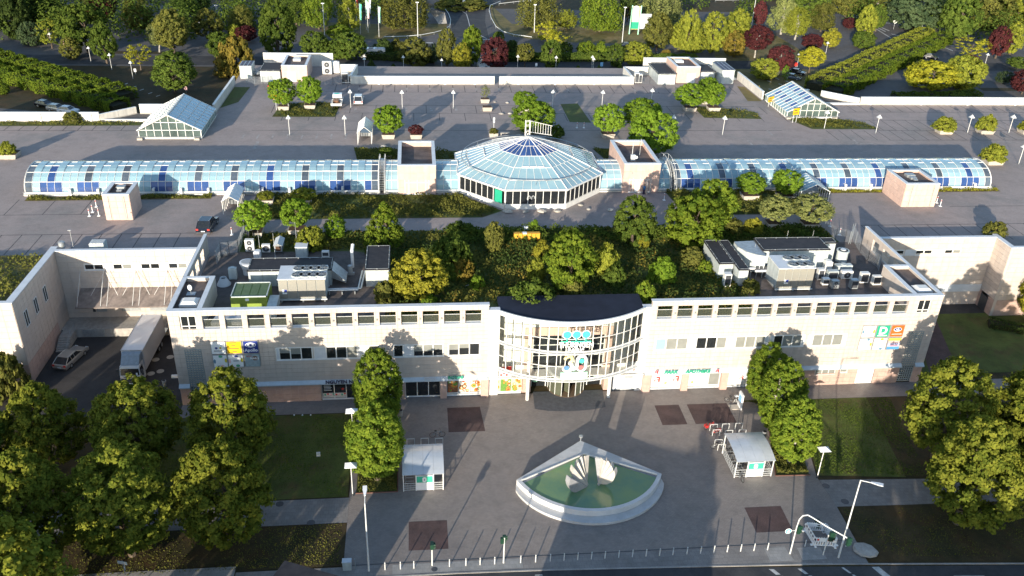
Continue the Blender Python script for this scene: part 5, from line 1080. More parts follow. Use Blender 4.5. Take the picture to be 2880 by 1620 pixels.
LEAF={
 'lime':leaf_mat('leaf_lime',(.220,.234,.034),(.099,.131,.020)),
 'hornbeam':leaf_mat('leaf_hornbeam',(.177,.234,.028),(.085,.139,.018)),
 'green':leaf_mat('leaf_green',(.121,.168,.031),(.057,.094,.018)),
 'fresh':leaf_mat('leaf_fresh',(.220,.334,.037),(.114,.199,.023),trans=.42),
 'dark':leaf_mat('leaf_dark',(.071,.105,.028),(.037,.060,.018)),
 'olive':leaf_mat('leaf_olive',(.168,.170,.040),(.088,.099,.026)),
 'yellowgreen':leaf_mat('leaf_yellowgreen',(.284,.305,.043),(.156,.185,.028)),
 'yellow':leaf_mat('leaf_yellow',(.42,.40,.035),(.24,.25,.028)),
 'gold':leaf_mat('leaf_gold',(.30,.285,.035),(.16,.165,.024)),
 'orange':leaf_mat('leaf_orange',(.24,.175,.035),(.13,.12,.026)),
 'purple':leaf_mat('leaf_purple',(.102,.031,.031),(.048,.017,.021),trans=.2),
 'blue':leaf_mat('leaf_bluegreen',(.088,.125,.057),(.048,.077,.037)),
 'pale':leaf_mat('leaf_pale',(.248,.270,.092),(.149,.177,.060)),
}
TRUNKM={}
def trunk_mesh(kind,k):
    key=(kind,k)
    if key in TRUNKM:return TRUNKM[key]
    g=random.Random(sum(map(ord,kind))+k); b=MB(); P=[Vector((0,0,0))]
    for i in range(1,6):P.append(Vector((g.uniform(-.03,.03)*i,g.uniform(-.03,.03)*i,i/5*.80)))
    R=[1.0,.82,.70,.58,.42,.22]
    for i in range(5):b.tube(P[i],P[i+1],.055*R[i],.055*R[i+1],7)
    for i in range(7):
        s=P[2].lerp(P[4],g.uniform(0,1)); a=g.uniform(0,6.28); b.tube(s,s+Vector((math.cos(a)*.20,math.sin(a)*.20,g.uniform(.10,.22))),.018,.006,5)
    me=bpy.data.meshes.new('trunk'); me.from_pydata(b.v,[],b.f); me.materials.append(None); TRUNKM[key]=me; return me
NTREE=[0]
def tree(kind,leaf,base,h,r,label,clear=.18,cat='tree',name='tree',group=None,bark='bark',ry=None,girth=1.0,lean=0.0):
    """a tree: root at the ground, trunk with limbs, crown of leaf sprays; h total height, r crown radius, clear = bare stem share"""
    i=NTREE[0]; NTREE[0]+=1
    t=thing(name,label,cat,base,random.uniform(0,6.28),group)
    hc=h*(1-clear); ps=PROTO[kind]
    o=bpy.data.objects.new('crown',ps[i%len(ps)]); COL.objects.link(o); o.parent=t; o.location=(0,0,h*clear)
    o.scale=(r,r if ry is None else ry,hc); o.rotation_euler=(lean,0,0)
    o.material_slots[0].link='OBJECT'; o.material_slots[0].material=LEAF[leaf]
    tr=bpy.data.objects.new('trunk',trunk_mesh(kind,i%4)); COL.objects.link(tr); tr.parent=t; k=h*.92*girth*(.5 if cat=='shrub' else 1); tr.scale=(k*.62,k*.62,h*.92)
    tr.material_slots[0].link='OBJECT'; tr.material_slots[0].material=W[bark]
    return t
def ptree(kind,leaf,t,base,top,lx,rx,label,z=0.0,**kw):
    """read off the photograph: where the stem meets the ground, the top of the crown, and the crown's left and right edges"""
    B=gz(t,base[0],base[1],z); T=gy(t,top[0],top[1],B.y); h=max(.5,T.z-z)
    mid=Vector((B.x,B.y,z+h*.5)); r=abs(px(t,rx,0)[0]-px(t,lx,0)[0])*mpp(mid)/2
    xo=(px(t,(lx+rx)/2,0)[0]); 
    r*=.86 if kind=='lime' else .93
    return tree(kind,leaf,B,h,r,label,**kw)
# ---- in front: limes on the left and right lawns, hornbeams in the paving
f=dict(clear=.20,girth=1.0)
ptree('lime','lime',7,(1000,1290),(850,470),520,1310,'broad lime tree in the front row at lower left, above the white street sign',**f)
ptree('lime','lime',7,(1715,1225),(1640,470),1230,1925,'broad lime tree in the front row, nearest to the left edge of the plaza',**f)
ptree('lime','lime',7,(300,1335),(110,525),-130,620,'broad lime tree in the front row, cut by the left edge of the picture',**f)
ptree('lime','lime',7,(1800,660),(1730,-100),1420,2060,'broad lime tree in the back row, under the six left advertising boards',**f)
ptree('lime','lime',7,(1100,640),(1000,-20),770,1400,'broad lime tree in the back row, in front of the parked lorry',**f)
ptree('lime','lime',7,(400,640),(370,5),90,660,'broad lime tree in the back row, by the hedge of the loading yard',**f)
ptree('lime','green',7,(-120,760),(-150,200),-480,150,'dark lime tree half outside the left edge behind the front row',**f)
ptree('lime','lime',9,(1890,560),(1870,-160),1500,2140,'broad lime tree on the right lawn, behind the lowest one',**f)
ptree('lime','lime',9,(2065,1050),(2290,280),1850,2560,'broad lime tree on the right lawn with its pale stem showing',**f)
ptree('lime','lime',9,(2560,620),(2470,-150),2140,2900,'broad lime tree at the right edge under the dark court',**f)
ptree('lime','lime',9,(2760,900),(2780,380),2470,3050,'broad lime tree cut by the right edge beside the lowest one',**f)
ptree('bush','olive',4,(95,1560),(60,1245),-40,240,'olive bush tree against the front corner of the left wing',clear=.08)
ptree('round','gold',6,(2660,1000),(2590,620),2450,2780,'yellowing tree at the right edge before the shaded grey wall',clear=.1)
h=dict(clear=.16)
ptree('column','hornbeam',8,(270,720),(230,165),25,445,'tall slim hornbeam with a bare stem left of the left bicycle shelter',**h)
ptree('column','hornbeam',8,(285,330),(205,-270),85,430,'tall slim hornbeam right under the nail shop letters, behind another one',clear=.1)
ptree('column','hornbeam',9,(800,595),(880,108),665,1012,'slim hornbeam with a bare white stem right of the right bicycle shelter',bark='palebark',**h)
ptree('column','hornbeam',9,(690,390),(735,-180),540,870,'slim hornbeam between its two neighbours behind the right bicycle shelter',bark='palebark',**h)
ptree('column','hornbeam',9,(600,140),(610,-300),455,745,'slim hornbeam nearest to the pharmacy windows',clear=.1)
# ---- on the garden deck
g5=(560,540,540/2574); g6=(1840,430,640/2576)
gd=ZD
def gt(kind,leaf,t,base,top,lx,rx,label,**kw):kw.setdefault('clear',.06); return ptree(kind,leaf,t,base,top,lx,rx,label,z=gd,**kw)
gt('cone','hornbeam',5,(330,395),(330,70),185,500,'conical hornbeam on the roof garden behind the black plant shed')
gt('oval','gold',5,(590,800),(530,440),395,765,'golden yellow tree on the roof garden right of the left plant yard')
gt('bush','green',5,(820,600),(800,350),655,975,'wide dark green bush behind the golden tree',cat='shrub',name='shrub')
gt('oval','olive',5,(1150,455),(1140,225),1075,1225,'narrow light green shrub left of the beehives',cat='shrub',name='shrub')
gt('oval','hornbeam',5,(1720,735),(1710,305),1530,1890,'tall hornbeam in the middle of the roof garden right of the beehives',clear=.04)
gt('oval','green',5,(2195,400),(2190,35),2045,2345,'round hornbeam on the roof garden in front of the open pink block door',clear=.05)
gt('bush','gold',5,(2275,420),(2275,315),2225,2325,'small yellow shrub at the foot of the hornbeam before the pink block',cat='shrub',name='shrub')
gt('round','hornbeam',6,(70,395),(60,40),-130,290,'broad hornbeam on the roof garden left of the right plant sheds',clear=.05)
gt('round','hornbeam',6,(210,260),(215,-75),75,395,'broad hornbeam with reddish tips behind its twin above the right plant sheds',clear=.05)
gt('bush','yellowgreen',5,(1990,600),(1990,405),1895,2095,'yellow green shrub between the tall hornbeam and the ball shrubs',cat='shrub',name='shrub')
gt('bush','green',5,(2060,690),(2030,560),1940,2110,'green shrub under the yellow green one right of the tall hornbeam',cat='shrub',name='shrub')
gt('bush','fresh',5,(2420,680),(2420,505),2325,2525,'bright green rounded shrub near the right plant yard',cat='shrub',name='shrub')
gt('bush','hornbeam',5,(2285,840),(2285,685),2200,2365,'clipped ball shrub by the parapet right of the dark entrance roof',cat='shrub',name='shrub')
gt('bush','olive',5,(1750,800),(1750,670),1665,1830,'clipped ball shrub at the foot of the tall hornbeam',cat='shrub',name='shrub')
gt('bush','fresh',5,(1025,725),(1025,635),965,1085,'small fresh green shrub beside two white stones',cat='shrub',name='shrub')
gt('bush','green',5,(1430,860),(1420,680),1250,1610,'wide leafy bush behind the dark entrance roof',cat='shrub',name='shrub')
gt('bush','orange',5,(910,640),(910,500),820,995,'brownish orange shrub right of the golden tree',cat='shrub',name='shrub')
gt('bush','yellowgreen',5,(1475,650),(1475,515),1405,1545,'yellow green shrub left of the tall hornbeam',cat='shrub',name='shrub')
gt('bush','gold',5,(1515,500),(1515,375),1450,1590,'yellowish shrub under the right end of the beehives',cat='shrub',name='shrub')
gt('bush','olive',5,(340,830),(330,680),240,430,'grey green shrub beside the golden tree by the parapet',cat='shrub',name='shrub')
gt('bush','fresh',5,(650,850),(650,775),585,720,'low bright green shrub under the golden tree',cat='shrub',name='shrub')
gt('oval','fresh',g5,(1840,625),(1840,320),1695,1980,'bright green upright shrub left of the conical hornbeam',cat='shrub',name='shrub')
gt('bush','yellowgreen',g5,(1520,755),(1510,470),1340,1710,'bright yellow green shrub behind the box vents of the left plant yard',cat='shrub',name='shrub')
gt('bush','olive',g6,(880,890),(880,755),745,1010,'brownish spreading shrub behind the right plant sheds',cat='shrub',name='shrub')
gt('bush','gold',g6,(1110,895),(1110,745),1000,1225,'yellow and reddish shrub behind the right plant sheds',cat='shrub',name='shrub')
gt('bush','hornbeam',g6,(570,1360),(570,1225),490,645,'green shrub left of the wall of the left black-roofed plant shed',cat='shrub',name='shrub')
gt('bush','olive',g6,(430,1240),(420,1085),260,545,'olive shrub below the broad hornbeams on the roof garden',cat='shrub',name='shrub')
gt('bush','fresh',g6,(100,1440),(110,1200),-30,235,'bright green bush between the olive shrub and the ball shrubs',cat='shrub',name='shrub')
gt('bush','olive',(1920,640,480/2576),(1010,960),(1010,790),880,1150,'rounded olive bush on the right plant yard before the big chiller',cat='shrub',name='shrub')
gt('bush','green',5,(240,470),(480,390),420,530,'green upright shrub right of the conical hornbeam',cat='shrub',name='shrub')
gt('bush','green',5,(900,330),(910,235),790,1015,'low green bush beside the path left of the beehives',cat='shrub',name='shrub')
gt('bush','fresh',5,(1455,300),(1455,210),1425,1490,'small bright sapling right above the white hive stand',cat='shrub',name='shrub')
# ---- plant tubs and the trees in them
def planter(base,w,d,hgt,label,rot=0.0,hexa=False,z=ZD):
    t=thing('planter',label,'planter',(base[0],base[1],z),rot,'concrete planters on the parking deck'); b=MB()
    b.prism([(-w*.42,-d*.42),(w*.42,-d*.42),(w*.42,d*.42),(-w*.42,d*.42)],0,hgt,top=[(-w/2,-d/2),(w/2,-d/2),(w/2,d/2),(-w/2,d/2)]); b.build('tub',W['pale_conc'],t,world=False)
    Bl(t,'soil','soil',-w/2+.1,-d/2+.1,hgt,w/2-.1,d/2-.1,hgt+.03); return t
def potted(kind,leaf,tl,base,top,lx,rx,w,label,plabel,d=None,hgt=.8,**kw):
    """base = middle of the tub's front foot in the photograph"""
    B=gz(tl,base[0],base[1],ZD); dd=d or w*.8; P=Vector((B.x,B.y+dd/2,ZD)); planter(P,w,dd,hgt,plabel)
    T=gy(tl,top[0],top[1],P.y); h=max(.8,T.z-ZD-hgt); r=abs(px(tl,rx,0)[0]-px(tl,lx,0)[0])*mpp(P+Vector((0,0,1.5)))/2*.95
    kw.setdefault('clear',.12); return tree(kind,leaf,P+Vector((0,0,hgt)),h,r,label,girth=.8,**kw)
z2=(2240,220,640/2576); z7_=(640,130,460/2574); z8_=(1720,130,460/2574)
potted('round','fresh',g5,(730,625),(720,135),485,900,2.4,'bright green potted tree behind the tall white fan unit','planter of the bright tree behind the tall white fan unit')
potted('round','fresh',g5,(1310,590),(1280,110),1060,1415,2.4,'bright green potted tree at the path above the box vents','planter at the path above the box vents')
potted('round','yellowgreen',g5,(890,185),(880,0),785,990,2.3,'low potted shrub beside the glazed shelter before the left vault','planter beside the glazed shelter before the left vault',clear=.02)
potted('round','yellowgreen',g5,(1410,180),(1390,-40),1265,1550,2.3,'potted yellow green shrub before the left vault, nearer to the pink block','planter before the left vault, nearer to the pink block',clear=.02)
potted('round','fresh',g6,(1095,545),(1110,240),955,1245,2.6,'bright potted tree before the right vault left of its twin','planter before the right vault with reddish soil')
potted('round','fresh',g6,(1500,550),(1500,205),1355,1680,2.6,'bright potted tree right beside the glazed shelter before the right vault','planter right beside the glazed shelter before the right vault')
potted('oval','pale',g6,(1370,865),(1390,490),1205,1535,2.4,'pale green potted tree behind the long black-roofed plant shed','planter hidden in leaves behind the long black-roofed shed')
potted('oval','pale',g6,(1780,870),(1850,480),1610,2005,2.6,'pale green potted tree beside the steps of the right plant yard','planter beside the steps of the right plant yard')
potted('round','fresh',2,(355,1052),(340,800),240,445,2.4,'potted tree with airy crown right of the white trolley shelter','planter with reddish soil right of the white trolley shelter')
potted('round','purple',2,(565,1052),(565,945),515,615,2.2,'small purple shrub in a planter above the left pink block','planter of the small purple shrub',clear=.02)
potted('sparse','pale',2,(1085,780),(1085,650),1050,1118,1.9,'thin potted sapling on the small island by the back lamps','rear planter of two on the small island by the back lamps')
planter(gz(2,1102,842,ZD)+Vector((0,.8,0)),2.0,1.6,.8,'empty front planter of two on the small island by the back lamps')
potted('round','fresh',2,(1385,850),(1335,695),1250,1425,2.2,'bright potted tree behind the larger one above the dome','planter behind the larger tree above the dome')
ptree('round','fresh',2,(1440,1000),(1440,765),1285,1580,'large bright tree standing right above the crown of the dome',z=ZD,clear=.06)
potted('round','fresh',2,(2015,1045),(2000,795),1890,2105,2.6,'bright potted tree in the large planter above the right pink block','large planter above the right pink block')
ptree('round','fresh',2,(2260,960),(2240,750),2100,2375,'broad bright tree behind the one beside the right pink block',z=ZD,clear=.06)
ptree('round','fresh',2,(2340,1150),(2330,850),2165,2495,'broad bright tree right beside the right pink block',z=ZD,clear=.06)
potted('round','fresh',z7_,(880,1015),(870,520),700,1090,2.2,'bright tree behind the yellow sign on the left island','planter under the yellow sign on the left island')
potted('round','fresh',z7_,(1295,995),(1310,480),1120,1480,2.2,'bright tree on the left island beside the flatbed van','planter on the left island beside the flatbed van')
potted('round','fresh',z8_,(1245,1032),(1230,600),1005,1460,2.6,'bright globe tree on the right island, left of three','planter of the left globe tree on the right island')
potted('round','fresh',z8_,(1620,1032),(1640,590),1490,1800,2.6,'bright globe tree on the right island, right of three','planter of the right globe tree on the right island')
potted('round','fresh',z8_,(1500,915),(1520,490),1375,1670,2.2,'bright globe tree on the right island behind the other two','planter behind the other two on the right island')
potted('bush','yellowgreen',z2,(1700,640),(1720,445),1600,1840,3.0,'low potted shrub right of the right glass ramp house','planter right of the right glass ramp house, first from it',clear=.03)
potted('bush','yellowgreen',z2,(2165,640),(2190,420),2095,2300,3.0,'low potted shrub between the two lamps at right','planter between the two lamps at right',clear=.03)
potted('bush','yellowgreen',z2,(2260,990),(2290,755),2170,2420,3.2,'low potted shrub at right, nearest to the right vault','planter at right, nearest to the right vault',clear=.03)
potted('bush','yellowgreen',z2,(2640,640),(2640,470),2555,2740,3.0,'low potted shrub cut by the right edge of the deck','planter cut by the right edge of the deck',clear=.03)
potted('bush','yellowgreen',(0,400,640/2576),(70,200),(40,0),-60,115,3.2,'low potted shrub at the left edge of the deck','planter at the left edge of the deck',clear=.03)
potted('bush','green',(1060,360,460/2574),(150,500),(150,310),40,260,1.8,'small potted shrub at the head of the left ladder','small planter at the head of the left ladder',clear=.03)
potted('bush','olive',2,(1150,1040),(1150,990),1120,1185,1.7,'small potted grass tuft left of the crown of the dome','small planter left of the crown of the dome',clear=.02)
ptree('bush','green',2,(1620,1045),(1620,945),1560,1680,'round dark shrub right of the crown of the dome',z=ZD,cat='shrub',name='shrub')
ptree('bush','olive',(2400,620,480/2576),(2120,250),(2130,30),1960,2290,'yellow green shrub growing over the right wing wall',z=ZD,cat='shrub',name='shrub')
ptree('bush','olive',1,(550,925),(550,845),495,620,'small olive shrub before the far left parapet',z=ZD,cat='shrub',name='shrub')
# ---- the far trees
Z1=(0,0,480/2576); Z2=(480,0,480/2576); Z3=(960,0,480/2576); Z4=(1440,0,480/2576); Z5=(1920,0,480/2576); Z6=(2400,0,480/2576)
FAR=[
 ('round','green',Z1,(1330,800),(1260,70),950,1610,'large round dark green tree at upper left beside the purple one',{}),
 ('oval','olive',Z1,(1090,900),(1070,560),960,1230,'small olive tree at the foot of the large round one at upper left',{'clear':.04}),
 ('oval','green',Z1,(1620,960),(1640,370),1450,1790,'upright green tree right of the large round one at upper left',{}),
 ('sparse','yellow',Z1,(2130,1060),(2060,670),1890,2260,'small yellow tree beside a lamp in the left car park',{'clear':.25}),
 ('sparse','yellowgreen',Z1,(790,730),(730,290),610,960,'yellow green tree behind two lamps at upper left',{'clear':.2}),
 ('round','blue',Z1,(500,690),(560,340),330,680,'bluish low tree by the road at far upper left',{'clear':.04}),
 ('airy','olive',Z1,(2110,500),(2120,-80),1900,2340,'tall olive tree at the top, right of the purple beech',{}),
 ('airy','pale',Z1,(2410,790),(2300,330),2150,2440,'slender pale tree with its thin stem showing, left car park',{'bark':'palebark','clear':.3}),
 ('oval','green',Z2,(70,1400),(-60,780),-280,340,'big two-toned tree at the end of the left hedge rows',{'clear':.12}),
 ('oval','olive',Z2,(60,800),(40,140),-170,330,'tall olive tree behind the two-toned one',{}),
 ('round','purple',Z1,(1550,330),(1480,-140),1290,1760,'dark purple beech at the top left',{}),
 ('oval','olive',Z2,(600,640),(620,140),470,870,'olive crowned tree beside the small white triangle sign',{}),
 ('round','green',Z2,(760,870),(790,490),590,950,'rounded green tree left of the orange one',{'clear':.05}),
 ('bush','orange',Z2,(1000,1120),(1040,560),725,1290,'orange and yellow round tree at the left back corner of the deck',{'clear':.03}),
 ('oval','green',Z2,(1640,860),(1600,10),1380,1900,'tall dark green tree behind the left pink stair head',{'clear':.05}),
 ('airy','olive',Z2,(1090,520),(1090,60),940,1300,'olive tree above the small purple one',{}),
 ('round','purple',Z2,(1150,640),(1150,390),1000,1300,'small purple tree behind the orange one',{}),
 ('round','yellowgreen',Z2,(970,600),(980,370),880,1060,'small yellow green tree left of the small purple one',{}),
 ('round','green',Z2,(2180,870),(2170,480),1975,2370,'dark globe tree behind the fan units',{'clear':.03}),
 ('round','green',Z2,(2480,880),(2470,610),2290,2680,'dark globe tree half behind the camper van',{'clear':.03}),
 ('round','hornbeam',Z2,(2560,620),(2590,380),2400,2760,'bright green tree left of the flag poles',{}),
 ('airy','green',Z2,(1900,380),(1880,-120),1600,2080,'tall tree at the top, left of the slim lamp',{}),
 ('airy','hornbeam',Z2,(2240,440),(2240,-150),2020,2470,'tall bright tree at the top beside the slim lamp',{}),
 ('airy','yellowgreen',Z3,(130,500),(90,-60),-60,280,'light birch tree before the flag poles',{'bark':'palebark'}),
 ('round','green',Z3,(130,900),(130,500),-90,370,'green tree over the camper van cab',{'clear':.05}),
 ('willow','olive',Z3,(960,440),(960,-170),580,1280,'big drooping tree right of the flag poles',{}),
 ('oval','olive',Z3,(1120,1010),(1110,570),880,1320,'rounded olive tree between two lamps behind the parapet',{'clear':.05}),
 ('airy','blue',Z3,(1400,960),(1400,640),1310,1490,'thin grey green tree beside the rounded olive one',{}),
 ('oval','olive',Z3,(1600,990),(1600,430),1450,1750,'tall olive tree at the mouth of the access road',{'clear':.06}),
 ('oval','hornbeam',Z3,(1960,980),(1950,400),1790,2120,'tall bright green tree at the mouth of the access road',{'clear':.06}),
 ('oval','gold',Z3,(1820,1110),(1830,650),1700,1970,'smaller golden green tree in front of the two tall ones',{'clear':.14}),
 ('round','purple',Z3,(2310,1100),(2330,570),2130,2530,'dark red tree behind the parapet right of the trolley shelter',{'clear':.12}),
 ('round','green',Z3,(2370,640),(2360,480),2260,2420,'small green tree behind the dark red one',{}),
 ('willow','olive',Z4,(380,430),(400,-150),80,660,'big drooping tree right of the access road',{}),
 ('sparse','yellow',Z4,(520,640),(470,320),290,640,'bright yellow tree above the back parapet',{'clear':.1}),
 ('sparse','yellow',Z4,(640,720),(600,480),340,730,'bright yellow lower crown above the parapet',{'clear':.05}),
 ('round','olive',Z4,(190,1010),(190,660),70,330,'small brownish tree with a bare stem behind the parapet',{'clear':.3}),
 ('round','green',Z4,(580,1060),(590,600),450,745,'dark green tree below the bright yellow one',{'clear':.12}),
 ('willow','hornbeam',Z4,(1320,480),(1320,-140),1010,1640,'big drooping tree with a thick stem on the dry verge',{'clear':.15}),
 ('airy','yellowgreen',Z4,(820,440),(820,130),660,960,'yellow green tree left of the drooping one on the dry verge',{}),
 ('willow','pale',Z4,(2200,420),(2250,-120),1900,2560,'pale grey green tree right of the tall green sign',{}),
 ('oval','olive',Z4,(2180,760),(2170,200),1990,2420,'olive tree right in front of the pale one by the green sign',{'clear':.08}),
 ('oval','yellowgreen',Z4,(2520,760),(2520,320),2390,2720,'yellow green tree beside the olive one near the right stair head',{'clear':.06}),
 ('round','green',Z4,(1560,1000),(1560,660),1430,1700,'dark green tree at the left of a pair behind the right roof plant',{'clear':.05}),
 ('round','yellowgreen',Z4,(1840,990),(1850,640),1640,2050,'bright tree at the right of a pair behind the right roof plant',{'clear':.1}),
 ('oval','yellowgreen',Z5,(60,800),(40,140),-130,210,'yellow green tree above the right stair head',{'clear':.06}),
 ('oval','yellowgreen',Z5,(420,800),(440,180),210,620,'large yellow green tree above the right roof plant',{'clear':.05}),
 ('oval','yellowgreen',Z5,(800,760),(820,150),600,1030,'large yellow green tree left of the dark red one',{'clear':.05}),
 ('oval','orange',Z5,(760,860),(740,470),600,940,'orange brown tree before the large yellow green ones',{'clear':.05}),
 ('oval','yellowgreen',Z5,(180,800),(180,480),0,370,'low yellow green tree right behind the right stair head',{'clear':.04}),
 ('round','purple',Z5,(1085,870),(1150,390),960,1350,'dark red tree with a pale bare stem in the right car park',{'clear':.28,'bark':'palebark'}),
 ('round','purple',Z5,(1440,1130),(1510,700),1330,1710,'dark red tree beside the two parked cars at right',{'clear':.2,'bark':'palebark'}),
 ('round','purple',Z5,(1940,760),(1950,520),1780,2090,'dark red tree behind the yellow one in the right car park',{}),
 ('airy','pale',Z5,(1480,520),(1350,-100),1150,1550,'pale birch with white stems in the right car park',{'bark':'palebark','clear':.12}),
 ('airy','yellowgreen',Z5,(1690,600),(1760,90),1600,1970,'light leafy tree with a leaning pale stem',{'bark':'palebark','clear':.2}),
 ('airy','olive',Z5,(2080,480),(2060,30),1930,2290,'brownish tree top beside the light leafy one',{}),
 ('round','yellow',Z5,(1900,1110),(1980,720),1810,2160,'yellowing tree with a bare stem beside the right hedge rows',{'clear':.3}),
 ('oval','gold',Z5,(2220,720),(2230,430),2100,2370,'golden tree behind a lamp in the right car park',{'clear':.06}),
 ('round','yellowgreen',Z5,(1220,1180),(1190,890),990,1400,'yellow green bush tree along the right back parapet',{'clear':.03}),
 ('sparse','fresh',Z5,(1520,1270),(1550,990),1480,1610,'small bright sapling in front of the two parked cars',{'clear':.2}),
 ('round','purple',Z5,(1140,420),(1160,20),1060,1240,'dark red tree top at the top right',{}),
 ('round','purple',Z6,(-70,440),(-60,270),-180,20,'small dark red tree above the golden one',{}),
 ('oval','yellowgreen',Z6,(160,560),(130,85),0,270,'bright conical tree left of the marked junction',{'clear':.04}),
 ('oval','green',Z6,(330,480),(330,60),210,460,'green tree behind the bright conical one',{}),
 ('round','green',Z6,(130,720),(130,480),0,340,'dark green bush tree left of the marked junction',{'clear':.03}),
 ('round','blue',Z6,(900,440),(950,-110),600,1380,'large dark wood edge tree behind the round no-entry sign',{'clear':.03}),
 ('round','green',Z6,(1560,560),(1500,-60),1250,1800,'large dark tree right of the yellow bridge sign',{'clear':.03}),
 ('round','olive',Z6,(2000,420),(2000,-140),1700,2350,'large light tree at the top right corner region',{'clear':.05}),
 ('round','yellowgreen',Z6,(2440,420),(2480,-60),2250,2700,'light green tree in the top right corner',{}),
 ('sparse','yellow',Z6,(1760,880),(1760,580),1510,2020,'yellow green tree above the dark red shrub at right',{'clear':.15}),
 ('round','purple',Z6,(2140,880),(2110,400),1960,2260,'tall dark purple tree at right beside a lamp',{}),
 ('oval','yellowgreen',Z6,(2360,820),(2350,340),2240,2500,'slim yellow green tree right of the tall purple one',{'clear':.05}),
 ('round','yellow',Z6,(1150,1340),(1190,940),700,1400,'large yellow and pinkish tree behind the far right parapet',{'clear':.04}),
 ('round','yellowgreen',Z6,(1620,1340),(1560,850),1300,1860,'large yellow green tree right of the pinkish one',{'clear':.04}),
 ('round','purple',Z6,(1730,1000),(1720,830),1610,1860,'dark red shrub tree between the yellow ones',{}),
 ('oval','olive',Z6,(1940,1110),(1940,960),1870,2010,'small olive tree left of the lamp at far right',{}),
 ('airy','blue',Z6,(2260,1260),(2250,1070),2110,2370,'bluish sapling at the far right',{}),
 ('round','purple',Z6,(2540,1420),(2560,1060),2380,2780,'dark purple tree at the right edge behind the parapet',{}),
 ('round','green',Z6,(2480,1040),(2470,870),2340,2650,'light green tree above the dark purple one at the right edge',{}),
 ('round','dark',Z1,(250,560),(180,-150),-60,420,'dark wood edge tree in the top left corner',{'clear':.02}),
 ('round','dark',Z1,(680,420),(680,-150),430,1000,'dark wood edge tree second from the top left corner',{'clear':.02}),
 ('round','dark',Z2,(350,240),(380,-170),120,640,'dark tree at the top behind the slim leaning lamp',{}),
 ('round','hornbeam',Z1,(50,1420),(20,1250),-120,80,'bright green tree at the left edge behind the parapet',{'clear':.04}),
 ('cone','dark',Z3,(460,1200),(460,890),340,590,'dark conical shrub poking above the parapet, left of two',{'clear':.02}),
 ('cone','dark',Z3,(790,1200),(790,960),690,890,'dark conical shrub poking above the parapet, right of two',{'clear':.02}),
 ('cone','green',Z4,(985,1210),(985,985),870,1100,'conical shrub with a lit tip behind the parapet, first left of the double lamp',{'clear':.02}),
 ('cone','green',Z4,(1300,1210),(1300,985),1195,1390,'conical shrub with a lit tip behind the parapet, right of the double lamp',{'clear':.02}),
 ('cone','green',Z4,(1610,1210),(1610,940),1520,1690,'conical shrub with a lit tip beside the right roof plant',{'clear':.02}),
 ('round','green',Z4,(800,830),(820,640),740,960,'rounded dark clipped bush right of the yellow tree',{'clear':.02,'cat':'shrub','name':'shrub'}),
 ('bush','hornbeam',Z4,(1110,830),(1110,630),960,1250,'wide clipped bush in the middle of the sunlit lot edge',{'clear':.02,'cat':'shrub','name':'shrub'}),
 ('bush','hornbeam',Z4,(1340,830),(1340,640),1240,1480,'wide clipped bush right of the middle one at the sunlit lot edge',{'clear':.02,'cat':'shrub','name':'shrub'}),
 ('bush','orange',Z4,(2320,850),(2320,750),2250,2400,'small reddish shrub beside the dark car behind the right plant',{'clear':.02,'cat':'shrub','name':'shrub'}),
 ('bush','dark',Z3,(640,830),(640,600),480,800,'dark hedge bush behind the camper van',{'clear':.02,'cat':'shrub','name':'shrub'}),
 ('bush','olive',Z3,(850,790),(850,600),720,970,'olive hedge bush right of the camper van',{'clear':.02,'cat':'shrub','name':'shrub'}),
 ('bush','dark',Z3,(2560,860),(2550,610),2440,2680,'dark hedge bush right of the dark red tree',{'clear':.02,'cat':'shrub','name':'shrub'}),
 ('bush','orange',Z1,(2520,330),(2560,220),2420,2700,'brownish thicket at the top between the olive trees',{'cat':'shrub','name':'shrub'}),
 ('round','green',Z5,(1900,330),(1900,-160),1640,2150,'green tree top at the top, right of the pale birch',{}),
 ('round','olive',Z5,(2450,260),(2450,-160),2200,2700,'olive tree top at the top, left of the white stems',{}),
 ('airy','olive',Z6,(330,260),(300,-200),130,560,'thin tree with white stems at the top right',{'bark':'palebark','clear':.3}),
 ('round','dark',Z4,(1730,330),(1720,-160),1600,1850,'dark tree behind the tall green sign',{}),
 ('bush','olive',Z3,(1850,110),(1850,-20),1450,2200,'olive thicket at the top where the access road forks',{'clear':.02,'cat':'shrub','name':'shrub'}),
]
for kind,leaf,t,base,top,lx,rx,label,kw in FAR:
    ptree(kind,leaf,t,base,top,lx,rx,label,**{**{'clear':.14},**kw})
# far wood as one mass beyond the motorway, and behind the visible trees at the frame's top corners
def leaf_mass(name,boxes,leaf,dens,size,kind='stuff',seed=3,up=.5,flat=.0):
    g=np.random.default_rng(seed); C=[]; N_=[]; T=[]
    for(cx,cy,cz,rx,ry,rz,n) in boxes:
        d=g.normal(size=(n,3)); d/=np.linalg.norm(d,axis=1,keepdims=True); d[:,2]=np.abs(d[:,2])
        rad=g.uniform(.72,1.03,(n,1)); p=np.array([cx,cy,cz])+d*rad*np.array([rx,ry,rz])*(1+.10*np.sin(d[:,[0]]*9+cx)*np.cos(d[:,[1]]*8+cy)); 
        C.append(p); N_.append(d+g.normal(size=(n,3))*.45+np.array([0,0,up])); T.append(np.clip(g.normal(.5,.22,n)+.12*math.sin(cx*3+cy),0,1))
    C=np.concatenate(C); me=leaf_mesh(name,C,np.concatenate(N_),size*g.uniform(.6,1.3,len(C)),np.concatenate(T)); me.materials[0]=LEAF[leaf]
    o=bpy.data.objects.new(name,me); COL.objects.link(o)
    if kind:o['kind']=kind
    return o
g_=random.Random(5); bx_=[]
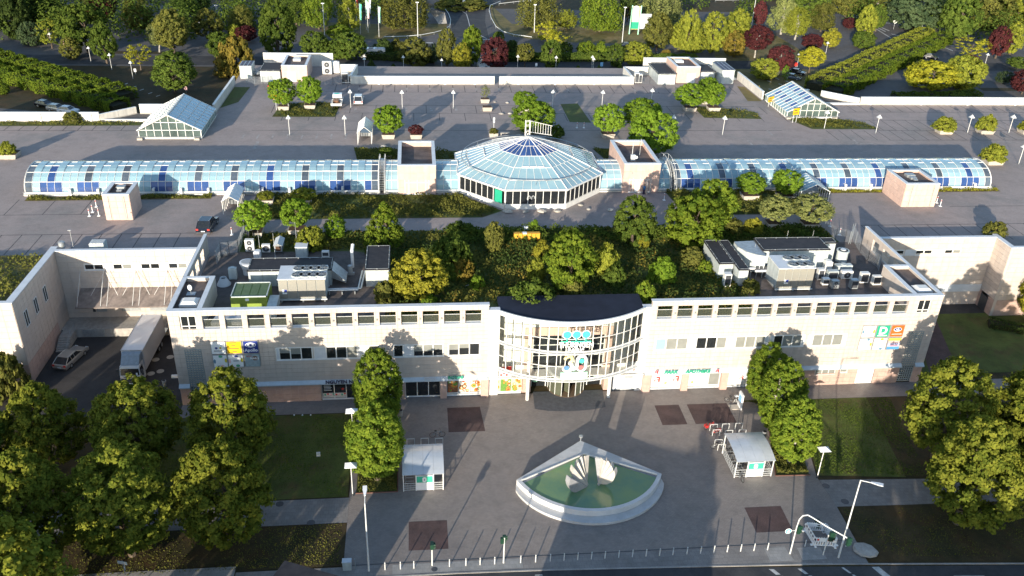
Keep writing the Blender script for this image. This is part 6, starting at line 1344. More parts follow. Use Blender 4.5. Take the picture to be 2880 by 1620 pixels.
for x in range(-330,420,11):
    for row in range(3):bx_.append((x+g_.uniform(-5,5),452+row*14+g_.uniform(-5,5),0,g_.uniform(6,9),g_.uniform(6,9),g_.uniform(11,17),260))
leaf_mass('far_wood',bx_,'dark',1,1.5)
bx_=[]
for k in range(46):bx_.append((g_.uniform(-175,-70),g_.uniform(268,330),0,g_.uniform(5,8),g_.uniform(5,8),g_.uniform(9,15),420))
for k in range(40):bx_.append((g_.uniform(190,300),g_.uniform(262,350),0,g_.uniform(5,8),g_.uniform(5,8),g_.uniform(9,15),420))
for k in range(14):bx_.append((g_.uniform(-60,-10),g_.uniform(285,330),0,g_.uniform(5,7),g_.uniform(5,7),g_.uniform(9,13),420))
for k in range(16):bx_.append((g_.uniform(95,190),g_.uniform(300,390),0,g_.uniform(5,7),g_.uniform(5,7),g_.uniform(9,13),420))
leaf_mass('thicket',bx_,'green',1,.9,seed=8)
# hedges
def hedge(p0,p1,w,h,label,leaf,n,seed,lumps=10,name='hedge',size=.42,z=0.0):
    p0,p1=Vector((p0[0],p0[1],0)),Vector((p1[0],p1[1],0)); d=p1-p0; L=d.length; u=d/L; v=Vector((-u.y,u.x,0)); g=np.random.default_rng(seed)
    n=int(n*2.6) if L>25 else int(n*1.5); s=g.uniform(0,L,n); q=g.uniform(-1,1,n); ph=g.uniform(0,6.28,6)
    bump=lambda s:.86+.10*np.sin(s/L*lumps*6.28+ph[0])+.06*np.sin(s*1.1+ph[1])+.05*np.sin(s*2.3+ph[2])
    a=g.uniform(-.25,math.pi+.25,n); hw=w/2*bump(s+1)
    y=np.sign(np.cos(a))*np.abs(np.cos(a))**.5*hw; zz=np.where(np.sin(a)>0,np.abs(np.sin(a))**.45*h*bump(s),0)
    low=g.uniform(0,1,n)<.42; y=np.where(low,np.sign(q)*hw*g.uniform(.9,1.04,n),y); zz=np.where(low,g.uniform(.02,.9,n)*h*.9,zz)
    C=np.array(p0)+s[:,None]*np.array(u)+y[:,None]*np.array(v); C[:,2]=z+zz+g.normal(size=n)*.05
    N_=np.stack([v.x*y/hw*.8,v.y*y/hw*.8,zz/h*.5-.35],1)+g.normal(size=(n,3))*.8
    me=leaf_mesh('foliage',C-np.array([p0.x,p0.y,z]),N_,size*g.uniform(.6,1.3,n),np.clip(g.normal(.5,.2,n)+.2*np.sin(s*.7+ph[3]),0,1)); me.materials[0]=LEAF[leaf]
    t=thing(name,label,'hedge',(p0.x,p0.y,z)); o=link(me,'foliage',t)
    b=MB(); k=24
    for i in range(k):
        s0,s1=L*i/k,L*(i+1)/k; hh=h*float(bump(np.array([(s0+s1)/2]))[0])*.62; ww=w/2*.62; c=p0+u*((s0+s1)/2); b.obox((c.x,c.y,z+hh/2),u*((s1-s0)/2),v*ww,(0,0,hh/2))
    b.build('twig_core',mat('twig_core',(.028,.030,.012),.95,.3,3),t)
    return t
zt1=(0,0,480/2576)
def hp(t,x,y,z=2.2):v=gz(t,x,y,z); return(v.x,v.y)
hedge(hp(1,-300,330),hp(1,950,690),6.0,3.4,'long clipped hedge row in the left car park, the upper of two','hornbeam',9000,31,14)
hedge(hp(1,-300,440),hp(1,900,770),6.0,3.2,'long clipped hedge row in the left car park, the lower of two','hornbeam',9000,32,12)
hedge(hp(3,1000,620),hp(3,1850,225),7.0,3.4,'long clipped hedge row in the right car park, the upper of two','yellowgreen',10000,33,14)
hedge(hp(3,1140,660),hp(3,1980,265),7.0,3.2,'long clipped hedge row in the right car park, the lower of two','hornbeam',10000,34,12)
hedge(hp(Z6,620,1400),hp(Z6,1400,1400),4.0,2.4,'shaded hedge under the large yellow tree behind the far right parapet','green',2600,35,5); hedge(hp(Z6,1430,1400),hp(Z6,1900,1370),4.0,2.6,'shaded hedge under the yellow green tree behind the far right parapet','green',2000,36,4)
hedge(hp(Z3,380,770),hp(Z3,1400,820),3.0,2.4,'dark hedge between the camper van and the approach road','dark',3000,37,8); hedge(hp(Z3,2200,800),hp(Z4,1440,800),3.0,2.5,'hedge along the far edge of the rear car park','green',4200,38,10); hedge(hp(Z4,1900,820),hp(Z5,240,830),3.5,2.6,'dark hedge behind the right pink stair head','green',3000,39,6)
hedge((-62.0,90.2),(-47.3,91.0),1.3,1.1,'low clipped hedge at the front of the left wing','dark',2200,40,3,size=.2)
hedge(hp(6,2310,985,.5),(96,93.5),2.2,1.2,'low dark clipped hedge at the right edge of the court','dark',2600,41,3,size=.22)
hedge((-34.2,178),(-34.4,187),1.2,1.8,'narrow hedge inside the left slanting parapet','olive',1200,42,3,size=.3); hedge((-39.6,171),(-39.4,186),1.6,9.6,'tall narrow shrub row outside the left slanting parapet','olive',3000,43,4,size=.35)
# ground cover on the roof gardens
def cover(name,poly,z,n,leaf,size,hmin,hmax,seed,clump=1.6,dens=.5):
    g=np.random.default_rng(seed); P=np.array(poly); lo,hi=P.min(0),P.max(0); out=[]
    def inside(X):
        r=np.zeros(len(X),bool); j=len(P)-1
        for i in range(len(P)):
            c=((P[i,1]>X[:,1])!=(P[j,1]>X[:,1]))&(X[:,0]<(P[j,0]-P[i,0])*(X[:,1]-P[i,1])/(P[j,1]-P[i,1]+1e-12)+P[i,0]); r^=c; j=i
        return r
    X=g.uniform(lo,hi,(n*3,2)); X=X[inside(X)]
    f=np.sin(X[:,0]/clump+seed)*np.sin(X[:,1]/clump*1.2+1.7*seed)+.6*np.sin(X[:,0]/clump*2.3+X[:,1]/clump*1.7)+.5*np.sin(X[:,0]/clump*.37-X[:,1]/clump*.5+seed)
    keep=g.uniform(-1.6,1.6,len(X))<f+dens*2-.6; X=X[keep][:n]; f=f[keep][:n]
    hgt=hmin+(hmax-hmin)*np.clip((f+1.2)/2.6,0,1); C=np.column_stack([X,z+hgt*g.uniform(.25,1,len(X))])
    me=leaf_mesh(name,C,g.normal(size=(len(X),3))*.6+np.array([-.1,-.35,.8]),size*g.uniform(.5,1.4,len(X)),np.clip(.5+.22*f+g.normal(size=len(X))*.2,0,1)); me.materials[0]=LEAF[leaf]
    o=link(me,name,None,'stuff'); return o
gpoly=[(-4.0,88.4),(-4.0,96),(-3.6,105.8),(-8.2,107.4),(-23.5,107.8),(-24,113.0),(59,113.6),(59.5,108.6),(43,107.8),(40,100.5),(41,88.6),(27.5,88.6),(27.5,91.0),(7.6,91.0),(7.6,88.4)]
cover('ground_cover',gpoly,ZD,26000,'olive',.34,.08,.55,1,1.9,.45); cover('ground_cover',gpoly,ZD,16000,'dark',.36,.10,.85,2,2.6,.30); cover('ground_cover',gpoly,ZD,5500,'orange',.30,.15,.8,3,2.2,-.05); cover('ground_cover',[(6,108.5),(6,113.2),(58.5,113.2),(58.5,108.8)],ZD,6500,'green',.38,.3,1.3,4,1.5,.5)
for pl,n,s_ in(([(-24.2,118),(9,118),(12,120.2),(6.2,126.3),(-24.2,127)],9000,5),([(40.4,118.1),(59,118.1),(60.5,127.2),(39.6,127.4)],6500,6),([(-10,141.7),(8,140.4),(10,146.3),(-11,148.2)],3500,7),([(27,140.6),(31.4,140.6),(30,147.8),(24.2,147.8)],1200,8),([(33.1,140.6),(40,140.6),(42.3,147.8),(31.5,147.8)],1800,9)):
    cover('ground_cover',pl,ZD,n,'olive',.32,.1,.9,s_,1.7,.5)
for pl,n,s_ in(([(-27.3,166.6),(-15.7,166.6),(-15.3,174.8),(-20,176.2),(-26.6,174.3)],1800,10),([(57.9,166.5),(69.5,165.8),(69.7,170.3),(62,173.2),(57.7,174.6)],900,11),([(78,160),(91,159.6),(89.8,163.2),(86,165.4),(75.6,165.5)],1800,12),([(21.6,167),(25,167),(24.6,176),(21.1,176.2)],600,13),([(-110,160.2),(-50,161.2),(-50,162.9),(-110,162.9)],2200,14),([(-57.3,125.5),(-31,125.9),(-31,126.9),(-57.3,126.8)],1800,15),([(61.8,126.2),(96.3,126.5),(96.3,127.5),(61.8,127.5)],2200,16)):
    cover('ground_cover',pl,ZD,n,'olive' if s_!=16 else 'gold',.30,.1,.55,s_,1.5,.5)
cover('ground_cover',[(-100,93.5),(-47.5,93.5),(-47.5,105.8),(-100,107.5)],ZD+.4,9000,'olive',.36,.1,.8,17,2.0,.6)
cover('ground_cover',[(38.9,84.0),(40.6,83.4),(40.6,79.7),(38.4,70.6),(41.8,70.5),(42.6,74.9),(43.6,84)],0,3800,'olive',.22,.05,.7,18,1.0,.5); cover('ground_cover',[(-6.8,70.5),(-2.8,70.5),(-2.9,82.3),(-6.9,82.3)],0,3000,'olive',.2,.04,.35,19,1.0,.5)
cover('grass',[(-34,70.2),(-8,70.2),(-8,84),(-30,84)],.0,15000,'green',.14,.02,.10,20,2.5,.7); cover('grass',[(43,70.3),(55,69.3),(58,83.8),(45.2,83.8)],.0,12000,'green',.14,.02,.10,21,2.5,.7)
cover('grass',[(-60,60.7),(-8,60.7),(-8,66),(-60,66)],.0,9000,'olive',.14,.02,.09,22,2.5,.6); cover('grass',[(43,58.2),(60,57),(90,55),(90,63.5),(43.2,64.8)],.0,9000,'olive',.14,.02,.09,23,2.5,.6)
# plant on the garden deck
ZP_=ZD+.03
def fanbox(name,label,c,w,d,h,fans=1,axis='y',rot=0.0,m='white',z=ZP_,group=None,legs=True):
    """outdoor cooling unit: casing, grille, fan discs"""
    t=thing(name,label,'cooling unit',(c[0],c[1],z),rot,group); b=MB(); b.box(-w/2,-d/2,.12,w/2,d/2,h); b.build('casing',W[m],t,world=False)
    if legs:b=MB(); b.box(-w/2,-d/2,0,-w/2+.12,d/2,.12); b.box(w/2-.12,-d/2,0,w/2,d/2,.12); b.build('feet',W['dark'],t,world=False)
    for k in range(fans):
        b=MB()
        if axis=='y':
            zc=.12+(h-.12)*(k+.5)/fans; r=min(w*.42,(h-.12)/fans*.42); b.tube((0,-d/2-.03,zc),(0,-d/2-.001,zc),r,n=14); b.build('fan_grille',W['dark'],t,world=False)
            Tl(t,'fan_hub','grey',(0,-d/2-.045,zc),(0,-d/2-.031,zc),r*.3,n=8)
        elif axis=='g':b.box(-w/2+.1,-d/2-.02,.3,w/2-.1,-d/2-.001,h-.15); b.build('coil_grille',W['dark'],t,world=False)
        else:r=min(w/fans,d)*.42; xc=-w/2+w*(k+.5)/fans; b.tube((xc,0,h),(xc,0,h+.03),r,n=14); b.build('fan_grille',W['dark'],t,world=False); b=MB(); b.lathe([(r+.06,0),(r+.06,.08),(r,.08)],(xc,0,h),14); b.build('fan_ring',W[m],t,world=False)
    return t
def chiller(label,x0,x1,y0,y1,z0,z1,nf,fx0,badge_x):
    t=thing('chiller',label,'chiller',((x0+x1)/2,(y0+y1)/2,ZP_)); Bx(t,'casing','ductgrey',x0,y0+.1,z0,x1,y1,z1)
    n=5
    for k in range(n):a,c=x0+(x1-x0)*k/n,x0+(x1-x0)*(k+1)/n; b=MB(); b.box(a+.04,y0,z0+.12,c-.04,y0+.1,z1-.12); b.build('coil_panel',mat('coil_panel',(.36,.35,.31),.4,.08,20,metal=.3),t)
    Bx(t,'top_plate','coping',x0-.08,y0-.08,z1,x1+.08,y1+.08,z1+.12)
    for i in range(nf):
        for j in range(2):
            r=(y1-y0)/4*.82; cx=fx0+(x1-fx0)*(i+.5)/nf; cy=y0+(y1-y0)*(j*.5+.25); b=MB(); b.lathe([(r,0),(r,.14),(r-.07,.14)],(cx,cy,z1+.12),18); f_=b.build('fan',W['ductgrey'],t); Tx(f_,'fan_grille','dark',(cx,cy,z1+.15),(cx,cy,z1+.265),r-.07,n=16)
            for k in range(4):a=k*math.pi/4; Ox(f_,'fan_spoke','galv',(cx,cy,z1+.27),(math.cos(a)*(r-.05),math.sin(a)*(r-.05),0),(-math.sin(a)*.02,math.cos(a)*.02,0),(0,0,.012))
    b=MB(); 
    for x in(x0+.2,(x0+x1)/2,x1-.2):b.box(x-.1,y0,ZP_,x+.1,y1,z0-.12)
    b.build('support',W['galv'],t); b=MB(); b.box(x0-.1,y0-.1,z0-.14,x1+.1,y0+.05,z0); b.box(x0-.1,y1-.1,z0-.14,x1+.1,y1,z0); b.build('base_rail',W['steel'],t)
    Bx(t,'badge','signwhite',badge_x,y0-.02,z0+.7,badge_x+.55,y0,z0+1.3); Bx(t,'badge_mark','blue',badge_x+.22,y0-.03,z0+.92,badge_x+.55,y0-.02,z0+1.3)
k5=(480,640,480/2576); r5=(1920,640,480/2576)
a,c=gy(k5,1615,790,93.2),gy(k5,2330,790,93.2); chiller('big chiller with eight roof fans on the left plant yard',a.x,c.x,93.2,96.6,ZP_+.45,a.z,4,a.x+(c.x-a.x)*.31,a.x+.4)
a2,c2=gy(r5,1460,625,93.6),gy(r5,2005,625,93.6); chiller('big chiller with six roof fans on the right plant yard',a2.x,c2.x,93.6,97.2,ZP_+.35,a2.z,3,a2.x+(c2.x-a2.x)*.34,a2.x+.95)
# long black-roofed duct house, left
x0,x1=gz(k5,1170,640,ZD+2.2).x,gz(k5,2420,630,ZD+2.2).x
t=shed(x0,97.4,x1,100.6,2.1,'long duct house with a black felt roof behind the left chiller',z=ZP_); b=MB(); b.add([(x1,97.6,ZP_+.9),(x1,97.6,ZP_+2.1),(x1+1.8,97.0,ZP_+.7),(x1+1.8,97.0,ZP_+.5),(x1,100.2,ZP_+.9),(x1,100.2,ZP_+2.1),(x1+1.8,99.6,ZP_+.7),(x1+1.8,99.6,ZP_+.5)],[(0,3,2,1),(4,5,6,7),(1,2,6,5),(0,4,7,3),(2,3,7,6)]); b.build('end_hood',W['galv'],t)
b=MB(); b.box(x0+1,100.6,ZP_,x0+3,101.6,ZP_+1.2); b.box(x0+3.5,100.6,ZP_+.2,x1-2,101.3,ZP_+2.0); b.build('rear_duct',W['ductgrey'],t)
p=gz(k5,2440,1,ZD); q0=gz(g5,2230,1050,ZD+2.3); q1=gz(g5,2540,1050,ZD+2.3)
shed(q0.x,q0.y,q1.x,q0.y+6.5,2.3,'tall black-roofed plant shed at the right end of the left yard',z=ZP_)
b=None
s0,s1=gz(r5,560,555,ZD+2.3),gz(r5,1000,640,ZD+2.3); L0=gz(r5,370,215,ZD+2.3)
shed(s0.x,s0.y,gz(r5,760,545,ZD+2.3).x,L0.y,2.3,'narrow black-roofed plant shed at the left of the right yard',z=ZP_); shed(gz(r5,770,545,ZD+2.3).x+.15,s1.y,s1.x,L0.y,2.25,'plant shed with a black roof jutting forward beside the narrow one',z=ZP_)
l0,l1=gz(r5,1225,355,ZD+2.9),gz(r5,2220,345,ZD+2.9); lb=gz(r5,1080,180,ZD+2.9)
t=shed(l0.x,l0.y,l1.x,lb.y,2.9,'longest black-roofed plant shed with patched felt behind the right chiller',z=ZP_); shed(l1.x+.15,l0.y+2.2,l1.x+1.9,lb.y,2.8,'short grey end bay right of the longest black-roofed shed',z=ZP_)
t=thing('duct_hood','curved pale grey duct hood at the left end of the longest black-roofed shed','duct',(l0.x-1.5,l0.y+2,ZP_)); b=MB(); pr_=[(l0.x-.15,lb.y-.3),(l0.x-3.0,lb.y-.5),(l0.x-3.0,lb.y-2.0),(l0.x-2.3,lb.y-3.6),(l0.x-1.2,lb.y-4.6),(l0.x-.15,lb.y-5.0)]; b.prism(pr_,ZP_+.3,ZP_+2.75); b.build('hood',W['ductgrey'],t); b=MB(); b.prism([(x-.0,y) for x,y in pr_],ZP_+2.76,ZP_+2.84); b.build('hood_top',W['galv'],t); b=MB(); b.box(l0.x-2.5,lb.y-2,ZP_,l0.x-.5,lb.y-.8,ZP_+.3); b.build('support',W['dark'],t)
for i,(x,y,hh,l) in enumerate([(k5,(1580,460),3.6,''),(r5,(1520,420),3.8,''),(r5,(1900,420),3.8,''),(r5,(1040,590),3.4,''),(g5,(820,830),3.4,''),(g5,(1315,760),3.9,''),(k5,(430,1010),2.6,'')]):
    P=gz(x,y[0],y[1],ZD); t=thing('lightning_rod',['thin lightning rod over the long left duct house','thin lightning rod before the longest right shed, left of two','thin lightning rod before the longest right shed, right of two','thin lightning rod beside the stepped right shed','thin lightning rod among the fan boxes at the back of the left yard','thin lightning rod behind the plain box vent','thin lightning rod on the left stair tower roof'][i],'lightning rod',(P.x,P.y,P.z)); Tx(t,'rod','steel',(P.x,P.y,ZD),(P.x,P.y,ZD+hh),.025,.012,4); Bx(t,'foot','concrete',P.x-.12,P.y-.12,ZD,P.x+.12,P.y+.12,ZD+.1)
# green ventilation unit
gA,gB=gy(k5,880,935,91.0),gy(k5,1440,935,91.0)
t=thing('ventilation_unit','olive green ventilation unit with framed roof panels on the left plant yard','ventilation unit',((gA.x+gB.x)/2,92.5,ZP_)); zt=ZP_+2.0; b=MB(); b.box(gA.x,91.0,ZP_,gB.x,94.6,zt); b.build('casing',mat('unit_green',(.22,.30,.05),.5,.1,.8),t); b=MB()
for q in((gA.x,91.0,gB.x,91.12),(gA.x,94.48,gB.x,94.6),(gA.x,91.0,gA.x+.12,94.6),(gB.x-.12,91.0,gB.x,94.6)):b.box(q[0],q[1],zt+.003,q[2],q[3],zt+.14)
b.build('roof_frame',W['ductgrey'],t)
for k in range(4):a=gA.x+.15+(gB.x-gA.x-.3)*k/4; b=MB(); b.box(a+.05,91.2,zt+.003,a+(gB.x-gA.x-.3)/4-.05,94.4,zt+.06); b.build('roof_panel',mat('roof_green',(.10,.15,.06),.55,.12,1.5),t)
Bx(t,'plate','signwhite',(gA.x+gB.x)/2-.4,90.97,zt-.45,(gA.x+gB.x)/2,91.0,zt-.15)
D1=gz(k5,1450,930,ZD+1.6); t=thing('duct','grey square duct stepping down right of the green ventilation unit','duct',(D1.x,D1.y,ZP_)); b=MB(); b.box(gB.x+.1,89.3,ZP_+.5,gB.x+1.2,92.4,ZP_+1.5); b.box(gB.x+.1,88.5,ZP_,gB.x+1.2,89.3,ZP_+1.0); b.build('duct_run',W['ductgrey'],t)
t=thing('sloping_lid','large pale sheet hatch lying in front of the green ventilation unit','hatch',(-22.5,88.5,ZP_)); b=MB(); b.add([(-23.6,88.0,ZP_+.5),(-20.2,88.0,ZP_+.5),(-19.9,90.2,ZP_+.9),(-22.9,90.2,ZP_+.9),(-23.6,88.0,ZP_),(-20.2,88.0,ZP_),(-19.9,90.2,ZP_),(-22.9,90.2,ZP_)],[(0,1,2,3),(4,7,6,5),(0,4,5,1),(1,5,6,2),(2,6,7,3),(3,7,4,0)]); b.build('lid',W['coping'],t)
P=gz(k5,795,890,ZD); t=thing('vent_cone','pale cone shaped vent with an open top left of the green unit','vent',P); Lx(t,'cone','coping',[(.85,0),(.85,.08),(.40,.85),(.40,.95),(.34,.95),(.34,.5)],(P.x,P.y+.5,ZP_),20); Tx(t,'throat','black',(P.x,P.y+.5,ZP_+.6),(P.x,P.y+.5,ZP_+.75),.33,n=14)
P=gz(k5,1175,700,ZD); t=thing('vent_drum','round pale vent drum left of the long duct house','vent',P); Lx(t,'drum','coping',[(.62,0),(.62,.6),(.95,1.55),(.95,1.7)],(P.x,P.y,ZP_),20); Tx(t,'cap','grey',(P.x,P.y,ZP_+1.7),(P.x,P.y,ZP_+1.74),.72,n=18)
P=gz(r5,2390,560,ZD); t=thing('vent_drum','tall round galvanised vent drum on the right plant yard','vent',P); Lx(t,'drum','ductgrey',[(.75,.4),(.75,1.9),(.85,1.9),(.85,2.05)],(P.x,P.y+.3,ZP_),20); Tx(t,'throat','black',(P.x,P.y+.3,ZP_+2.05),(P.x,P.y+.3,ZP_+2.08),.62,n=18); Tx(t,'cap','coping',(P.x,P.y+.3,ZP_+2.08),(P.x,P.y+.3,ZP_+2.16),.38,n=14); Lx(t,'stand','galv',[(.5,0),(.7,.4)],(P.x,P.y+.3,ZP_),12)
AC=[(k5,(945,800),.95,.6,1.6,'x',1,'grey slim cooling unit behind the green ventilation unit','ductgrey'),(k5,(1200,375),1.15,.6,1.75,'y',2,'tall white cooling unit with two fans, back of the left yard','white'),(k5,(1445,390),1.05,.5,1.2,'y',1,'white square cooling unit behind the long duct house, second in the back row','white'),(k5,(2340,460),.95,.5,.9,'g',1,'small cooling unit at the right end of the back row','white'),(k5,(1310,480),.9,.8,1.0,'x',1,'low box unit with a bent pipe beside the vent drum','coping'),
      (r5,(665,910),.9,.8,1.9,'g',1,'white upright unit with a dark grille before the stepped right shed','white'),(r5,(2075,805),.85,.7,1.6,'g',1,'white upright unit right of the right chiller','white'),(r5,(2185,690),.95,.9,1.6,'x',1,'white unit with a round top fan behind the grey box units','white'),(r5,(2155,885),.95,.6,1.0,'g',1,'small white unit at the front of the right unit cluster','white'),(r5,(2295,935),.95,.6,1.15,'y',2,'galvanised twin fan unit at the front of the right unit cluster','galv'),(r5,(2470,790),1.5,.6,1.2,'y',1,'white unit with one big black fan in the right unit cluster','white'),(r5,(2255,800),1.4,.7,1.3,'g',1,'pale box unit left of the one with the big black fan','ductgrey'),(r5,(2425,690),2.2,.8,1.1,'x',1,'wide grey cabinet behind the unit with the big black fan','ductgrey'),
      (6,(1290,740),.95,.7,1.35,'g',1,'galvanised upright unit with dark coil in the right unit cluster','galv'),(6,(1365,695),1.1,.6,1.55,'g',1,'tall white unit with a dark lattice near the stair tower','white'),(6,(1460,710),1.1,.6,1.35,'g',1,'white upright unit nearest to the right stair tower','white'),(k5,(1640,400),.0,0,0,'',0,'','')]
for tl,p,w,d,h,ax,nf,lab,mm in AC:
    if not lab:continue
    P=gz(tl,p[0],p[1],ZD); fanbox('cooling_unit',lab,(P.x,P.y+d/2),w,d,h,nf,ax,0,mm)
P=gz(k5,1630,400,ZD); t=thing('roof_hood','long grey gabled intake hood on wheels, back of the left yard','hood',P); b=MB(); b.add([(P.x+a,P.y+c,ZP_+e) for a,c,e in((-.5,0,.3),(.5,0,.3),(.5,0,1.2),(0,0,1.5),(-.5,0,1.2),(-.5,2.4,.3),(.5,2.4,.3),(.5,2.4,1.2),(0,2.4,1.5),(-.5,2.4,1.2))],[(0,4,3,2,1),(5,6,7,8,9),(1,2,7,6),(0,5,9,4)]); b.build('casing',W['galv'],t); b=MB(); b.add([(P.x+a,P.y+c,ZP_+e) for a,c,e in((-.62,-.1,1.17),(0,-.1,1.53),(0,2.5,1.53),(-.62,2.5,1.17),(.62,-.1,1.17),(.62,2.5,1.17))],[(0,1,2,3),(1,4,5,2)]); b.build('gable_roof',W['coping'],t); Bx(t,'intake','soil',P.x-.32,P.y-.02,ZP_+.4,P.x+.32,P.y,ZP_+1.1)
for s in(-.5,.5):Bx(t,'foot','dark',P.x+s-.1,P.y-.1,ZP_,P.x+s+.1,P.y+.2,ZP_+.3)
P=gz(k5,1980,460,ZD); t=thing('box_vent','plain pale metal box vent, back row of the left yard','vent',P); Bx(t,'box','ductgrey',P.x-.75,P.y,ZP_,P.x+.75,P.y+1.3,ZP_+1.5); Bx(t,'lid','coping',P.x-.8,P.y-.05,ZP_+1.5,P.x+.8,P.y+1.35,ZP_+1.58)
P=gz(k5,1205,180,ZD); t=thing('steel_flue','short polished steel flue beside the planter at the left fence','flue',P); b=MB(); b.tube((P.x,P.y,ZP_),(P.x,P.y,ZP_+1.5),.42,n=16); b.build('pipe',mat('polished_steel',(.6,.6,.6),.15,.05,metal=1.0),t); Lx(t,'cowl','galv',[(.48,0),(.48,.1),(.1,.25)],(P.x,P.y,ZP_+1.5),16)
P=gz(g5,2060,1010,ZD); t=thing('steel_flue','tall white and steel extract stack left of the tall black-roofed shed','flue',P); b=MB(); b.tube((P.x,P.y,ZP_),(P.x,P.y,ZP_+2.3),.2,n=12); b.tube((P.x,P.y,ZP_+2.3),(P.x+.1,P.y+.9,ZP_+2.8),.22,n=12); b.build('pipe',W['coping'],t); P2=gz(g5,2030,1110,ZD); b=MB(); b.tube((P2.x,P2.y,ZP_+.3),(P2.x,P2.y,ZP_+1.3),.3,n=12); b.box(P2.x-.5,P2.y-.2,ZP_,P2.x+.5,P2.y+.2,ZP_+.3); b.build('blower',W['galv'],t)
# pipe runs
t=thing('pipe_run','pair of silver pipes crossing the left plant yard right of the chiller','pipe',(-5,93,ZP_)); A_,B_=gz(g5,1700,1320,ZD+.6),gz(g5,2130,1310,ZD+.6); C_=gz(g5,2190,1060,ZD+.6)
for d_ in(0,.35):b=MB(); b.path([A_+Vector((0,d_,0)),B_+Vector((d_,d_,0)),C_+Vector((d_,0,0))],.12,8); b.build('pipe',W['alu'],t)
for f_ in(.1,.5,.9):q_=A_.lerp(B_,f_); Bx(t,'pipe_stand','galv',q_.x-.05,q_.y-.1,ZP_,q_.x+.05,q_.y+.5,ZP_+.55)
t=thing('pipe_run','white pipes with round caps between the stepped shed and the right chiller','pipe',(42,95,ZP_)); A_,B_=gz(r5,1000,620,ZD+1.0),gz(r5,1440,610,ZD+1.0); b=MB(); b.path([A_,B_],.16,8); b.path([A_+Vector((.6,-.7,0)),B_+Vector((0,-.7,0))],.16,8); b.build('pipe',W['coping'],t)
for k in range(3):q_=A_.lerp(B_,.25+.14*k); Tx(t,'valve','dark',(q_.x,q_.y-.3,ZP_+.9),(q_.x,q_.y-.3,ZP_+1.35),.2,n=10)
b=MB(); 
for k in range(6):q_=A_.lerp(B_,k/5); b.box(q_.x-.04,q_.y-.8,ZP_,q_.x+.04,q_.y-.7,ZP_+1.0)
b.path([A_+Vector((1.5,-1.6,-.7)),B_+Vector((0,-1.6,-.7))],.03,4); b.build('pipe_stand',W['galv'],t)
P=gz(k5,310,1000,12.15); t=thing('satellite_dish','small satellite dish on the gravel roof of the left stair tower','satellite dish',P); b=MB(); b.tube((P.x,P.y,12.15),(P.x,P.y,12.95),.035,n=6); b.box(P.x-.5,P.y-.4,12.15,P.x+.5,P.y+.4,12.2); b.build('stand',W['galv'],t); Tx(t,'dish','steel',(P.x,P.y-.05,13.0),(P.x-.05,P.y-.12,13.02),.34,n=16)
# beehives, white stand, garden seat stones
BH=mat('hive_yellow',(.66,.36,.035),.6,.12,3)
h0,h1=gz(5,1300,375,ZD),gz(5,1500,378,ZD)
for i in range(6):
    x=h0.x+(h1.x-h0.x)*(i+.5)/6; w=(h1.x-h0.x)/6*.9; t=thing('beehive','yellow wooden beehive in the row on the roof garden, %s from the left'%ORD[i],'beehive',(x,h0.y,ZD),group='beehives on the roof garden'); Bx(t,'brood_box',BH,x-w/2,h0.y,ZD+.3,x+w/2,h0.y+.6,ZD+.85); Bx(t,'super',BH,x-w/2+.01,h0.y+.01,ZD+.86,x+w/2-.01,h0.y+.59,ZD+1.15); b=MB(); b.box(x-w/2-.02,h0.y-.03,ZD+1.15,x+w/2+.02,h0.y+.63,ZD+1.22); b.build('lid',W['signwhite'] if i==2 else BH,t)
t=thing('hive_stand','orange timber stand under the six beehives','stand',((h0.x+h1.x)/2,h0.y,ZD)); Bx(t,'platform','orange',h0.x-.1,h0.y-.1,ZD+.2,h1.x+.1,h0.y+.7,ZD+.295); b=MB()
for k in range(7):x=h0.x+(h1.x-h0.x)*k/6; b.box(x-.05,h0.y-.08,ZD,x+.05,h0.y+.68,ZD+.2)
b.build('leg',W['orange'],t)
P=gz(5,1397,325,ZD); t=thing('white_crate','white plastic crate stack behind the beehives','crate',P); Bx(t,'lower_crate','signwhite',P.x-.28,P.y+.4,ZD,P.x+.28,P.y+.9,ZD+.5); Bx(t,'upper_crate','signwhite',P.x-.28,P.y+.4,ZD+.52,P.x+.28,P.y+.9,ZD+1.0)
def boulder(P,s,label,m='pale_conc',sz=.6):
    g=random.Random(int(P.x*100)); b=MB(); bm_=[(s*(1+g.uniform(-.2,.2))*r,z*s*sz) for r,z in((.7,0),(1,.3),(.85,.75),(.4,1.0))]; b.lathe([(r,z) for r,z in bm_],(0,0,0),9); b.v=[(x*(1+g.uniform(-.12,.12)),y*.8*(1+g.uniform(-.12,.12)),z) for x,y,z in b.v]
    o=b.build('boulder',mat('boulder_stone',(.50,.47,.42),.85,.2,1.5,bump=.3) if m=='pale_conc' else W['concrete'],None); o.location=P; o.rotation_euler=(0,0,g.uniform(0,6)); tag(o,label,'boulder','boulders on the parking deck'); return o
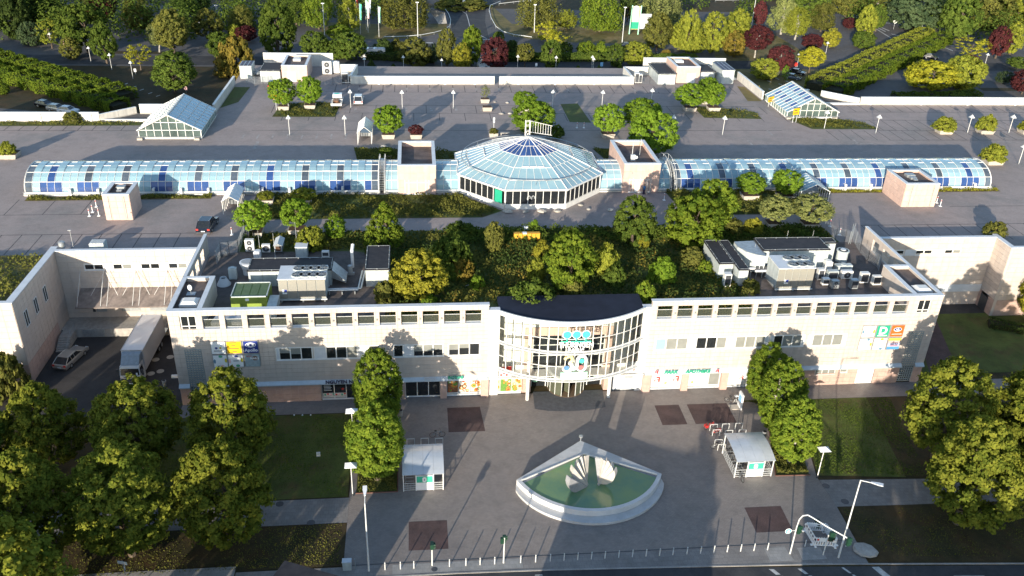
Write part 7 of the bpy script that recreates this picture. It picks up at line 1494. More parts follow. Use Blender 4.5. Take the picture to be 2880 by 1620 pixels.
for tl,x,y,s,l in[(5,1255,150,.75,'white boulder at the left foot of the dome'),(5,1390,152,.5,'grey boulder, second from the left at the foot of the dome'),(5,1512,152,.72,'pale boulder at the middle of the dome foot'),(5,1632,150,.55,'grey boulder at the right end of the dome front'),(5,1805,102,.42,'small white boulder by the right slanting side of the dome'),(5,1866,132,.4,'brown flat boulder on the path right of the dome'),(5,2032,140,.5,'pale boulder before the open pink block door'),(2,1207,862,.5,'white boulder on the deck, left of two above the dome'),(2,1272,860,.48,'white boulder on the deck, right of two above the dome'),(2,1252,778,.42,'small white boulder beside the tree above the dome'),(2,1158,772,.3,'small white boulder right of the two tubs'),(2,322,1112,.65,'white boulder beside the trolley shelter'),(2,305,1140,.45,'white flat boulder under the one beside the trolley shelter'),(2,1340,1022,.45,'grey boulder left behind the crown of the dome'),(5,957,712,.35,'white upright stone in the grass left of the small fresh shrub'),(5,955,775,.35,'white stone in the grass below the small fresh shrub')]:
    boulder(gz(tl,x,y,ZD),s,l)
P=gz(2,1235,1025,ZD); t=thing('bench','grey concrete bench block left behind the crown of the dome','bench',P); Bx(t,'seat','concrete',P.x-.9,P.y,ZD+.42,P.x+.9,P.y+.6,ZD+.55); b=MB(); b.box(P.x-.8,P.y+.1,ZD,P.x-.6,P.y+.5,ZD+.42); b.box(P.x+.6,P.y+.1,ZD,P.x+.8,P.y+.5,ZD+.42); b.build('leg',W['concrete'],t)
# fences of wire mesh round the plant yards
def mesh_fence(pts,label,h=1.9,z=ZD,step=2.2,gate=None):
    t=thing('mesh_fence',label,'fence',(pts[0][0],pts[0][1],z))
    for p,q in zip(pts[:-1],pts[1:]):
        p,q=Vector((p[0],p[1],z)),Vector((q[0],q[1],z)); L=(q-p).length; n=max(1,round(L/step))
        for i in range(n+1):a=p.lerp(q,i/n); Tx(t,'fence_post','galv',a,a+Vector((0,0,h+.1)),.035,n=5)
        for i in range(n):
            a,c=p.lerp(q,i/n),p.lerp(q,(i+1)/n); b=MB()
            for k in range(10):zz_=.1+(h-.1)*k/9; b.tube(a+Vector((0,0,zz_)),c+Vector((0,0,zz_)),.014,n=3)
            for k in range(1,9):e=a.lerp(c,k/9); b.tube(e+Vector((0,0,.1)),e+Vector((0,0,h)),.010,n=3)
            b.build('fence_panel',W['galv'],t)
F=lambda tl,*pts:[gz(tl,x,y,ZD)[:2] for x,y in pts]
mesh_fence(F(k5,(700,560),(765,430),(890,420),(1030,390),(1120,150)),'galvanised mesh fence with a gate round the left plant yard'); mesh_fence(F(r5,(2130,60),(2300,200),(2440,210),(2530,250)),'galvanised mesh fence at the top of the right plant yard'); mesh_fence(F((2400,620,480/2576),(-40,240),(90,480),(210,610),(350,700),(380,760)),'galvanised mesh fence between the right plant yard and the tall screen wall'); mesh_fence(F(z7_,(300,600),(560,600),(650,590)),'mesh fence before the left back plant recess',h=1.6); mesh_fence(F(z7_,(1470,605),(1660,605),(1800,600)),'mesh fence before the white fan units, left back',h=1.6); mesh_fence(F(z8_,(380,600),(600,600),(710,605)),'mesh fence before the pipes at the right back recess',h=1.6); mesh_fence(F(6,(1250,395),(1285,330)),'bright square mesh gate at the top of the right yard',step=3)
fanbox('cooling_unit','white unit with two big black fans behind the left back fence',(gz(z7_,1570,450,ZD).x,gz(z7_,1570,450,ZD).y+.4),2.0,.8,2.9,2,'y'); fanbox('cooling_unit','plain white cooling unit right of the one with two black fans',(gz(z7_,1710,435,ZD).x,gz(z7_,1710,435,ZD).y+.6),1.5,1.0,2.6,1,'x')
for x,w_,hh,l in((1850,1.5,2.2,'tall white cabinet by the left back fence, first of two'),(1940,1.0,1.7,'grey cabinet by the left back corner wall')):P=gz(z7_,x,590,ZD); fanbox('cooling_unit',l,(P.x,P.y+.6),w_,1.0,hh,1,'g')
for x,w_,hh,l in((400,1.0,2.3,'white pipe cabinet by the right back fence, left one'),(455,.8,2.0,'white pipe cabinet by the right back fence, right one')):P=gz(z8_,x,595,ZD); fanbox('cooling_unit',l,(P.x,P.y+1.0),w_,1.2,hh,1,'g')
P=gz((0,640,480/2576),1010,330,ZD); t=thing('vent_pot','small steel vent pot behind the coping of the left wing wall','vent',(P.x,107.6,ZD)); Lx(t,'pot','galv',[(.22,0),(.22,1.0),(.42,1.1),(.42,1.6),(.2,1.75)],(P.x,107.6,ZD),14)
P=gy((0,640,480/2576),1490,320,108.2); t=thing('grille_hood','slatted white grille hood behind the coping of the left wing wall','vent',(P.x,108.2,ZD)); Bx(t,'hood','ductgrey',P.x-.9,107.6,ZD,P.x+.9,109.0,ZD+1.3)
for k in range(9):Bx(t,'slat','white',P.x-.8+.19*k,107.7,ZD+1.3,P.x-.7+.19*k,108.9,ZD+1.36)
P=gy((0,640,480/2576),1100,320,107.4); t=thing('antenna_pole','leaning thin antenna pole behind the left wing coping','antenna',(P.x,107.6,ZD)); b=MB(); b.tube((P.x,107.6,ZD),(P.x,107.7,ZD+3.2),.035,n=5); b.box(P.x-.25,107.6,ZD+3.2,P.x+.15,107.8,ZD+3.3); b.build('pole',W['grey'],t)
# lamps, posts, shelters, signs on the deck
LAMPS=[]
def deck_lamp(P,h,label,group='lamp posts with pyramid heads'):
    if not LAMPS:
        t=thing('lamp_post',label,'lamp post',P,0,group); b=MB(); b.tube((0,0,0),(0,0,1),.052,.045,8); o=b.build('post',W['white'],t,world=False); o.scale=(1,1,h)
        b=MB(); b.add([(-.42,-.42,0),(.42,-.42,0),(.42,.42,0),(-.42,.42,0),(0,0,.62)],[(0,3,2,1),(0,1,4),(1,2,4),(2,3,4),(3,0,4)]); o=b.build('lamp_head',W['steel'],t,world=False); o.location=(0,0,h-.62)
        Tl(t,'foot','galv',(0,0,0),(0,0,.25),.09,n=8); LAMPS.append(t); LAMPS.append(h); return t
    t=dup(LAMPS[0],P,0,label,group)
    for c in t.children:
        if c.name.startswith('post'):c.scale=(1,1,h)
        elif c.name.startswith('lamp_head'):c.location=(0,0,h-.62)
    return t
for tl,bx_,by_,hh,l in[(1,2187,1020,3.75,'deck lamp post before the left island, nearest to it'),(2,30,1020,3.75,'deck lamp post left of the white trolley shelter'),(2,72,815,3.75,'deck lamp post between flatbed van and white car'),(2,460,818,3.75,'deck lamp post, second of the rear row from the white car'),(2,845,818,3.75,'deck lamp post, third of the rear row from the white car'),(2,1592,813,3.75,'deck lamp post behind the large tree above the dome'),(2,1965,815,3.75,'deck lamp post behind the tree in the large planter'),(2,2335,800,3.75,'deck lamp post behind the broad tree near the right island'),(2,2495,1010,3.75,'deck lamp post in tree shade below the right island'),(3,300,1017,3.75,'deck lamp post before the three globe trees'),(3,1456,1005,3.75,'deck lamp post right of the right glass ramp house'),(3,1068,970,3.75,'deck lamp post on the planted corner of the right glass ramp house'),(3,2148,1003,3.75,'deck lamp post between the first and second right planters'),(3,2460,1003,3.75,'deck lamp post right of the second right planter'),(3,2535,1238,3.75,'deck lamp post at right, nearest to the right vault'),(3,2570,1010,3.75,'deck lamp post cut by the right edge')]:
    deck_lamp(gz(tl,bx_,by_,ZD),hh,l)
for tl,bx_,by_,tx_,ty_,l in[(Z1,1690,1055,1640,800,'car park lamp post under the upright green tree at upper left'),(Z1,2010,1190,1965,915,'car park lamp post in front of the small yellow tree'),(Z1,1375,940,1320,695,'car park lamp post under the large round tree at upper left'),(Z1,790,730,740,485,'car park lamp post before the yellow green tree at upper left'),(Z3,355,1110,345,860,'car park lamp post left of the dark cone by the camper van'),(Z3,940,1110,930,835,'car park lamp post between camper van and olive tree'),(Z3,1515,1110,1505,880,'car park lamp post under the tall olive tree'),(Z3,2090,1000,2090,830,'car park lamp post at the rear trolley shelter'),(Z4,80,1100,80,825,'car park lamp post left of the small brownish tree'),(Z4,655,1110,660,840,'car park lamp post under the dark green tree below the yellow one'),(Z4,1200,1075,1205,835,'car park lamp post with a twin close beside it, left one'),(Z4,1218,1110,1222,865,'car park lamp post with a twin close beside it, right one'),(Z5,1720,1035,1765,795,'car park lamp post beside the two parked cars at right'),(Z5,2155,825,2190,625,'car park lamp post in front of the golden tree at right'),(Z6,1840,1030,1875,905,'car park lamp post left of the small olive tree at far right'),(Z6,1985,980,2025,800,'car park lamp post before the tall purple tree')]:
    P=gz(tl,bx_,by_,0); T=gy(tl,tx_,ty_,P.y); deck_lamp(P,T.z,l)
for tl,bx_,by_,tx_,ty_,l in[(Z3,1155,555,1145,40,'tall street lamp on the dry verge right of the flag poles'),(Z4,335,490,350,75,'tall street lamp right of the access road'),(Z4,1662,640,1710,115,'tall street lamp left of the tall green sign'),(Z2,2325,530,2293,55,'tall slim lamp post behind the dark globe tree'),(Z2,730,300,680,85,'tall lamp post leaning out of the trees at the top left'),(Z5,1040,390,1105,-10,'tall white mast left of the dark red tree top')]:
    P=gz(tl,bx_,by_,0); T=gy(tl,tx_,ty_,P.y); t=thing('street_lamp',l,'street lamp',P,group='tall street lamps behind the mall'); Tx(t,'mast','steel',P,(T.x,P.y,T.z),.13,.09,7); Bx(t,'lamp_head','signwhite',T.x-.45,P.y-.25,T.z,T.x+.45,P.y+.25,T.z+.2)
# flags
for i,(x,yb_,yt_,tt,c1,c2) in enumerate([(290,515,270,0,'teal','mint'),(405,490,230,0,'pinkish','signwhite'),(570,560,310,0,'mint','teal'),(240,360,210,0,'red','pinkish'),(150,400,180,0,'mint','signwhite'),(430,340,330,0,'signwhite','lightblue'),(380,380,230,0,'mint','signwhite')]):
    P=gz(Z3,x,yb_+(70 if yb_<450 else 0),0); hh=9.5; t=thing('flag_pole',['flag pole with a teal banner, left of the front pair','flag pole with a pink and white banner in the middle cluster','flag pole with a green banner standing nearest to the verge','flag pole with a red banner','flag pole with a pale green banner, leftmost of all','flag pole with a blue and white banner in the middle cluster','flag pole with a pale banner behind the pink and white one'][i],'flag pole',P); Tx(t,'pole','steel',P,P+Vector((0,0,hh)),.08,.05,6); b=MB(); b.add([(P.x+.1,P.y,hh-.2),(P.x+.75,P.y-.2,hh-.35),(P.x+.55,P.y+.1,hh-3),(P.x+.45,P.y-.1,hh-5.2),(P.x+.1,P.y,hh-5)],[(0,4,3,2,1)]); b.build('flag',W[c1],t); b=MB(); b.add([(P.x+.1,P.y-.02,hh-2.0),(P.x+.6,P.y-.1,hh-2.2),(P.x+.52,P.y-.02,hh-3.2),(P.x+.1,P.y-.02,hh-3.2)],[(0,3,2,1)]); b.build('flag_stripe',W[c2],t)
# trolley shelters with gabled glazed roofs
def shelter(P,rot,w,L,hw,hr,label,m=None,n=5):
    t=thing('trolley_shelter',label,'shelter',P,rot,'gabled trolley shelters'); m=m or W['white']
    for y in[L*k/n for k in range(n+1)]:
        for x in(-w/2,w/2):Tl(t,'post','white',(x,y,0),(x,y,hw),.055,n=6)
        b=MB(); b.path([(-w/2-.1,y,hw),(0,y,hw+hr),(w/2+.1,y,hw)],.05,5); b.build('rafter',W['white'],t,world=False)
    for k in range(n):
        y0,y1=L*k/n+.05,L*(k+1)/n-.05
        for s in(-1,1):b=MB(); b.add([(s*(w/2+.12),y0,hw-.02),(s*(w/2+.12),y1,hw-.02),(0,y1,hw+hr+.02),(0,y0,hw+hr+.02)],[(0,1,2,3)]); b.build('roof_pane',m,t,world=False)
        for s in(-1,1):b=MB(); b.add([(s*w/2,y0,.3),(s*w/2,y1,.3),(s*w/2,y1,hw-.1),(s*w/2,y0,hw-.1)],[(0,1,2,3)]); b.build('side_pane',RG,t,world=False)
    b=MB(); b.path([(-w/2+.3,L*.55,.8),(-w/2+.3,L-.2,.8),(w/2-.3,L-.2,.8),(w/2-.3,L*.55,.8)],.04,5); b.box(-w/2+.35,L*.6,.3,w/2-.35,L-.3,.95); b.build('trolley_rack',W['galv'],t,world=False)
SH=mat('shelter_sheet',(.62,.64,.66),.35,.05,1.0)
shelter(Vector((-26.95,119.85,ZD)),0.0,2.15,5.2,2.0,.75,'white glazed trolley shelter before the left vault',SH); shelter(Vector((-9.2,150.4,ZD)),0.0,2.4,6.0,2.1,1.1,'white trolley shelter with a bright roof beside the airy potted tree',SH,6); shelter(gz(g6,1800,575,ZD),math.radians(-2),4.6,5.0,2.0,1.2,'grey glazed trolley shelter before the right vault',GP,6)
P=gz(Z3,2180,1150,0); shelter(Vector((P.x,P.y-1,0)),math.radians(4),2.8,7.0,2.1,1.0,'grey striped trolley shelter behind the back parapet',W['galv'],7)
# white marker posts
for i,(tl,x,y,l) in enumerate([(4,676,182,'white marker post left of the left lift tower, front left of four'),(4,700,152,'white marker post left of the left lift tower, second from the front'),(4,728,112,'white marker post left of the left lift tower, rearmost'),(4,747,180,'white marker post nearest to the left lift tower'),(4,1750,322,'white marker post right of the dark car'),(6,1915,82,'white marker post right of the right lift tower, rear one'),(6,1942,107,'white marker post right of the right lift tower, front one'),(6,1110,260,'white marker post at the steps of the right plant yard, rear one'),(6,1183,325,'white marker post at the steps of the right plant yard, front one'),(2,1778,965,'white marker post in the shade right of the dome, left of two'),(2,1830,965,'white marker post in the shade right of the dome, right of two'),(5,2435,62,'white marker post beside the right pink block')]):
    P=gz(tl,x,y,ZD); t=thing('marker_post',l,'post',P,group='white marker posts on the deck'); Tx(t,'post','signwhite',P,P+Vector((0,0,1.15)),.06,.045,8); Bx(t,'base','signwhite',P.x-.2,P.y-.2,ZD,P.x+.2,P.y+.2,ZD+.06); Tx(t,'band','red',P+Vector((0,0,.85)),P+Vector((0,0,1.0)),.062,n=8)
# yellow signs
def yboard(P,w,h,z0,label,rot=0.0,posts=True,lines=2,m='yellow',wr=None):
    t=thing('direction_sign',label,'sign',P,rot); b=MB(); b.box(-w/2,-.04,z0,w/2,.04,z0+h); b.build('board',W[m],t,world=False)
    for k in range(lines):Bl(t,'print_line','text_dark',-w*.4,-.05,z0+h*(.25+.4*k/max(1,lines-1) if lines>1 else .4),w*(.3-.15*k),-.041,z0+h*(.25+.4*k/max(1,lines-1) if lines>1 else .4)+h*.13)
    if posts:
        for s in(-.3,.3):Tl(t,'post','steel',(s*w,.06,0),(s*w,.06,z0+h*.9),.05,n=6)
    if wr:o=text(None,wr,-w*.42,-.05,z0+h*.3,h*.62,W['text_dark'],'lettering',.005,bold=.01); o.parent=t; o.location=(-w*.42,-.05,z0+h*.3)
P=gz(z7_,870,1000,ZD); yboard(Vector((P.x,P.y-.35,ZD)),3.9,1.0,2.2,'long yellow direction sign on two posts at the left island',lines=0,wr='Ausfahrt')
yboard(gz(3,842,925,ZD),1.5,1.3,1.6,'upper part yellow square sign at the corner of the right glass ramp house',.35); yboard(gz(3,655,800,ZD)+Vector((0,-.3,0)),1.9,1.1,1.0,'yellow sign at the back corner of the right glass ramp house',.6)
yboard(gz(z8_,2310,740,ZD),1.5,1.0,.55,'yellow sign fixed to the right slanting parapet',1.35,posts=False)
P=gz(Z6,990,430,0); yboard(Vector((P.x,P.y,0)),4.0,1.4,2.8,'yellow height limit board at the end of the right hedge rows',.1)
# tall green sign at the back
P0,P1=gz(Z4,1768,515,0),gz(Z4,1900,520,0); T=gy(Z4,1810,80,P0.y); t=thing('pylon_sign','tall green and yellow pylon sign on two pale green posts','sign',P0)
for P in(P0,P1):Tx(t,'post','mint',P,(P.x+.3,P.y,T.z),.22,n=8)
b=MB(); b.box(P0.x+.2,P0.y-.1,T.z*.17,P1.x+.1,P0.y+.1,T.z*.97); b.build('board',mat('pylon_yellow',(.55,.52,.20),.5),t); b=MB(); xm=(P0.x+P1.x)/2+.1; b.slab([(xm+1.1*math.cos(a),P0.y-.12,T.z*.66+(2.0 if math.sin(a)>0 else-2.0)+1.1*math.sin(a)) for a in[math.pi*2*j/16 for j in range(16)]],(0,.02,0)); b.build('white_capsule',W['coping'],t); Bx(t,'green_field','green',xm-1.3,P0.y-.13,T.z*.19,xm+1.3,P0.y-.11,T.z*.43); Bx(t,'side_board','coping',P1.x+.4,P1.y-.1,T.z*.2,P1.x+4,P1.y+.1,T.z*.72)
def roundsign(tl,bx_,by_,ty_,r,m,label,shape='round'):
    P=gz(tl,bx_,by_,0); T=gy(tl,bx_,ty_,P.y); t=thing('road_sign',label,'road sign',P); Tx(t,'post','galv',P,(P.x,P.y,T.z),.05,n=6); b=MB()
    if shape=='round':b.tube((P.x,P.y-.08,T.z),(P.x,P.y-.05,T.z),r,n=18)
    elif shape=='tri':b.slab([(P.x-r,P.y-.08,T.z+r*.5),(P.x,P.y-.08,T.z-r),(P.x+r,P.y-.08,T.z+r*.5)],(0,.03,0))
    else:b.box(P.x-r*.7,P.y-.08,T.z-r,P.x+r*.7,P.y-.05,T.z+r)
    b.build('sign_face',W[m],t)
roundsign(Z6,605,440,320,.75,'signwhite','round white road sign at the marked junction'); roundsign(Z2,455,460,345,.6,'signwhite','white triangular yield sign in the trees at upper left','tri'); roundsign(Z3,1850,110,20,.7,'signwhite','white road sign on the fork of the access road','box'); roundsign(Z3,1965,560,405,.5,'galv','round sign seen from behind on the access road'); roundsign(Z4,360,1110,975,.42,'signwhite','small white square sign behind the back parapet','box'); roundsign(Z4,1345,1060,970,.55,'lightblue','pale blue square sign right of the twin lamp posts','box'); roundsign(Z5,1692,1060,972,.55,'red','red and white round sign before the lamp beside the parked cars'); roundsign(Z2,235,1400,1330,.5,'pinkish','small pale sign under the two-toned tree','box'); roundsign(Z1,2050,1130,1060,.4,'signwhite','small white leaning sign right of the front left car park lamp','box'); roundsign(Z5,1410,1150,1090,.5,'signwhite','small white sign by the stem of the dark red tree','box')
roundsign(Z1,955,700,640,.5,'pinkish','pale sign under the yellow green tree at upper left','box')
t=None
P=gz(2,1150,1000,ZD); T=thing('mast_camera','thin mast with a small camera above the left part of the dome','mast',P); b=MB(); b.tube(P,P+Vector((0,0,2.6)),.05,n=6); b.box(P.x-.18,P.y-.1,ZD+2.4,P.x+.18,P.y+.1,ZD+2.9); b.box(P.x-.16,P.y-.1,ZD+1.9,P.x+.16,P.y+.1,ZD+2.3); b.build('mast',W['steel'],T)
# guard rails on the access road
for pts,l in([(-1,0)],''),:pass
def guard(pts,label,h=.75):
    t=thing('guard_rail',label,'guard rail',pts[0])
    b=MB(); b.path([Vector((p.x,p.y,h)) for p in pts],.11,5); b.build('rail',W['steel'],t)
    for p in pts:Tx(t,'rail_post','galv',(p.x,p.y,0),(p.x,p.y,h),.05,n=5)
guard([gz(Z3,x,y,0) for x,y in((640,590),(800,588),(1000,580),(1200,562),(1400,525),(1560,480),(1640,420),(1650,330),(1620,240),(1570,170))],'curved guard rail on the left side of the access road'); guard([gz(Z3,x,y,0) for x,y in((2400,50),(2250,110),(2230,180),(2260,300),(2330,430),(2440,510),(2600,555))]+[gz(Z4,x,y,0) for x,y in((100,565),(300,595))],'curved guard rail on the right side of the access road'); guard([gz(Z3,x,y,0) for x,y in((2380,85),(2470,75),(2600,60))]+[gz(Z4,x,y,0) for x,y in((100,50),(300,40))],'straight guard rail at the top right of the access road'); guard([gz(Z5,x,y,0) for x,y in((490,30),(620,28),(760,26),(900,24),(990,22))],'white guard rail along the road at the top right')
t=thing('retaining_wall','pale stone retaining wall in the bank left of the access road','wall',gz(Z3,1500,330,0)); b=MB(); b.add([gz(Z3,1290,120,3.2),gz(Z3,1560,190,3.2),gz(Z3,1595,355,1.5),gz(Z3,1470,365,.1),gz(Z3,1400,260,.1)],[(0,4,3,2,1)]); b.build('wall_face',W['concrete'],t)
# vehicles
def wheel_pair(t,x,ys,r,w=.22):
    for y in ys:
        for s in(-1,1):
            b=MB(); b.tube((s*x-w/2,y,r),(s*x+w/2,y,r),r,n=14); wh=b.build('wheel',W['black'],t,world=False); Tl(wh,'rim','alu',(s*(x+w/2)-.012,y,r),(s*(x+w/2)+.012,y,r),r*.58,n=10)
def car(P,rot,paint,label,L=4.5,w=1.82,h=1.5,style='estate',z=None,cat='car',name='parked_car'):
    """front towards -y before turning"""
    t=thing(name,label,cat,P,rot); hw=w/2; r=.33
    if style=='estate':S=[(-L/2,.42,.62),(-L/2+.15,.25,.78),(-L*.20,.2,.95),(-L*.06,.2,h),(L*.30,.2,h),(L*.47,.2,.98),(L/2,.3,.9),(L/2,.4,.45)]
    else:S=[(-L/2,.42,.62),(-L/2+.12,.25,.80),(-L*.24,.2,.95),(-L*.08,.2,h),(L*.40,.2,h),(L*.49,.2,1.0),(L/2,.3,.9),(L/2,.4,.45)]
    # lower body
    b=MB(); prof=[(-L/2,.30),(-L/2,.62),(-L/2+.25,.80),(-L*.22,.93),(L*.48,.96),(L/2,.85),(L/2,.32)]
    n=len(prof)
    for s,ww in((-1,hw),(1,hw)):pass
    vs=[]; 
    for xx,zz_ in prof:
        k=.93 if zz_>.9 else 1.0
        vs+=[(-hw*k,xx,zz_),(hw*k,xx,zz_)]
    fs=[(2*i,2*i+1,2*i+3,2*i+2) for i in range(n-1)]+[tuple(2*i for i in range(n)),tuple(2*i+1 for i in range(n-1,-1,-1)),(2*n-2,2*n-1,1,0)]
    b.add(vs,fs); b.build('body',paint,t,world=False)
    a0,a1,a2,a3=(-L*.22,-L*.05,L*.30 if style=='estate' else L*.38,L*.47)
    b=MB(); g=.80; b.add([(-hw*.93,a0,.93),(hw*.93,a0,.93),(hw*g,a1,h-.06),(-hw*g,a1,h-.06),(-hw*g,a2,h-.06),(hw*g,a2,h-.06),(hw*.93,a3,.96),(-hw*.93,a3,.96)],[(0,1,2,3),(4,5,6,7),(0,3,4,7),(1,6,5,2),(3,2,5,4)]); b.build('window_glass',W['glass'],t,world=False)
    b=MB(); b.box(-hw*g,a1,h-.06,hw*g,a2,h); b.build('car_roof',paint,t,world=False)
    for s in(-1,1):
        b=MB()
        for ya,yb_2 in((a0,a1),(a3,a2)):b.tube((s*hw*.935,ya,.94),(s*hw*g,yb_2,h-.03),.045,n=4)
        for f_ in(.38,.75):yy=a1+(a2-a1)*f_; b.tube((s*hw*.945,yy,.95),(s*hw*.81,yy,h-.03),.04,n=4)
        b.build('pillar',paint,t,world=False)
        b=MB(); b.box(s*hw,a0+.15,.95,s*(hw+.2),a0+.28,1.1); b.build('mirror',paint,t,world=False)
        Bl(t,'headlight','coping',s*hw*.55,-L/2-.01,.58,s*hw*.95,-L/2+.1,.74); Bl(t,'tail_light','red',s*hw*.62,L/2-.08,.68,s*hw*.96,L/2+.012,.92)
        Tl(t,'roof_rail','alu',(s*hw*.72,a1+.1,h+.03),(s*hw*.72,a2-.1,h+.03),.025,n=4)
    Bl(t,'number_plate','signwhite',-.26,L/2,.5,.26,L/2+.012,.61); Bl(t,'number_plate','signwhite',-.26,-L/2-.012,.42,.26,-L/2,.53)
    b=MB(); b.box(-hw*.98,-L/2-.015,.24,hw*.98,-L/2+.1,.42); b.box(-hw*.98,L/2-.1,.24,hw*.98,L/2+.015,.45); b.build('bumper',W['dark'],t,world=False)
    wheel_pair(t,hw-.10,(-L*.31,L*.29),r); return t
pn=lambda n,c,r=.25,met=.3:mat(n,c,r,.03,1.0,metal=met,coat=.6,spec=.6)
car(gz(4,1548,318,ZD)+Vector((0,2.0,0)),math.radians(176),pn('paint_navy',(.012,.018,.035)),'dark blue SUV driving away on the deck beside the left screen wall',L=4.7,w=1.95,h=1.72)
car(gz(2,128,800,ZD)+Vector((0,2.2,0)),math.pi,pn('paint_white',(.62,.63,.64),.3,0),'white hatchback van parked on the deck beside a lamp post',L=4.4,w=1.8,h=1.8,style='van')
car((gz(4,400,1350,0)+gz(4,530,1335,0))/2+Vector((.55,2.0,0)),math.radians(180-14),pn('paint_silver',(.42,.40,.37),.3,.5),'silver estate car parked along the pink wall of the loading yard',L=4.9,w=1.85,h=1.5)
car(gz(z7_,690,680,ZD)+Vector((.2,1.8,0)),math.pi,pn('paint_black',(.012,.012,.015)),'black car half hidden by the bright tree at the left back',L=4.3,w=1.8,h=1.5)
for tl,x,y,c,rot,l in[(1,345,805,'paint_black',1.2,'black car parked under the end of the left hedge rows'),(1,435,835,'paint_silver',1.25,'grey car parked behind the far left parapet'),(1,520,850,'paint_white',1.3,'white car roof just above the far left parapet'),(Z5,1660,1195,'paint_greyblue',.9,'grey blue car parked behind the right glass ramp house'),(Z5,1730,1120,'paint_black',.9,'black car parked behind the grey blue one'),(Z6,1160,890,'paint_black',1.1,'dark car in the right car park under the hedge'),(Z4,2160,880,'paint_navy',.1,'dark blue car behind the right roof plant'),(Z4,1740,715,'paint_navy',1.5,'dark car passing on the approach road'),(Z6,-60,400,'paint_red',1.0,'red and grey car between the trees at the top right')]:
    car(gz(tl,x,y,0),rot,pn(c,{'paint_greyblue':(.10,.13,.17),'paint_red':(.30,.05,.04)}.get(c,(.02,.02,.03)) if c not in MATS else(0,0,0)),l)
# flatbed van on the deck
P=gz(z7_,1715,1000,ZD); t=thing('flatbed_van','white flatbed van with green logo on the cab roof and a load on its bed','van',P+Vector((0,2.6,0))); WV=pn('paint_white',(.62,.63,.64),.3,0)
b=MB(); b.add([(-1.0,1.2,.4),(1.0,1.2,.4),(1.0,2.9,.4),(-1.0,2.9,.4),(-1.0,1.2,1.15),(1.0,1.2,1.15),(1.0,2.9,1.05),(-1.0,2.9,1.05)],[(0,3,2,1),(4,5,6,7),(0,1,5,4),(1,2,6,5),(2,3,7,6),(3,0,4,7)]); b.add([(-.98,.6,.4),(.98,.6,.4),(.98,1.2,.4),(-.98,1.2,.4),(-.9,.65,2.1),(.9,.65,2.1),(.9,1.9,2.1),(-.9,1.9,2.1)],[(0,1,5,4),(4,5,6,7)]); b.build('cab',WV,t,world=False)
Bl(t,'cab_roof',WV,-.9,.62,2.1,.9,1.95,2.16); b=MB(); b.add([(-.95,2.5,1.15),(.95,2.5,1.15),(.9,1.9,2.08),(-.9,1.9,2.08),(-.96,.62,1.2),(.96,.62,1.2),(.9,.66,2.08),(-.9,.66,2.08)],[(0,1,2,3),(0,3,7,4),(1,5,6,2),(4,7,6,5)]); b.build('window_glass',W['glass'],t,world=False)
b=MB(); b.obox((-.1,1.3,2.17),(.45,.1,0),(-.1,.35,0),(0,0,.006)); b.build('green_logo',W['teal'],t,world=False)
Bl(t,'load_bed','alu',-1.05,-2.6,.75,1.05,.5,.85)
for q in((-1.07,-2.6,-1.02,.5),(1.02,-2.6,1.07,.5),(-1.07,-2.65,1.07,-2.6),(-1.07,.5,1.07,.55)):Bl(t,'drop_side',WV,q[0],q[1],.86,q[2],q[3],1.25)
Bl(t,'load_barrel','soil',.2,-2.0,.86,.7,-1.4,1.3); b=MB(); b.box(-.75,-.9,.86,.3,.3,1.3); b.build('load_crate',FOOD[4],t,world=False); b=MB(); 
for k in range(7):b.box(-.98,-2.3+.4*k,1.25,-.7,-2.25+.4*k,1.3)
b.build('ladder',W['alu'],t,world=False); wheel_pair(t,.85,(-1.7,1.9),.34)
# camper van behind the parapet
P=gz(Z3,480,885,0); t=thing('camper_van','white camper van parked behind the back parapet at the left','camper van',(P.x,P.y+1.1,0)); s_=1.12
Bl(t,'living_box',WV,-2.2*s_,-1.15,.45,3.1*s_,1.15,2.75); b=MB(); b.add([(-3.3*s_,-1.1,1.75),(-2.2*s_,-1.1,1.75),(-2.2*s_,1.1,1.75),(-3.3*s_,1.1,1.75),(-2.9*s_,-1.1,2.95),(-2.0*s_,-1.1,2.95),(-2.0*s_,1.1,2.95),(-2.9*s_,1.1,2.95)],[(0,3,2,1),(4,5,6,7),(0,1,5,4),(2,3,7,6),(3,0,4,7)]); b.build('alcove',WV,t,world=False)
b=MB(); b.add([(-3.5*s_,-1.0,.4),(-2.2*s_,-1.0,.4),(-2.2*s_,1.0,.4),(-3.5*s_,1.0,.4),(-3.4*s_,-1.0,1.0),(-2.2*s_,-1.0,1.75),(-2.2*s_,1.0,1.75),(-3.4*s_,1.0,1.0),(-2.9*s_,-1.0,1.75),(-2.9*s_,1.0,1.75)],[(0,1,5,8,4),(3,7,9,6,2),(0,4,7,3)]); b.build('cab',WV,t,world=False); b=MB(); b.add([(-3.35*s_,-.98,1.05),(-3.35*s_,.98,1.05),(-2.88*s_,.98,1.74),(-2.88*s_,-.98,1.74)],[(0,3,2,1)]); b.add([(-3.1*s_,-1.01,1.05),(-2.5*s_,-1.01,1.05),(-2.5*s_,-1.01,1.65),(-2.85*s_,-1.01,1.65)],[(0,1,2,3)]); b.build('cab_glass',W['glass'],t,world=False)
for x0,x1,z0,z1 in((-1.6,-.2,1.55,2.05),(.5,1.3,1.6,2.1)):Bl(t,'side_window','grey',x0*s_,-1.17,z0,x1*s_,-1.151,z1)
Bl(t,'roof_panel','dark',-1.2,-.9,2.75,.2,.9,2.82); b=MB(); b.box(.5,-.4,2.75,1.2,.4,2.9); b.box(1.5,-.9,2.76,3.0,.9,2.84); b.build('roof_hatch',W['coping'],t,world=False); Bl(t,'side_stripe','galv',-2.2*s_,-1.156,.95,3.1*s_,-1.151,1.02)
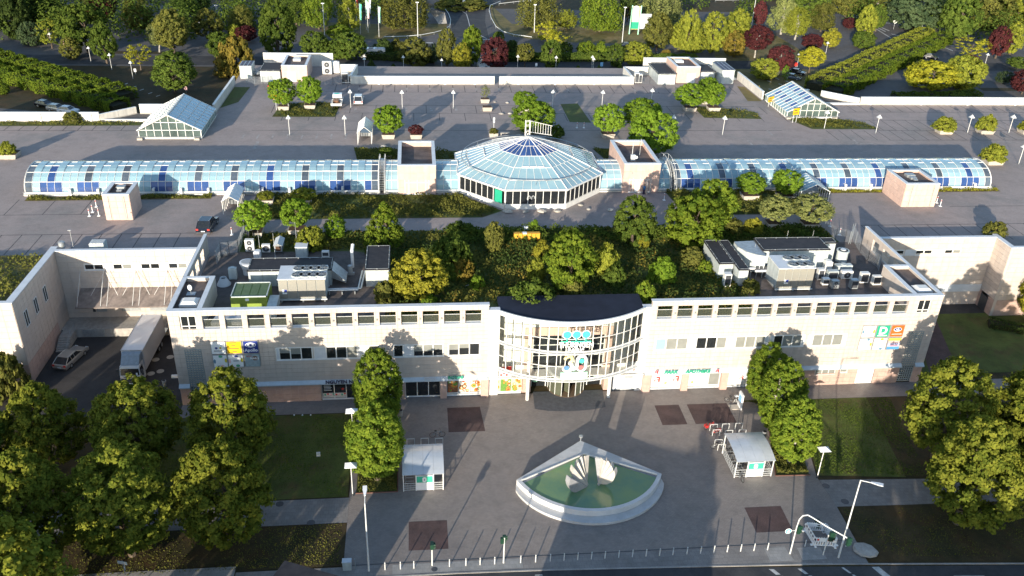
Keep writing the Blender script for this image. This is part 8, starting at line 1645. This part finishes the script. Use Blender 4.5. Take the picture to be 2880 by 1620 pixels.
for y in(-1.0,1.0):
    for x in(-2.8*s_,1.4*s_):b=MB(); b.tube((x,y-.12,.36),(x,y+.12,.36),.36,n=14); wh=b.build('wheel',W['black'],t,world=False); Tl(wh,'rim','alu',(x,y-.14,.36),(x,y-.121,.36),.2,n=10)
# lorry at the dock, nose towards us
t=thing('lorry','white box lorry backed up to the loading dock with its tail lift stretched out','lorry',(-34.55,96.4,0),math.radians(-1.5)); hw=1.27
b=MB(); b.box(-hw,-3.4,1.15,hw,5.2,3.95); b.build('cargo_box',pn('box_white',(.55,.55,.56),.4,0),t,world=False)
b=MB(); 
for q in((-hw-.02,-3.42,3.93,hw+.02,-3.36,4.0),(-hw-.02,5.16,3.93,hw+.02,5.22,4.0),(-hw-.03,-3.36,3.93,-hw+.03,5.16,4.0),(hw-.03,-3.36,3.93,hw+.03,5.16,4.0)):b.box(*q)
b.build('box_edge',W['galv'],t,world=False)
b=MB(); yf_=-5.3; b.add([(-1.2,yf_+.05,.45),(1.2,yf_+.05,.45),(1.2,-3.5,.45),(-1.2,-3.5,.45),(-1.2,yf_,1.5),(1.2,yf_,1.5),(1.2,-3.5,1.5),(-1.2,-3.5,1.5),(-1.12,yf_+.25,2.72),(1.12,yf_+.25,2.72),(1.12,-3.55,2.82),(-1.12,-3.55,2.82)],[(0,1,5,4),(0,4,7,3),(1,2,6,5),(4,5,9,8),(5,6,10,9),(7,4,8,11),(8,9,10,11),(6,7,11,10)]); b.build('cab',WV,t,world=False)
b=MB(); b.add([(-1.1,yf_+.02,1.62),(1.1,yf_+.02,1.62),(1.05,yf_+.2,2.45),(-1.05,yf_+.2,2.45)],[(0,1,2,3)]); b.v=[(x,y-.02,z) for x,y,z in b.v]; b.build('windscreen',W['glass'],t,world=False)
for s in(-1,1):b=MB(); b.add([(s*1.21,yf_+.2,1.65),(s*1.21,-4.0,1.65),(s*1.15,-4.0,2.45),(s*1.15,yf_+.32,2.45)],[(0,1,2,3)]); b.build('side_window',W['glass'],t,world=False)
b=MB(); b.add([(-1.05,yf_+.45,2.82),(1.05,yf_+.45,2.82),(1.15,-3.55,2.84),(-1.15,-3.55,2.84),(-1.05,-4.0,3.75),(1.05,-4.0,3.75),(1.15,-3.5,3.9),(-1.15,-3.5,3.9)],[(0,1,5,4),(0,4,7,3),(1,2,6,5),(4,5,6,7)]); b.build('wind_deflector',mat('deflector',(.24,.29,.34),.4),t,world=False)
Bl(t,'grille','dark',-1.12,yf_-.02,.62,1.12,yf_+.03,1.15); Bl(t,'bumper','dark',-1.22,yf_-.06,.35,1.22,yf_+.1,.6)
for s in(-1,1):Bl(t,'headlight','signwhite',s*.7,yf_-.07,.42,s*1.1,yf_-.055,.56); Bl(t,'mirror','dark',s*1.3,yf_+.2,1.55,s*1.55,yf_+.3,2.35)
o=text(None,'Rasser Logistik',0,0,0,.26,W['text_dark'],'lettering',.004,align='CENTER'); o.parent=t; o.location=(0,yf_-.012,1.28)
Bl(t,'number_plate','signwhite',-.25,yf_-.075,.42,.25,yf_-.06,.54); Bl(t,'windscreen_card','signwhite',.7,yf_+.01,1.68,.9,yf_+.03,1.95)
Bl(t,'chassis','dark',-.9,-3.4,.7,.9,5.0,1.12); wheel_pair(t,1.02,(-4.5,2.4,3.5),.48,.3); Bl(t,'tail_lift','alu',-hw,5.25,1.1,hw,7.2,1.18)
# the forecourt: fountain
FS=mat('fountain_stone',(.50,.51,.52),.6,.08,1.0,streak=.0,bump=.05); FS2=mat('fountain_stone_dark',(.30,.31,.33),.65,.12,1.0)
ft=thing('fountain','quarter-circle fountain basin of pale stone with green water and a curved bench step','fountain',(17.8,71.5,0))
zr=.95
Ap,Lf,Rt=gz(8,1805,428,zr),gz(8,1322,722,zr),gz(8,2418,680,zr); Fm=gz(8,1890,962,zr)
cxm=(Lf.x+Rt.x)/2; ym=(Lf.y+Rt.y)/2; Ap=Vector((cxm+.05,Ap.y,0)); sag=ym-Fm.y; half=(Rt.x-Lf.x)/2; RA=(half**2+sag**2)/(2*sag)
def farc(d,n=28,hs=None): # front arc moved outwards by d
    a0=math.asin(half/RA); c=Vector((cxm,ym+RA-sag,0)); return[Vector((c.x+(RA+d)*math.sin(-a0+2*a0*i/n),c.y-(RA+d)*math.cos(-a0+2*a0*i/n),0)) for i in range(n+1)]
O=farc(0); I=farc(-.42)
I=[p for p in I]; 
bk=.0
inA=Ap+Vector((0,-2.35,0)); 
b=MB(); b.prism([(p.x,p.y) for p in farc(-.2)]+[(inA.x,inA.y)],0,zr-.12); b.build('basin',FS2,ft)
WM=mat('fountain_water',(.19,.27,.10),.12,.18,.22,col2=(.10,.20,.12),spec=.6,detail=5)
b=MB(); Iw=I[1:-1]; b.poly([(p.x,p.y,zr-.10) for p in Iw]+[(inA.x,inA.y,zr-.10)]); b.build('water',WM,ft)
b=MB()
for p,q,u,v in zip(O[:-1],O[1:],I[:-1],I[1:]):b.add([(p.x,p.y,.25),(q.x,q.y,.25),(q.x,q.y,zr),(p.x,p.y,zr),(v.x,v.y,zr),(u.x,u.y,zr),(u.x,u.y,zr-.2),(v.x,v.y,zr-.2)],[(0,1,2,3),(3,2,4,5),(5,4,7,6)])
b.build('front_rim',mat('rim_stone',(.58,.59,.60),.5,.06,1.0),ft)
for s,E in((-1,Lf),(1,Rt)):
    E=Vector((cxm+s*half,ym,0)); e2=Vector((cxm+s*(half-.55),ym-.12,0)); b=MB()
    P=[(E.x,E.y),(Ap.x,Ap.y),(inA.x,inA.y),(e2.x,e2.y)]
    if s<0:P=P[::-1]
    b.prism(P,0,zr+.02); b.build('back_slab',FS,ft)
    b=MB(); d=(Vector((inA.x,inA.y,0))-e2); n=Vector((-d.y,d.x,0)).normalized()*.06*s; b.obox(((inA.x+e2.x)/2,(inA.y+e2.y)/2,zr+.07),d/2,n,(0,0,.05)); b.build('inner_edge',W['white'],ft)
segs=5
B0,B1=farc(.02,30),farc(1.0,30)
for k in range(segs):
    b=MB(); i0,i1=k*6,k*6+6
    for i in range(i0,i1):
        h0,h1=.30,.30; p,q,u,v=B0[i],B0[i+1],B1[i],B1[i+1]
        t0=math.sin(math.pi*min(1,max(0,i/30)))**.35; t1=math.sin(math.pi*min(1,max(0,(i+1)/30)))**.35
        u=B0[i].lerp(B1[i],max(.02,t0)); v=B0[i+1].lerp(B1[i+1],max(.02,t1))
        g=.012
        b.add([(u.x,u.y,0),(v.x,v.y,0),(v.x,v.y,h1),(u.x,u.y,h0),(p.x,p.y,h0),(q.x,q.y,h1),(p.x,p.y,0),(q.x,q.y,0)],[(0,1,2,3),(3,2,5,4),(4,5,7,6)])
    b.build('bench_step',FS,ft)
b=MB(); b.prism([(p.x,p.y) for p in farc(-.02)]+[(cxm+half*.9,ym),(cxm-half*.9,ym)],0,.24); b.build('recess_base',FS2,ft)
P=Ap+Vector((0,-.1,0)); Lx(ft,'spout_lamp','galv',[(.05,zr),(.05,zr+.55),(.22,zr+.6),(.24,zr+.78),(.0,zr+.84)],(P.x,P.y,0),12)
# two fanned stone sculptures standing in the water
def blade(t,foot,tip,width,th,m,side):
    """half-round stone blade from its foot up to its tip, bellying outwards"""
    f,tp=Vector(foot),Vector(tip); ax=tp-f; L=ax.length; u=ax.normalized(); o=Vector(side).normalized(); o=(o-u*o.dot(u)).normalized(); n=u.cross(o); b=MB(); pts=[f]
    for k in range(1,12):s=k/12; pts.append(f+u*(L*s)+o*width*math.sin(math.pi*min(1,s*.97))**.75*(1-.10*s))
    pts+=[tp]; pts.append(tp-o*.12*width); pts.append(f-o*.02)
    k=len(pts); tk=[.05+th*min(1,max(0,(p-f).dot(u)/L)) for p in pts]
    b.add([p-n*w_ for p,w_ in zip(pts,tk)]+[p+n*w_ for p,w_ in zip(pts,tk)],[tuple(range(k-1,-1,-1)),tuple(range(k,2*k))]+[(i,(i+1)%k,k+(i+1)%k,k+i) for i in range(k)]); b.build('blade',m,t)
for nm,fx,dirs,lab in(('l',(8,1870,770),[(-1.0,-.45,.88),(-.78,-.05,1.08),(-.52,.28,1.1),(-.3,.55,1.15),(-.06,.72,1.0)],'left of the two fanned stone sculptures in the fountain, with the broad grey front blade'),('r',(8,1935,770),[(.06,.55,1.0),(.2,.34,1.12),(.36,.22,1.2),(.50,.02,1.12),(.62,-.16,.98)],'right of the two fanned stone sculptures in the fountain, narrower and steeper')):
    F0=gz(fx[0],fx[1],fx[2],zr-.1); t=thing('stone_sculpture',lab,'sculpture',(F0.x,F0.y,zr-.1)); s=-1 if nm=='l' else 1
    for k,d in enumerate(dirs):
        tip=F0+Vector((d[0]*2.55,d[1]*2.6,d[2]*2.55)); blade(t,F0+Vector((s*.06*abs(2-k),.14*k,-.1)),tip,(1.15 if k==0 else .8),.30,FS2 if(k==0) else mat('sculpture_stone',(.52,.49,.45),.65,.1,1.5),(s*.25,-.15,-1.0))
# bicycle shelters, racks, bicycles
CRV=mat('curved_sheet',(.56,.60,.64),.22,.06,.8,metal=.25,coat=.3)
def bike_shelter(P,rot,label):
    t=thing('bicycle_shelter',label,'bicycle shelter',P,rot,'bicycle shelters on the forecourt'); w,L=4.3,4.6
    n=10
    for k in range(4):
        b=MB(); x0,x1=-w/2+w*k/4+.008,-w/2+w*(k+1)/4-.008
        for i in range(n):
            f=lambda s:(-.25+L*s,2.05+.75*math.sin(math.pi*(.12+.62*s)))
            (y0,z0),(y1,z1)=f(i/n),f((i+1)/n); b.add([(x0,y0,z0),(x1,y0,z0),(x1,y1,z1),(x0,y1,z1),(x0,y0,z0-.04),(x1,y0,z0-.04),(x1,y1,z1-.04),(x0,y1,z1-.04)],[(0,1,2,3),(7,6,5,4),(0,4,5,1),(1,5,6,2),(3,7,4,0)])
        b.build('roof_sheet',CRV,t,world=False)
    for x in(-w/2+.1,-.75,1.05,w/2-.1):
        for y in(.0,L-.5):Bl(t,'post','steel',x-.05,y-.05,0,x+.05,y+.05,2.3 if y<1 else 2.5)
    Bl(t,'front_panel','signwhite',-.78,-.06,.08,1.08,.02,2.0); b=MB(); b.box(-.68,-.08,1.12,.98,-.061,1.92); b.build('green_field',mat('shelter_green',(.05,.42,.28),.5,.03),t,world=False); Sl(t,'white_capsule','signwhite',[(.12+.22*math.cos(a),-.085,1.5+(.13 if math.sin(a)>0 else-.13)+.2*math.sin(a)) for a in[math.pi*2*j/14 for j in range(14)]],(0,-.01,0))
    Sl(t,'capsule_mark','grey',[(.12+.07*math.cos(a),-.097,1.5+.16*math.sin(a)) for a in[math.pi*2*j/10 for j in range(10)]],(0,-.01,0))
    for x0,x1,y0,y1 in((-w/2+.1,-.78,0,0),(1.08,w/2-.1,0,0),(-w/2+.1,-w/2+.1,0,L-.5),(w/2-.1,w/2-.1,0,L-.5)):
        for z in(.12,.40,.68,1.0):Tl(t,'side_rail','steel',(x0,y0,z),(x1,y1,z),.03,n=4)
        b=MB(); q=8
        for k in range(q):f_=(k+.5)/q; b.tube((x0+(x1-x0)*f_,y0+(y1-y0)*f_,.12),(x0+(x1-x0)*f_,y0+(y1-y0)*f_,1.0),.012,n=3)
        b.build('rail_mesh',W['galv'],t,world=False)
    for k in range(6):yy=.6+.55*k; b=MB(); b.path([(-w/2+.3,yy,.05),(-w/2+.3,yy,.8),(-w/2+1.2,yy,.8),(-w/2+1.2,yy,.05)],.025,5); b.build('rack',W['galv'],t,world=False)
    return t
PB0=gz(8,620,805,0); PB1=(gz(9,390,705,0)+gz(9,650,700,0))/2
bike_shelter(Vector((PB0.x,PB0.y+.05,0)),0.0,'curved-roof bicycle shelter on the left of the forecourt'); bike_shelter(Vector((PB1.x+.1,PB1.y+.05,0)),0.0,'curved-roof bicycle shelter on the right of the forecourt')
RK=[]
def rack(P,rot,label):
    if not RK:
        t=thing('bicycle_rack',label,'bicycle rack',P,rot,'steel hoop bicycle racks'); b=MB(); b.path([(-.42,0,0),(-.42,0,.85),(.42,0,.85),(.42,0,0)],.035,6); b.build('hoop',W['steel'],t,world=False); Bl(t,'foot_plate','galv',-.5,-.06,0,-.34,.06,.015); Bl(t,'foot_plate','galv',.34,-.06,0,.5,.06,.015); RK.append(t); return t
    return dup(RK[0],P,rot,label)
for x,y,l in((525,430,'hoop rack behind the left bicycle shelter, rear left'),(630,425,'hoop rack behind the left bicycle shelter, rear middle'),(525,488,'hoop rack behind the left bicycle shelter, front left'),(630,482,'hoop rack behind the left bicycle shelter, front middle'),(738,478,'hoop rack behind the left bicycle shelter, front right'),(738,425,'hoop rack behind the left bicycle shelter, rear right beside the bicycle')):rack(gz(8,x,y+30,0),0,l)
for x,y,l in((230,350,'hoop rack holding the red bicycle'),(250,390,'hoop rack with a reddish frame next to the red bicycle'),(320,345,'hoop rack in the second column, rear one'),(345,395,'hoop rack in the second column, front one'),(265,465,'hoop rack with a dark bicycle left of the right shelter'),(290,500,'hoop rack at the left corner of the right shelter'),(420,340,'hoop rack in the third column in the shade, rear one'),(445,390,'hoop rack in the third column in the shade, front one')):rack(gz(9,x,y,0),0,l)
def bicycle(P,rot,frame,label,lean=.12):
    t=thing('bicycle',label,'bicycle',P,rot); r=.34
    for y in(-.53,.53):
        b=MB(); b.path([(0,y+r*math.cos(a),r+r*math.sin(a)) for a in[2*math.pi*k/18 for k in range(19)]],.026,5); wh=b.build('wheel',W['black'],t,world=False); b=MB()
        for k in range(6):a=math.pi*k/6; b.tube((0,y-r*math.cos(a),r-r*math.sin(a)),(0,y+r*math.cos(a),r+r*math.sin(a)),.006,n=3)
        b.build('spokes',W['galv'],wh,world=False)
    b=MB()
    for p,q in(((0,-.53,r),(0,-.40,.85)),((0,-.40,.80),(0,.02,.30)),((0,-.38,.78),(0,.16,.76)),((0,.16,.80),(0,.02,.30)),((0,.02,.30),(0,.53,r)),((0,.53,r),(0,.16,.74))):b.tube(p,q,.03,n=6)
    b.build('frame',frame,t,world=False); b=MB(); b.box(-.09,.08,.88,.09,.34,.94); b.tube((0,.16,.78),(0,.2,.9),.018,n=5); b.build('saddle',W['black'],t,world=False); b=MB(); b.path([(-.3,-.28,.98),(-.1,-.38,.98),(.1,-.38,.98),(.3,-.28,.98)],.02,5); b.tube((0,-.40,.82),(0,-.38,.98),.02,n=5); b.build('handlebar',W['dark'],t,world=False); b=MB(); b.tube((-.03,.02,.30),(.03,.02,.30),.1,n=10); b.box(-.12,-.02,.15,-.04,.08,.18); b.box(.04,-.02,.42,.12,.08,.45); b.build('crank',W['galv'],t,world=False); return t
BR,BK,BG=mat('bike_red',(.45,.03,.03),.3),mat('bike_black',(.03,.03,.035),.3),mat('bike_grey',(.25,.27,.29),.3)
t=bicycle(gz(9,205,335,0),1.9,BR,'red bicycle with panniers locked to a hoop rack'); Bl(t,'pannier',BR,.06,.4,.35,.22,.75,.7); Bl(t,'pannier',BR,-.22,.4,.35,-.06,.75,.7)
bicycle(gz(9,255,380,0),1.75,BR,'second bicycle with a dull red frame behind the red one'); bicycle(gz(8,725,400,0),1.65,BG,'grey bicycle standing behind the left bicycle shelter'); bicycle(gz(9,265,490,0),1.5,BK,'black bicycle at the rear left corner of the right shelter'); bicycle(gz(9,430,715,0),.15,BK,'black bicycle leaning at the front left of the right shelter')
P=gz(9,410,560,0)
for k in range(4):bicycle(Vector((P.x-.25+.1*k,P.y-.9+.85*k,0)),1.57,[BK,BG,BK,BG][k],'bicycle inside the right shelter, %s from the front'%ORD[k])
bicycle(gz(9,365,140,0),1.2,BK,'bicycle lying in the sun beside the white map board')
P=gz(9,435,190,0); t=thing('map_board','white leaning map board on a concrete base near the pharmacy','information board',P); Bx(t,'board','signwhite',P.x-.1,P.y-.2,0,P.x+.1,P.y+.9,2.1); Bx(t,'map','lightblue',P.x-.115,P.y-.05,.9,P.x-.1,P.y+.75,1.8)
Q_=gz(9,390,180,0); t=thing('concrete_slab','pale concrete slab on the paving left of the white map board','slab',Q_); Bx(t,'slab','pale_conc',Q_.x-.55,Q_.y-.4,0,Q_.x+.6,Q_.y+.5,.12)
P=gz(9,400,140,0); t=thing('folding_chair','white folding chair or sign stand beside the map board','stand',P); b=MB(); b.path([(P.x-.3,P.y,0),(P.x+.1,P.y+.1,.9)],.03,5); b.path([(P.x+.2,P.y,0),(P.x-.1,P.y+.1,.9)],.03,5); b.box(P.x-.2,P.y,.85,P.x+.25,P.y+.3,.92); b.build('frame',W['signwhite'],t)
for tl,x,y,l in((8,450,245,'small grey litter bin under the tall hornbeam on the plaza'),(7,1245,20,'round steel litter bin by the loading yard corner'),(9,610,405,'small pale litter bin behind the right shelter')):
    P=gz(tl,x,y,0); t=thing('litter_bin',l,'litter bin',P); Lx(t,'drum','galv',[(.22,.1),(.25,.8),(.25,.9)],(P.x,P.y,0),14); Tx(t,'opening','black',(P.x,P.y,.9),(P.x,P.y,.93),.2,n=12); Tx(t,'stand','dark',(P.x,P.y,0),(P.x,P.y,.1),.08,n=8)
# bollards, lamps, signals along the road
BO=[]
bs=[(8,331,1393),(8,447,1385),(8,548,1395),(8,816,1370),(8,940,1368),(8,1047,1362),(8,1157,1357),(8,1353,1350),(8,1466,1345),(8,1576,1337),(8,1680,1333),(8,1784,1330),(8,1888,1325),(8,1990,1320),(8,2094,1314),(8,2197,1308),(8,2300,1303),(8,2403,1300),(8,2503,1297),(9,33,1290),(9,137,1286),(9,237,1280),(9,338,1275),(9,440,1271),(9,541,1266),(9,643,1260)]
for i,(tl,x,y) in enumerate(bs):
    P=gz(tl,x,y,0); P.y=59.75; l='slim steel bollard along the kerb, %s from the left end of the row'%ORD[i]
    if not BO:
        t=thing('bollard',l,'bollard',P,0,'steel bollards along the kerb'); Ll(t,'post','steel',[(.055,0),(.055,.88),(.03,.92)],(0,0,0),10); Tl(t,'band','galv',(0,0,.74),(0,0,.80),.058,n=10); BO.append(t)
    else:dup(BO[0],P,0,l)
for x,l in((922,'short steel bollard inside the sawhorse of the barrier corner'),(1232,'short steel bollard right of the white barrier')):dup(BO[0],gz(9,x,1225,0),0,l,scale=.9)
def road_lamp(tl,bx_,by_,tx_,ty_,arm,label):
    P=gz(tl,bx_,by_,0); T=gy(tl,tx_,ty_,P.y); t=thing('street_lamp',label,'street lamp',P); b=MB(); b.tube(P,(P.x,P.y,T.z*.35),.10,.085,10); b.tube((P.x,P.y,T.z*.35),(P.x,P.y,T.z),.075,.055,10); b.build('mast',W['steel'],t); A=Vector(arm); Tx(t,'arm','steel',(P.x,P.y,T.z-.03),Vector((P.x,P.y,T.z))+A*.55,.04,n=6); b=MB(); d=A.normalized(); n=Vector((-d.y,d.x,0)).normalized(); c=Vector((P.x,P.y,T.z))+A*.8
    b.add([c-d*.55-n*.07,c-d*.55+n*.07,c+n*.2+d*.1,c+d*.5+n*.19,c+d*.5-n*.19,c-n*.2+d*.1]+[v+Vector((0,0,.09)) for v in(c-d*.55-n*.07,c-d*.55+n*.07,c+n*.2+d*.1,c+d*.5+n*.19,c+d*.5-n*.19,c-n*.2+d*.1)],[(5,4,3,2,1,0),(6,7,8,9,10,11)]+[(i,(i+1)%6,6+(i+1)%6,6+i) for i in range(6)]); b.build('lamp_head',W['coping'],t)
road_lamp(8,208,1410,165,900,(-.05,1.6,.35),'tall street lamp at the left end of the kerb'); road_lamp(9,1175,1310,1357,725,(1.55,-.9,.1),'tall street lamp at the right with its arm turned to the right')
def plaza_lamp(tl,bx_,by_,tx_,ty_,label):
    P=gz(tl,bx_,by_,0); T=gy(tl,tx_,ty_,P.y); h=T.z; t=thing('plaza_lamp',label,'lamp post',P,0,'white lamp posts with tent-shaped heads'); Tl(t,'post','white',(0,0,0),(0,0,h),.055,.045,8); b=MB(); b.add([(-.62,-.45,h-.25),(.62,-.45,h-.25),(.62,.45,h-.25),(-.62,.45,h-.25),(0,-.0,h+.15)],[(0,1,4),(1,2,4),(2,3,4),(3,0,4),(0,3,2,1)]); b.build('lamp_head',W['signwhite'],t,world=False); Ll(t,'foot','dark',[(.09,0),(.09,.3),(.06,.34)],(0,0,0),10)
plaza_lamp(8,87,845,68,600,'white tent-headed lamp post beside the tall hornbeam, front one'); plaza_lamp(8,100,560,102,190,'white tent-headed lamp post beside the tall hornbeam, rear one'); plaza_lamp(9,1015,705,1080,480,'white tent-headed lamp post on the right lawn corner')
def signal(tl,bx_,by_,tx_,ty_,label,heads,boom=None):
    P=gz(tl,bx_,by_,0); T=gy(tl,tx_,ty_,P.y); t=thing('traffic_signal',label,'traffic light',P); Tx(t,'post','steel',P,(P.x,P.y,T.z),.075,.06,10); G_=mat('signal_green',(.012,.05,.03),.45)
    for dx_,dy_,z,hh in heads:
        b=MB(); b.box(P.x+dx_-.16,P.y+dy_-.14,z,P.x+dx_+.16,P.y+dy_+.14,z+hh); hd=b.build('signal_head',G_,t)
        for k in range(int(round(hh/.3))):zz_=z+.15+.3*k; b=MB(); b.tube((P.x+dx_+.165,P.y+dy_,zz_),(P.x+dx_+.32,P.y+dy_,zz_+.02),.11,n=8); b.build('visor',G_,hd)
    if boom:b=MB(); b.path([(P.x+q[0],P.y+q[1],q[2]) for q in boom],.06,8); b.build('boom',W['steel'],t)
    return t,P
signal(8,1224,1350,1230,1160,'traffic signal post at the middle of the kerb',[(-.2,.05,2.5,.62),(.0,.14,2.7,.62)]); signal(8,686,1368,684,1195,'shorter traffic signal post left of the middle one',[(0,.0,2.3,.62),(.0,-.28,2.35,.6)])
t,P=signal(9,810,1280,860,1080,'traffic signal with a curved boom reaching over the kerb beside the white barrier',[(.32,.05,2.6,.93),(4.1,-2.3,3.1,.93)],[(.0,0,3.4),(.08,0,4.4),(.3,-.05,4.9),(.7,-.2,5.1),(1.1,-.5,5.0),(2.2,-1.2,4.55),(4.3,-2.3,3.75)])
Tx(t,'round_sign','signwhite',(P.x-.75,P.y-.05,3.0),(P.x-.75,P.y-.02,3.0),.32,n=20); b=MB(); b.tube((P.x-.75,P.y-.07,3.0),(P.x-.75,P.y-.051,3.0),.27,n=20); b.build('round_sign',mat('cycle_blue',(.05,.36,.48),.4),t); b=MB(); b.box(P.x-.85,P.y-.09,2.82,P.x-.65,P.y-.071,3.15); b.box(P.x-.95,P.y-.085,2.95,P.x-.55,P.y-.0711,3.0); b.build('sign_mark',W['signwhite'],t); Tx(t,'sign_arm','steel',(P.x-.45,P.y,3.0),(P.x,P.y,3.0),.03,n=5)
P=gz(9,1060,1290,0); t=thing('traffic_signal','second traffic signal with a green backed head beside the barrier front','traffic light',P); Tx(t,'post','steel',P,P+Vector((0,0,2.6)),.06,n=8); b=MB(); b.box(P.x+.1,P.y-.2,1.9,P.x+.5,P.y+.1,3.0); hd=b.build('signal_head',mat('signal_green',(.012,.05,.03),.45),t)
for k in range(3):b=MB(); b.tube((P.x+.5,P.y-.05,2.1+.32*k),(P.x+.7,P.y-.1,2.1+.32*k),.12,n=8); b.build('visor',mat('signal_green',(.012,.05,.03),.45),hd)
# white plastic barrier
zb0=(2200,1420,280/2029); C4=[gz(zb0,x,y,0) for x,y in((455,520),(640,830),(1085,850),(860,540))]
tops='white plastic barrier'
names=['left slanting side of the white plastic barrier with dark holes','front side of the white plastic barrier with red squares','right slanting side of the white plastic barrier with toothed top','rear side of the white plastic barrier']
for k in range(4):
    p,q=C4[k],C4[(k+1)%4]; d=q-p; L=d.length; u=d/L; n_=Vector((-u.y,u.x,0)); t=thing('barrier_panel',names[k],'barrier',p,group='panels of the white roadwork barrier'); c=(p+q)/2
    b=MB(); b.obox(c+Vector((0,0,.80)),d/2*.98,n_*.03,(0,0,.22)); b.obox(c+Vector((0,0,.1)),d/2*.98,n_*.035,(0,0,.05))
    for i in range(9):a=p+u*(L*(i+.5)/9); b.obox(a+Vector((0,0,.38)),u*.07,n_*.02,(0,0,.28)); b.obox(a+Vector((0,0,1.05)),u*.05,n_*.02,(0,0,.04))
    b.build('panel',W['signwhite'],t)
    for i in range(4 if k==1 else 5):a=p+u*(L*(i+.6)/4.6); b=MB(); b.obox(a+Vector((0,0,.82)),u*.11,n_*.036,(0,0,.11)); b.build('reflector',W['red'] if k==1 and i!=1 else W['text_dark'] if k==0 else W['signwhite'],t)
    for a in(p+u*.1,q-u*.1):b=MB(); b.obox(a+Vector((0,0,.5)),u*.03,n_*.06,(0,0,.5)); b.obox(a+Vector((0,0,.05)),u*.1,n_*.3,(0,0,.05)); b.build('barrier_foot',W['signwhite'],t)
P=gz(zb0,680,500,0); t=thing('signal_head','green signal head standing inside the white barrier at its rear','traffic light',P); b=MB(); b.box(P.x-.2,P.y-.1,.2,P.x+.2,P.y+.2,1.25); b.build('head',mat('signal_green',(.012,.05,.03),.45),t)
for k in range(3):b=MB(); b.tube((P.x-.21,P.y-.1,.45+.3*k),(P.x+.21,P.y-.25,.45+.3*k),.1,n=8); b.build('visor',mat('signal_green',(.012,.05,.03),.45),t)
# street name sign at lower left, cabinet, stone stump, white ground box
P=gz(7,985,1600,0); t=thing('street_name_sign','white street name plates on a post under the front limes','sign',P); zt_=gy(7,990,1350,P.y).z; Tx(t,'post','galv',P,(P.x,P.y,zt_+.3),.045,n=6); Ox(t,'name_plate','signwhite',(P.x,P.y-.05,zt_+.1),(.42,-.12,0),(.005,.02,0),(0,0,.15)); Ox(t,'name_plate','signwhite',(P.x+.15,P.y-.1,zt_-.25),(.12,-.32,0),(.02,.005,0),(0,0,.13))
P=gz(8,45,1400,0); t=thing('utility_cabinet','pale utility cabinet at the lower left end of the kerb','cabinet',P); Bx(t,'cabinet','ductgrey',P.x-.4,P.y-.15,0,P.x+.4,P.y+.35,1.0); Bx(t,'lid','coping',P.x-.43,P.y-.18,1.0,P.x+.43,P.y+.38,1.06); Tx(t,'side_post','galv',(P.x+.75,P.y,0),(P.x+.75,P.y,1.3),.05,n=6)
P=gz(7,2405,545,0); t=thing('ground_light','small white striped box on the left lawn','ground light',P); b=MB(); 
for k in range(3):b.box(P.x-.2+.14*k,P.y-.12,0,P.x-.1+.14*k,P.y+.12,.5)
b.build('slab',W['signwhite'],t)
o=boulder(gz(9,1370,1265,0),1.3,'dark rounded boulder on the verge right of the tall street lamp','c',.35); o['group']='boulders by the road'
for x,y,l in((7,2,''),):pass
tl_=[(7,2220,238),(7,2283,238),(7,2345,238)]
for i,(a_,x,y) in enumerate(tl_):P=gz(a_,x,y,0); t=thing('ground_spot','small white ground light at the lawn edge under the nail shop, %s from the left'%ORD[i],'ground light',P); Lx(t,'lamp','signwhite',[(.09,0),(.09,.1),(.05,.16)],(P.x,P.y,0),8)
P=gz(4,1325,1400,0); t=thing('paper_crate','white flat box lying in the loading yard by the front corner','box',P); Bx(t,'box','signwhite',P.x-.45,P.y-.15,0,P.x+.45,P.y+.15,.35)
for i,(x,y) in enumerate(((1175,1265),(1285,1245),(1210,1352),(1140,1370))):P=gz(4,x,y,.01); b=MB(); b.lathe([(.45,0),(.45,.012)],(P.x,P.y,.003),18); structure(b.build('manhole_cover',W['pale_conc']))
# houses and limes out of view, added across the road to shade the forecourt
def house(s0,s1,tb,depth,tip,label,m='white',roofm='bitumen'):
    """added shadow-casting house block whose far wall stands at tb along the light, from s0 to s1 across it; tip = where its shadow ends"""
    az=SUN_AZ; d=Vector((math.sin(az),math.cos(az),0)); n=Vector((math.cos(az),-math.sin(az),0)); h=(tip-tb)*math.tan(SUN_EL); c=n*((s0+s1)/2)+d*(tb-depth/2); t=thing('house',label,'house',(c.x,c.y,0)); Ox(t,'wall','whitewall',(c.x,c.y,h/2),n*((s1-s0)/2),d*(depth/2),(0,0,h/2)); b=MB(); b.obox((c.x,c.y,h+.04),n*((s1-s0)/2+.05),d*(depth/2+.05),(0,0,.05)); b.build('roof',W[roofm],t)
    for k in range(max(1,int((s1-s0)/3.2))):
        for z in(1.1,4.0,6.9,9.8):
            if z+1.5<h:a=n*(s0+1.6+3.2*k)+d*(tb+.02); Ox(t,'window','glass',(a.x,a.y,z+.7),n*.6,d*.03,(0,0,.7))
house(-13.6,-.2,44,9,80,'unseen house block added across the road to shade the paving before the fountain'); house(-33,-27.9,46,8,79,'unseen house block added across the road to shade the left bicycle shelter side'); house(9.7,17,42,8,82,'unseen house block added across the road to shade the ground by the white barrier')
for s_,tb_,h_,l in((-41,30,14,'lime tree added across the road for shade, left of the houses'),(-52,34,15,'lime tree added across the road for shade, far left'),(20.5,34,14,'lime tree added across the road for shade, right of the houses'),(25.5,30,15,'lime tree added across the road for shade, far right'),(31,34,15,'lime tree added across the road for shade, farthest right'),(-62,30,16,'lime tree added across the road for shade, farthest left'),(-1.5,38,8.5,'small lime tree added for shade across the road between two houses')):
    az=SUN_AZ; P=Vector((math.cos(az),-math.sin(az),0))*s_+Vector((math.sin(az),math.cos(az),0))*tb_; tree('lime','lime',(P.x,P.y,0),h_,h_*.34,l)  # limes added for the shade they throw on the forecourt
# thousands of small pieces done
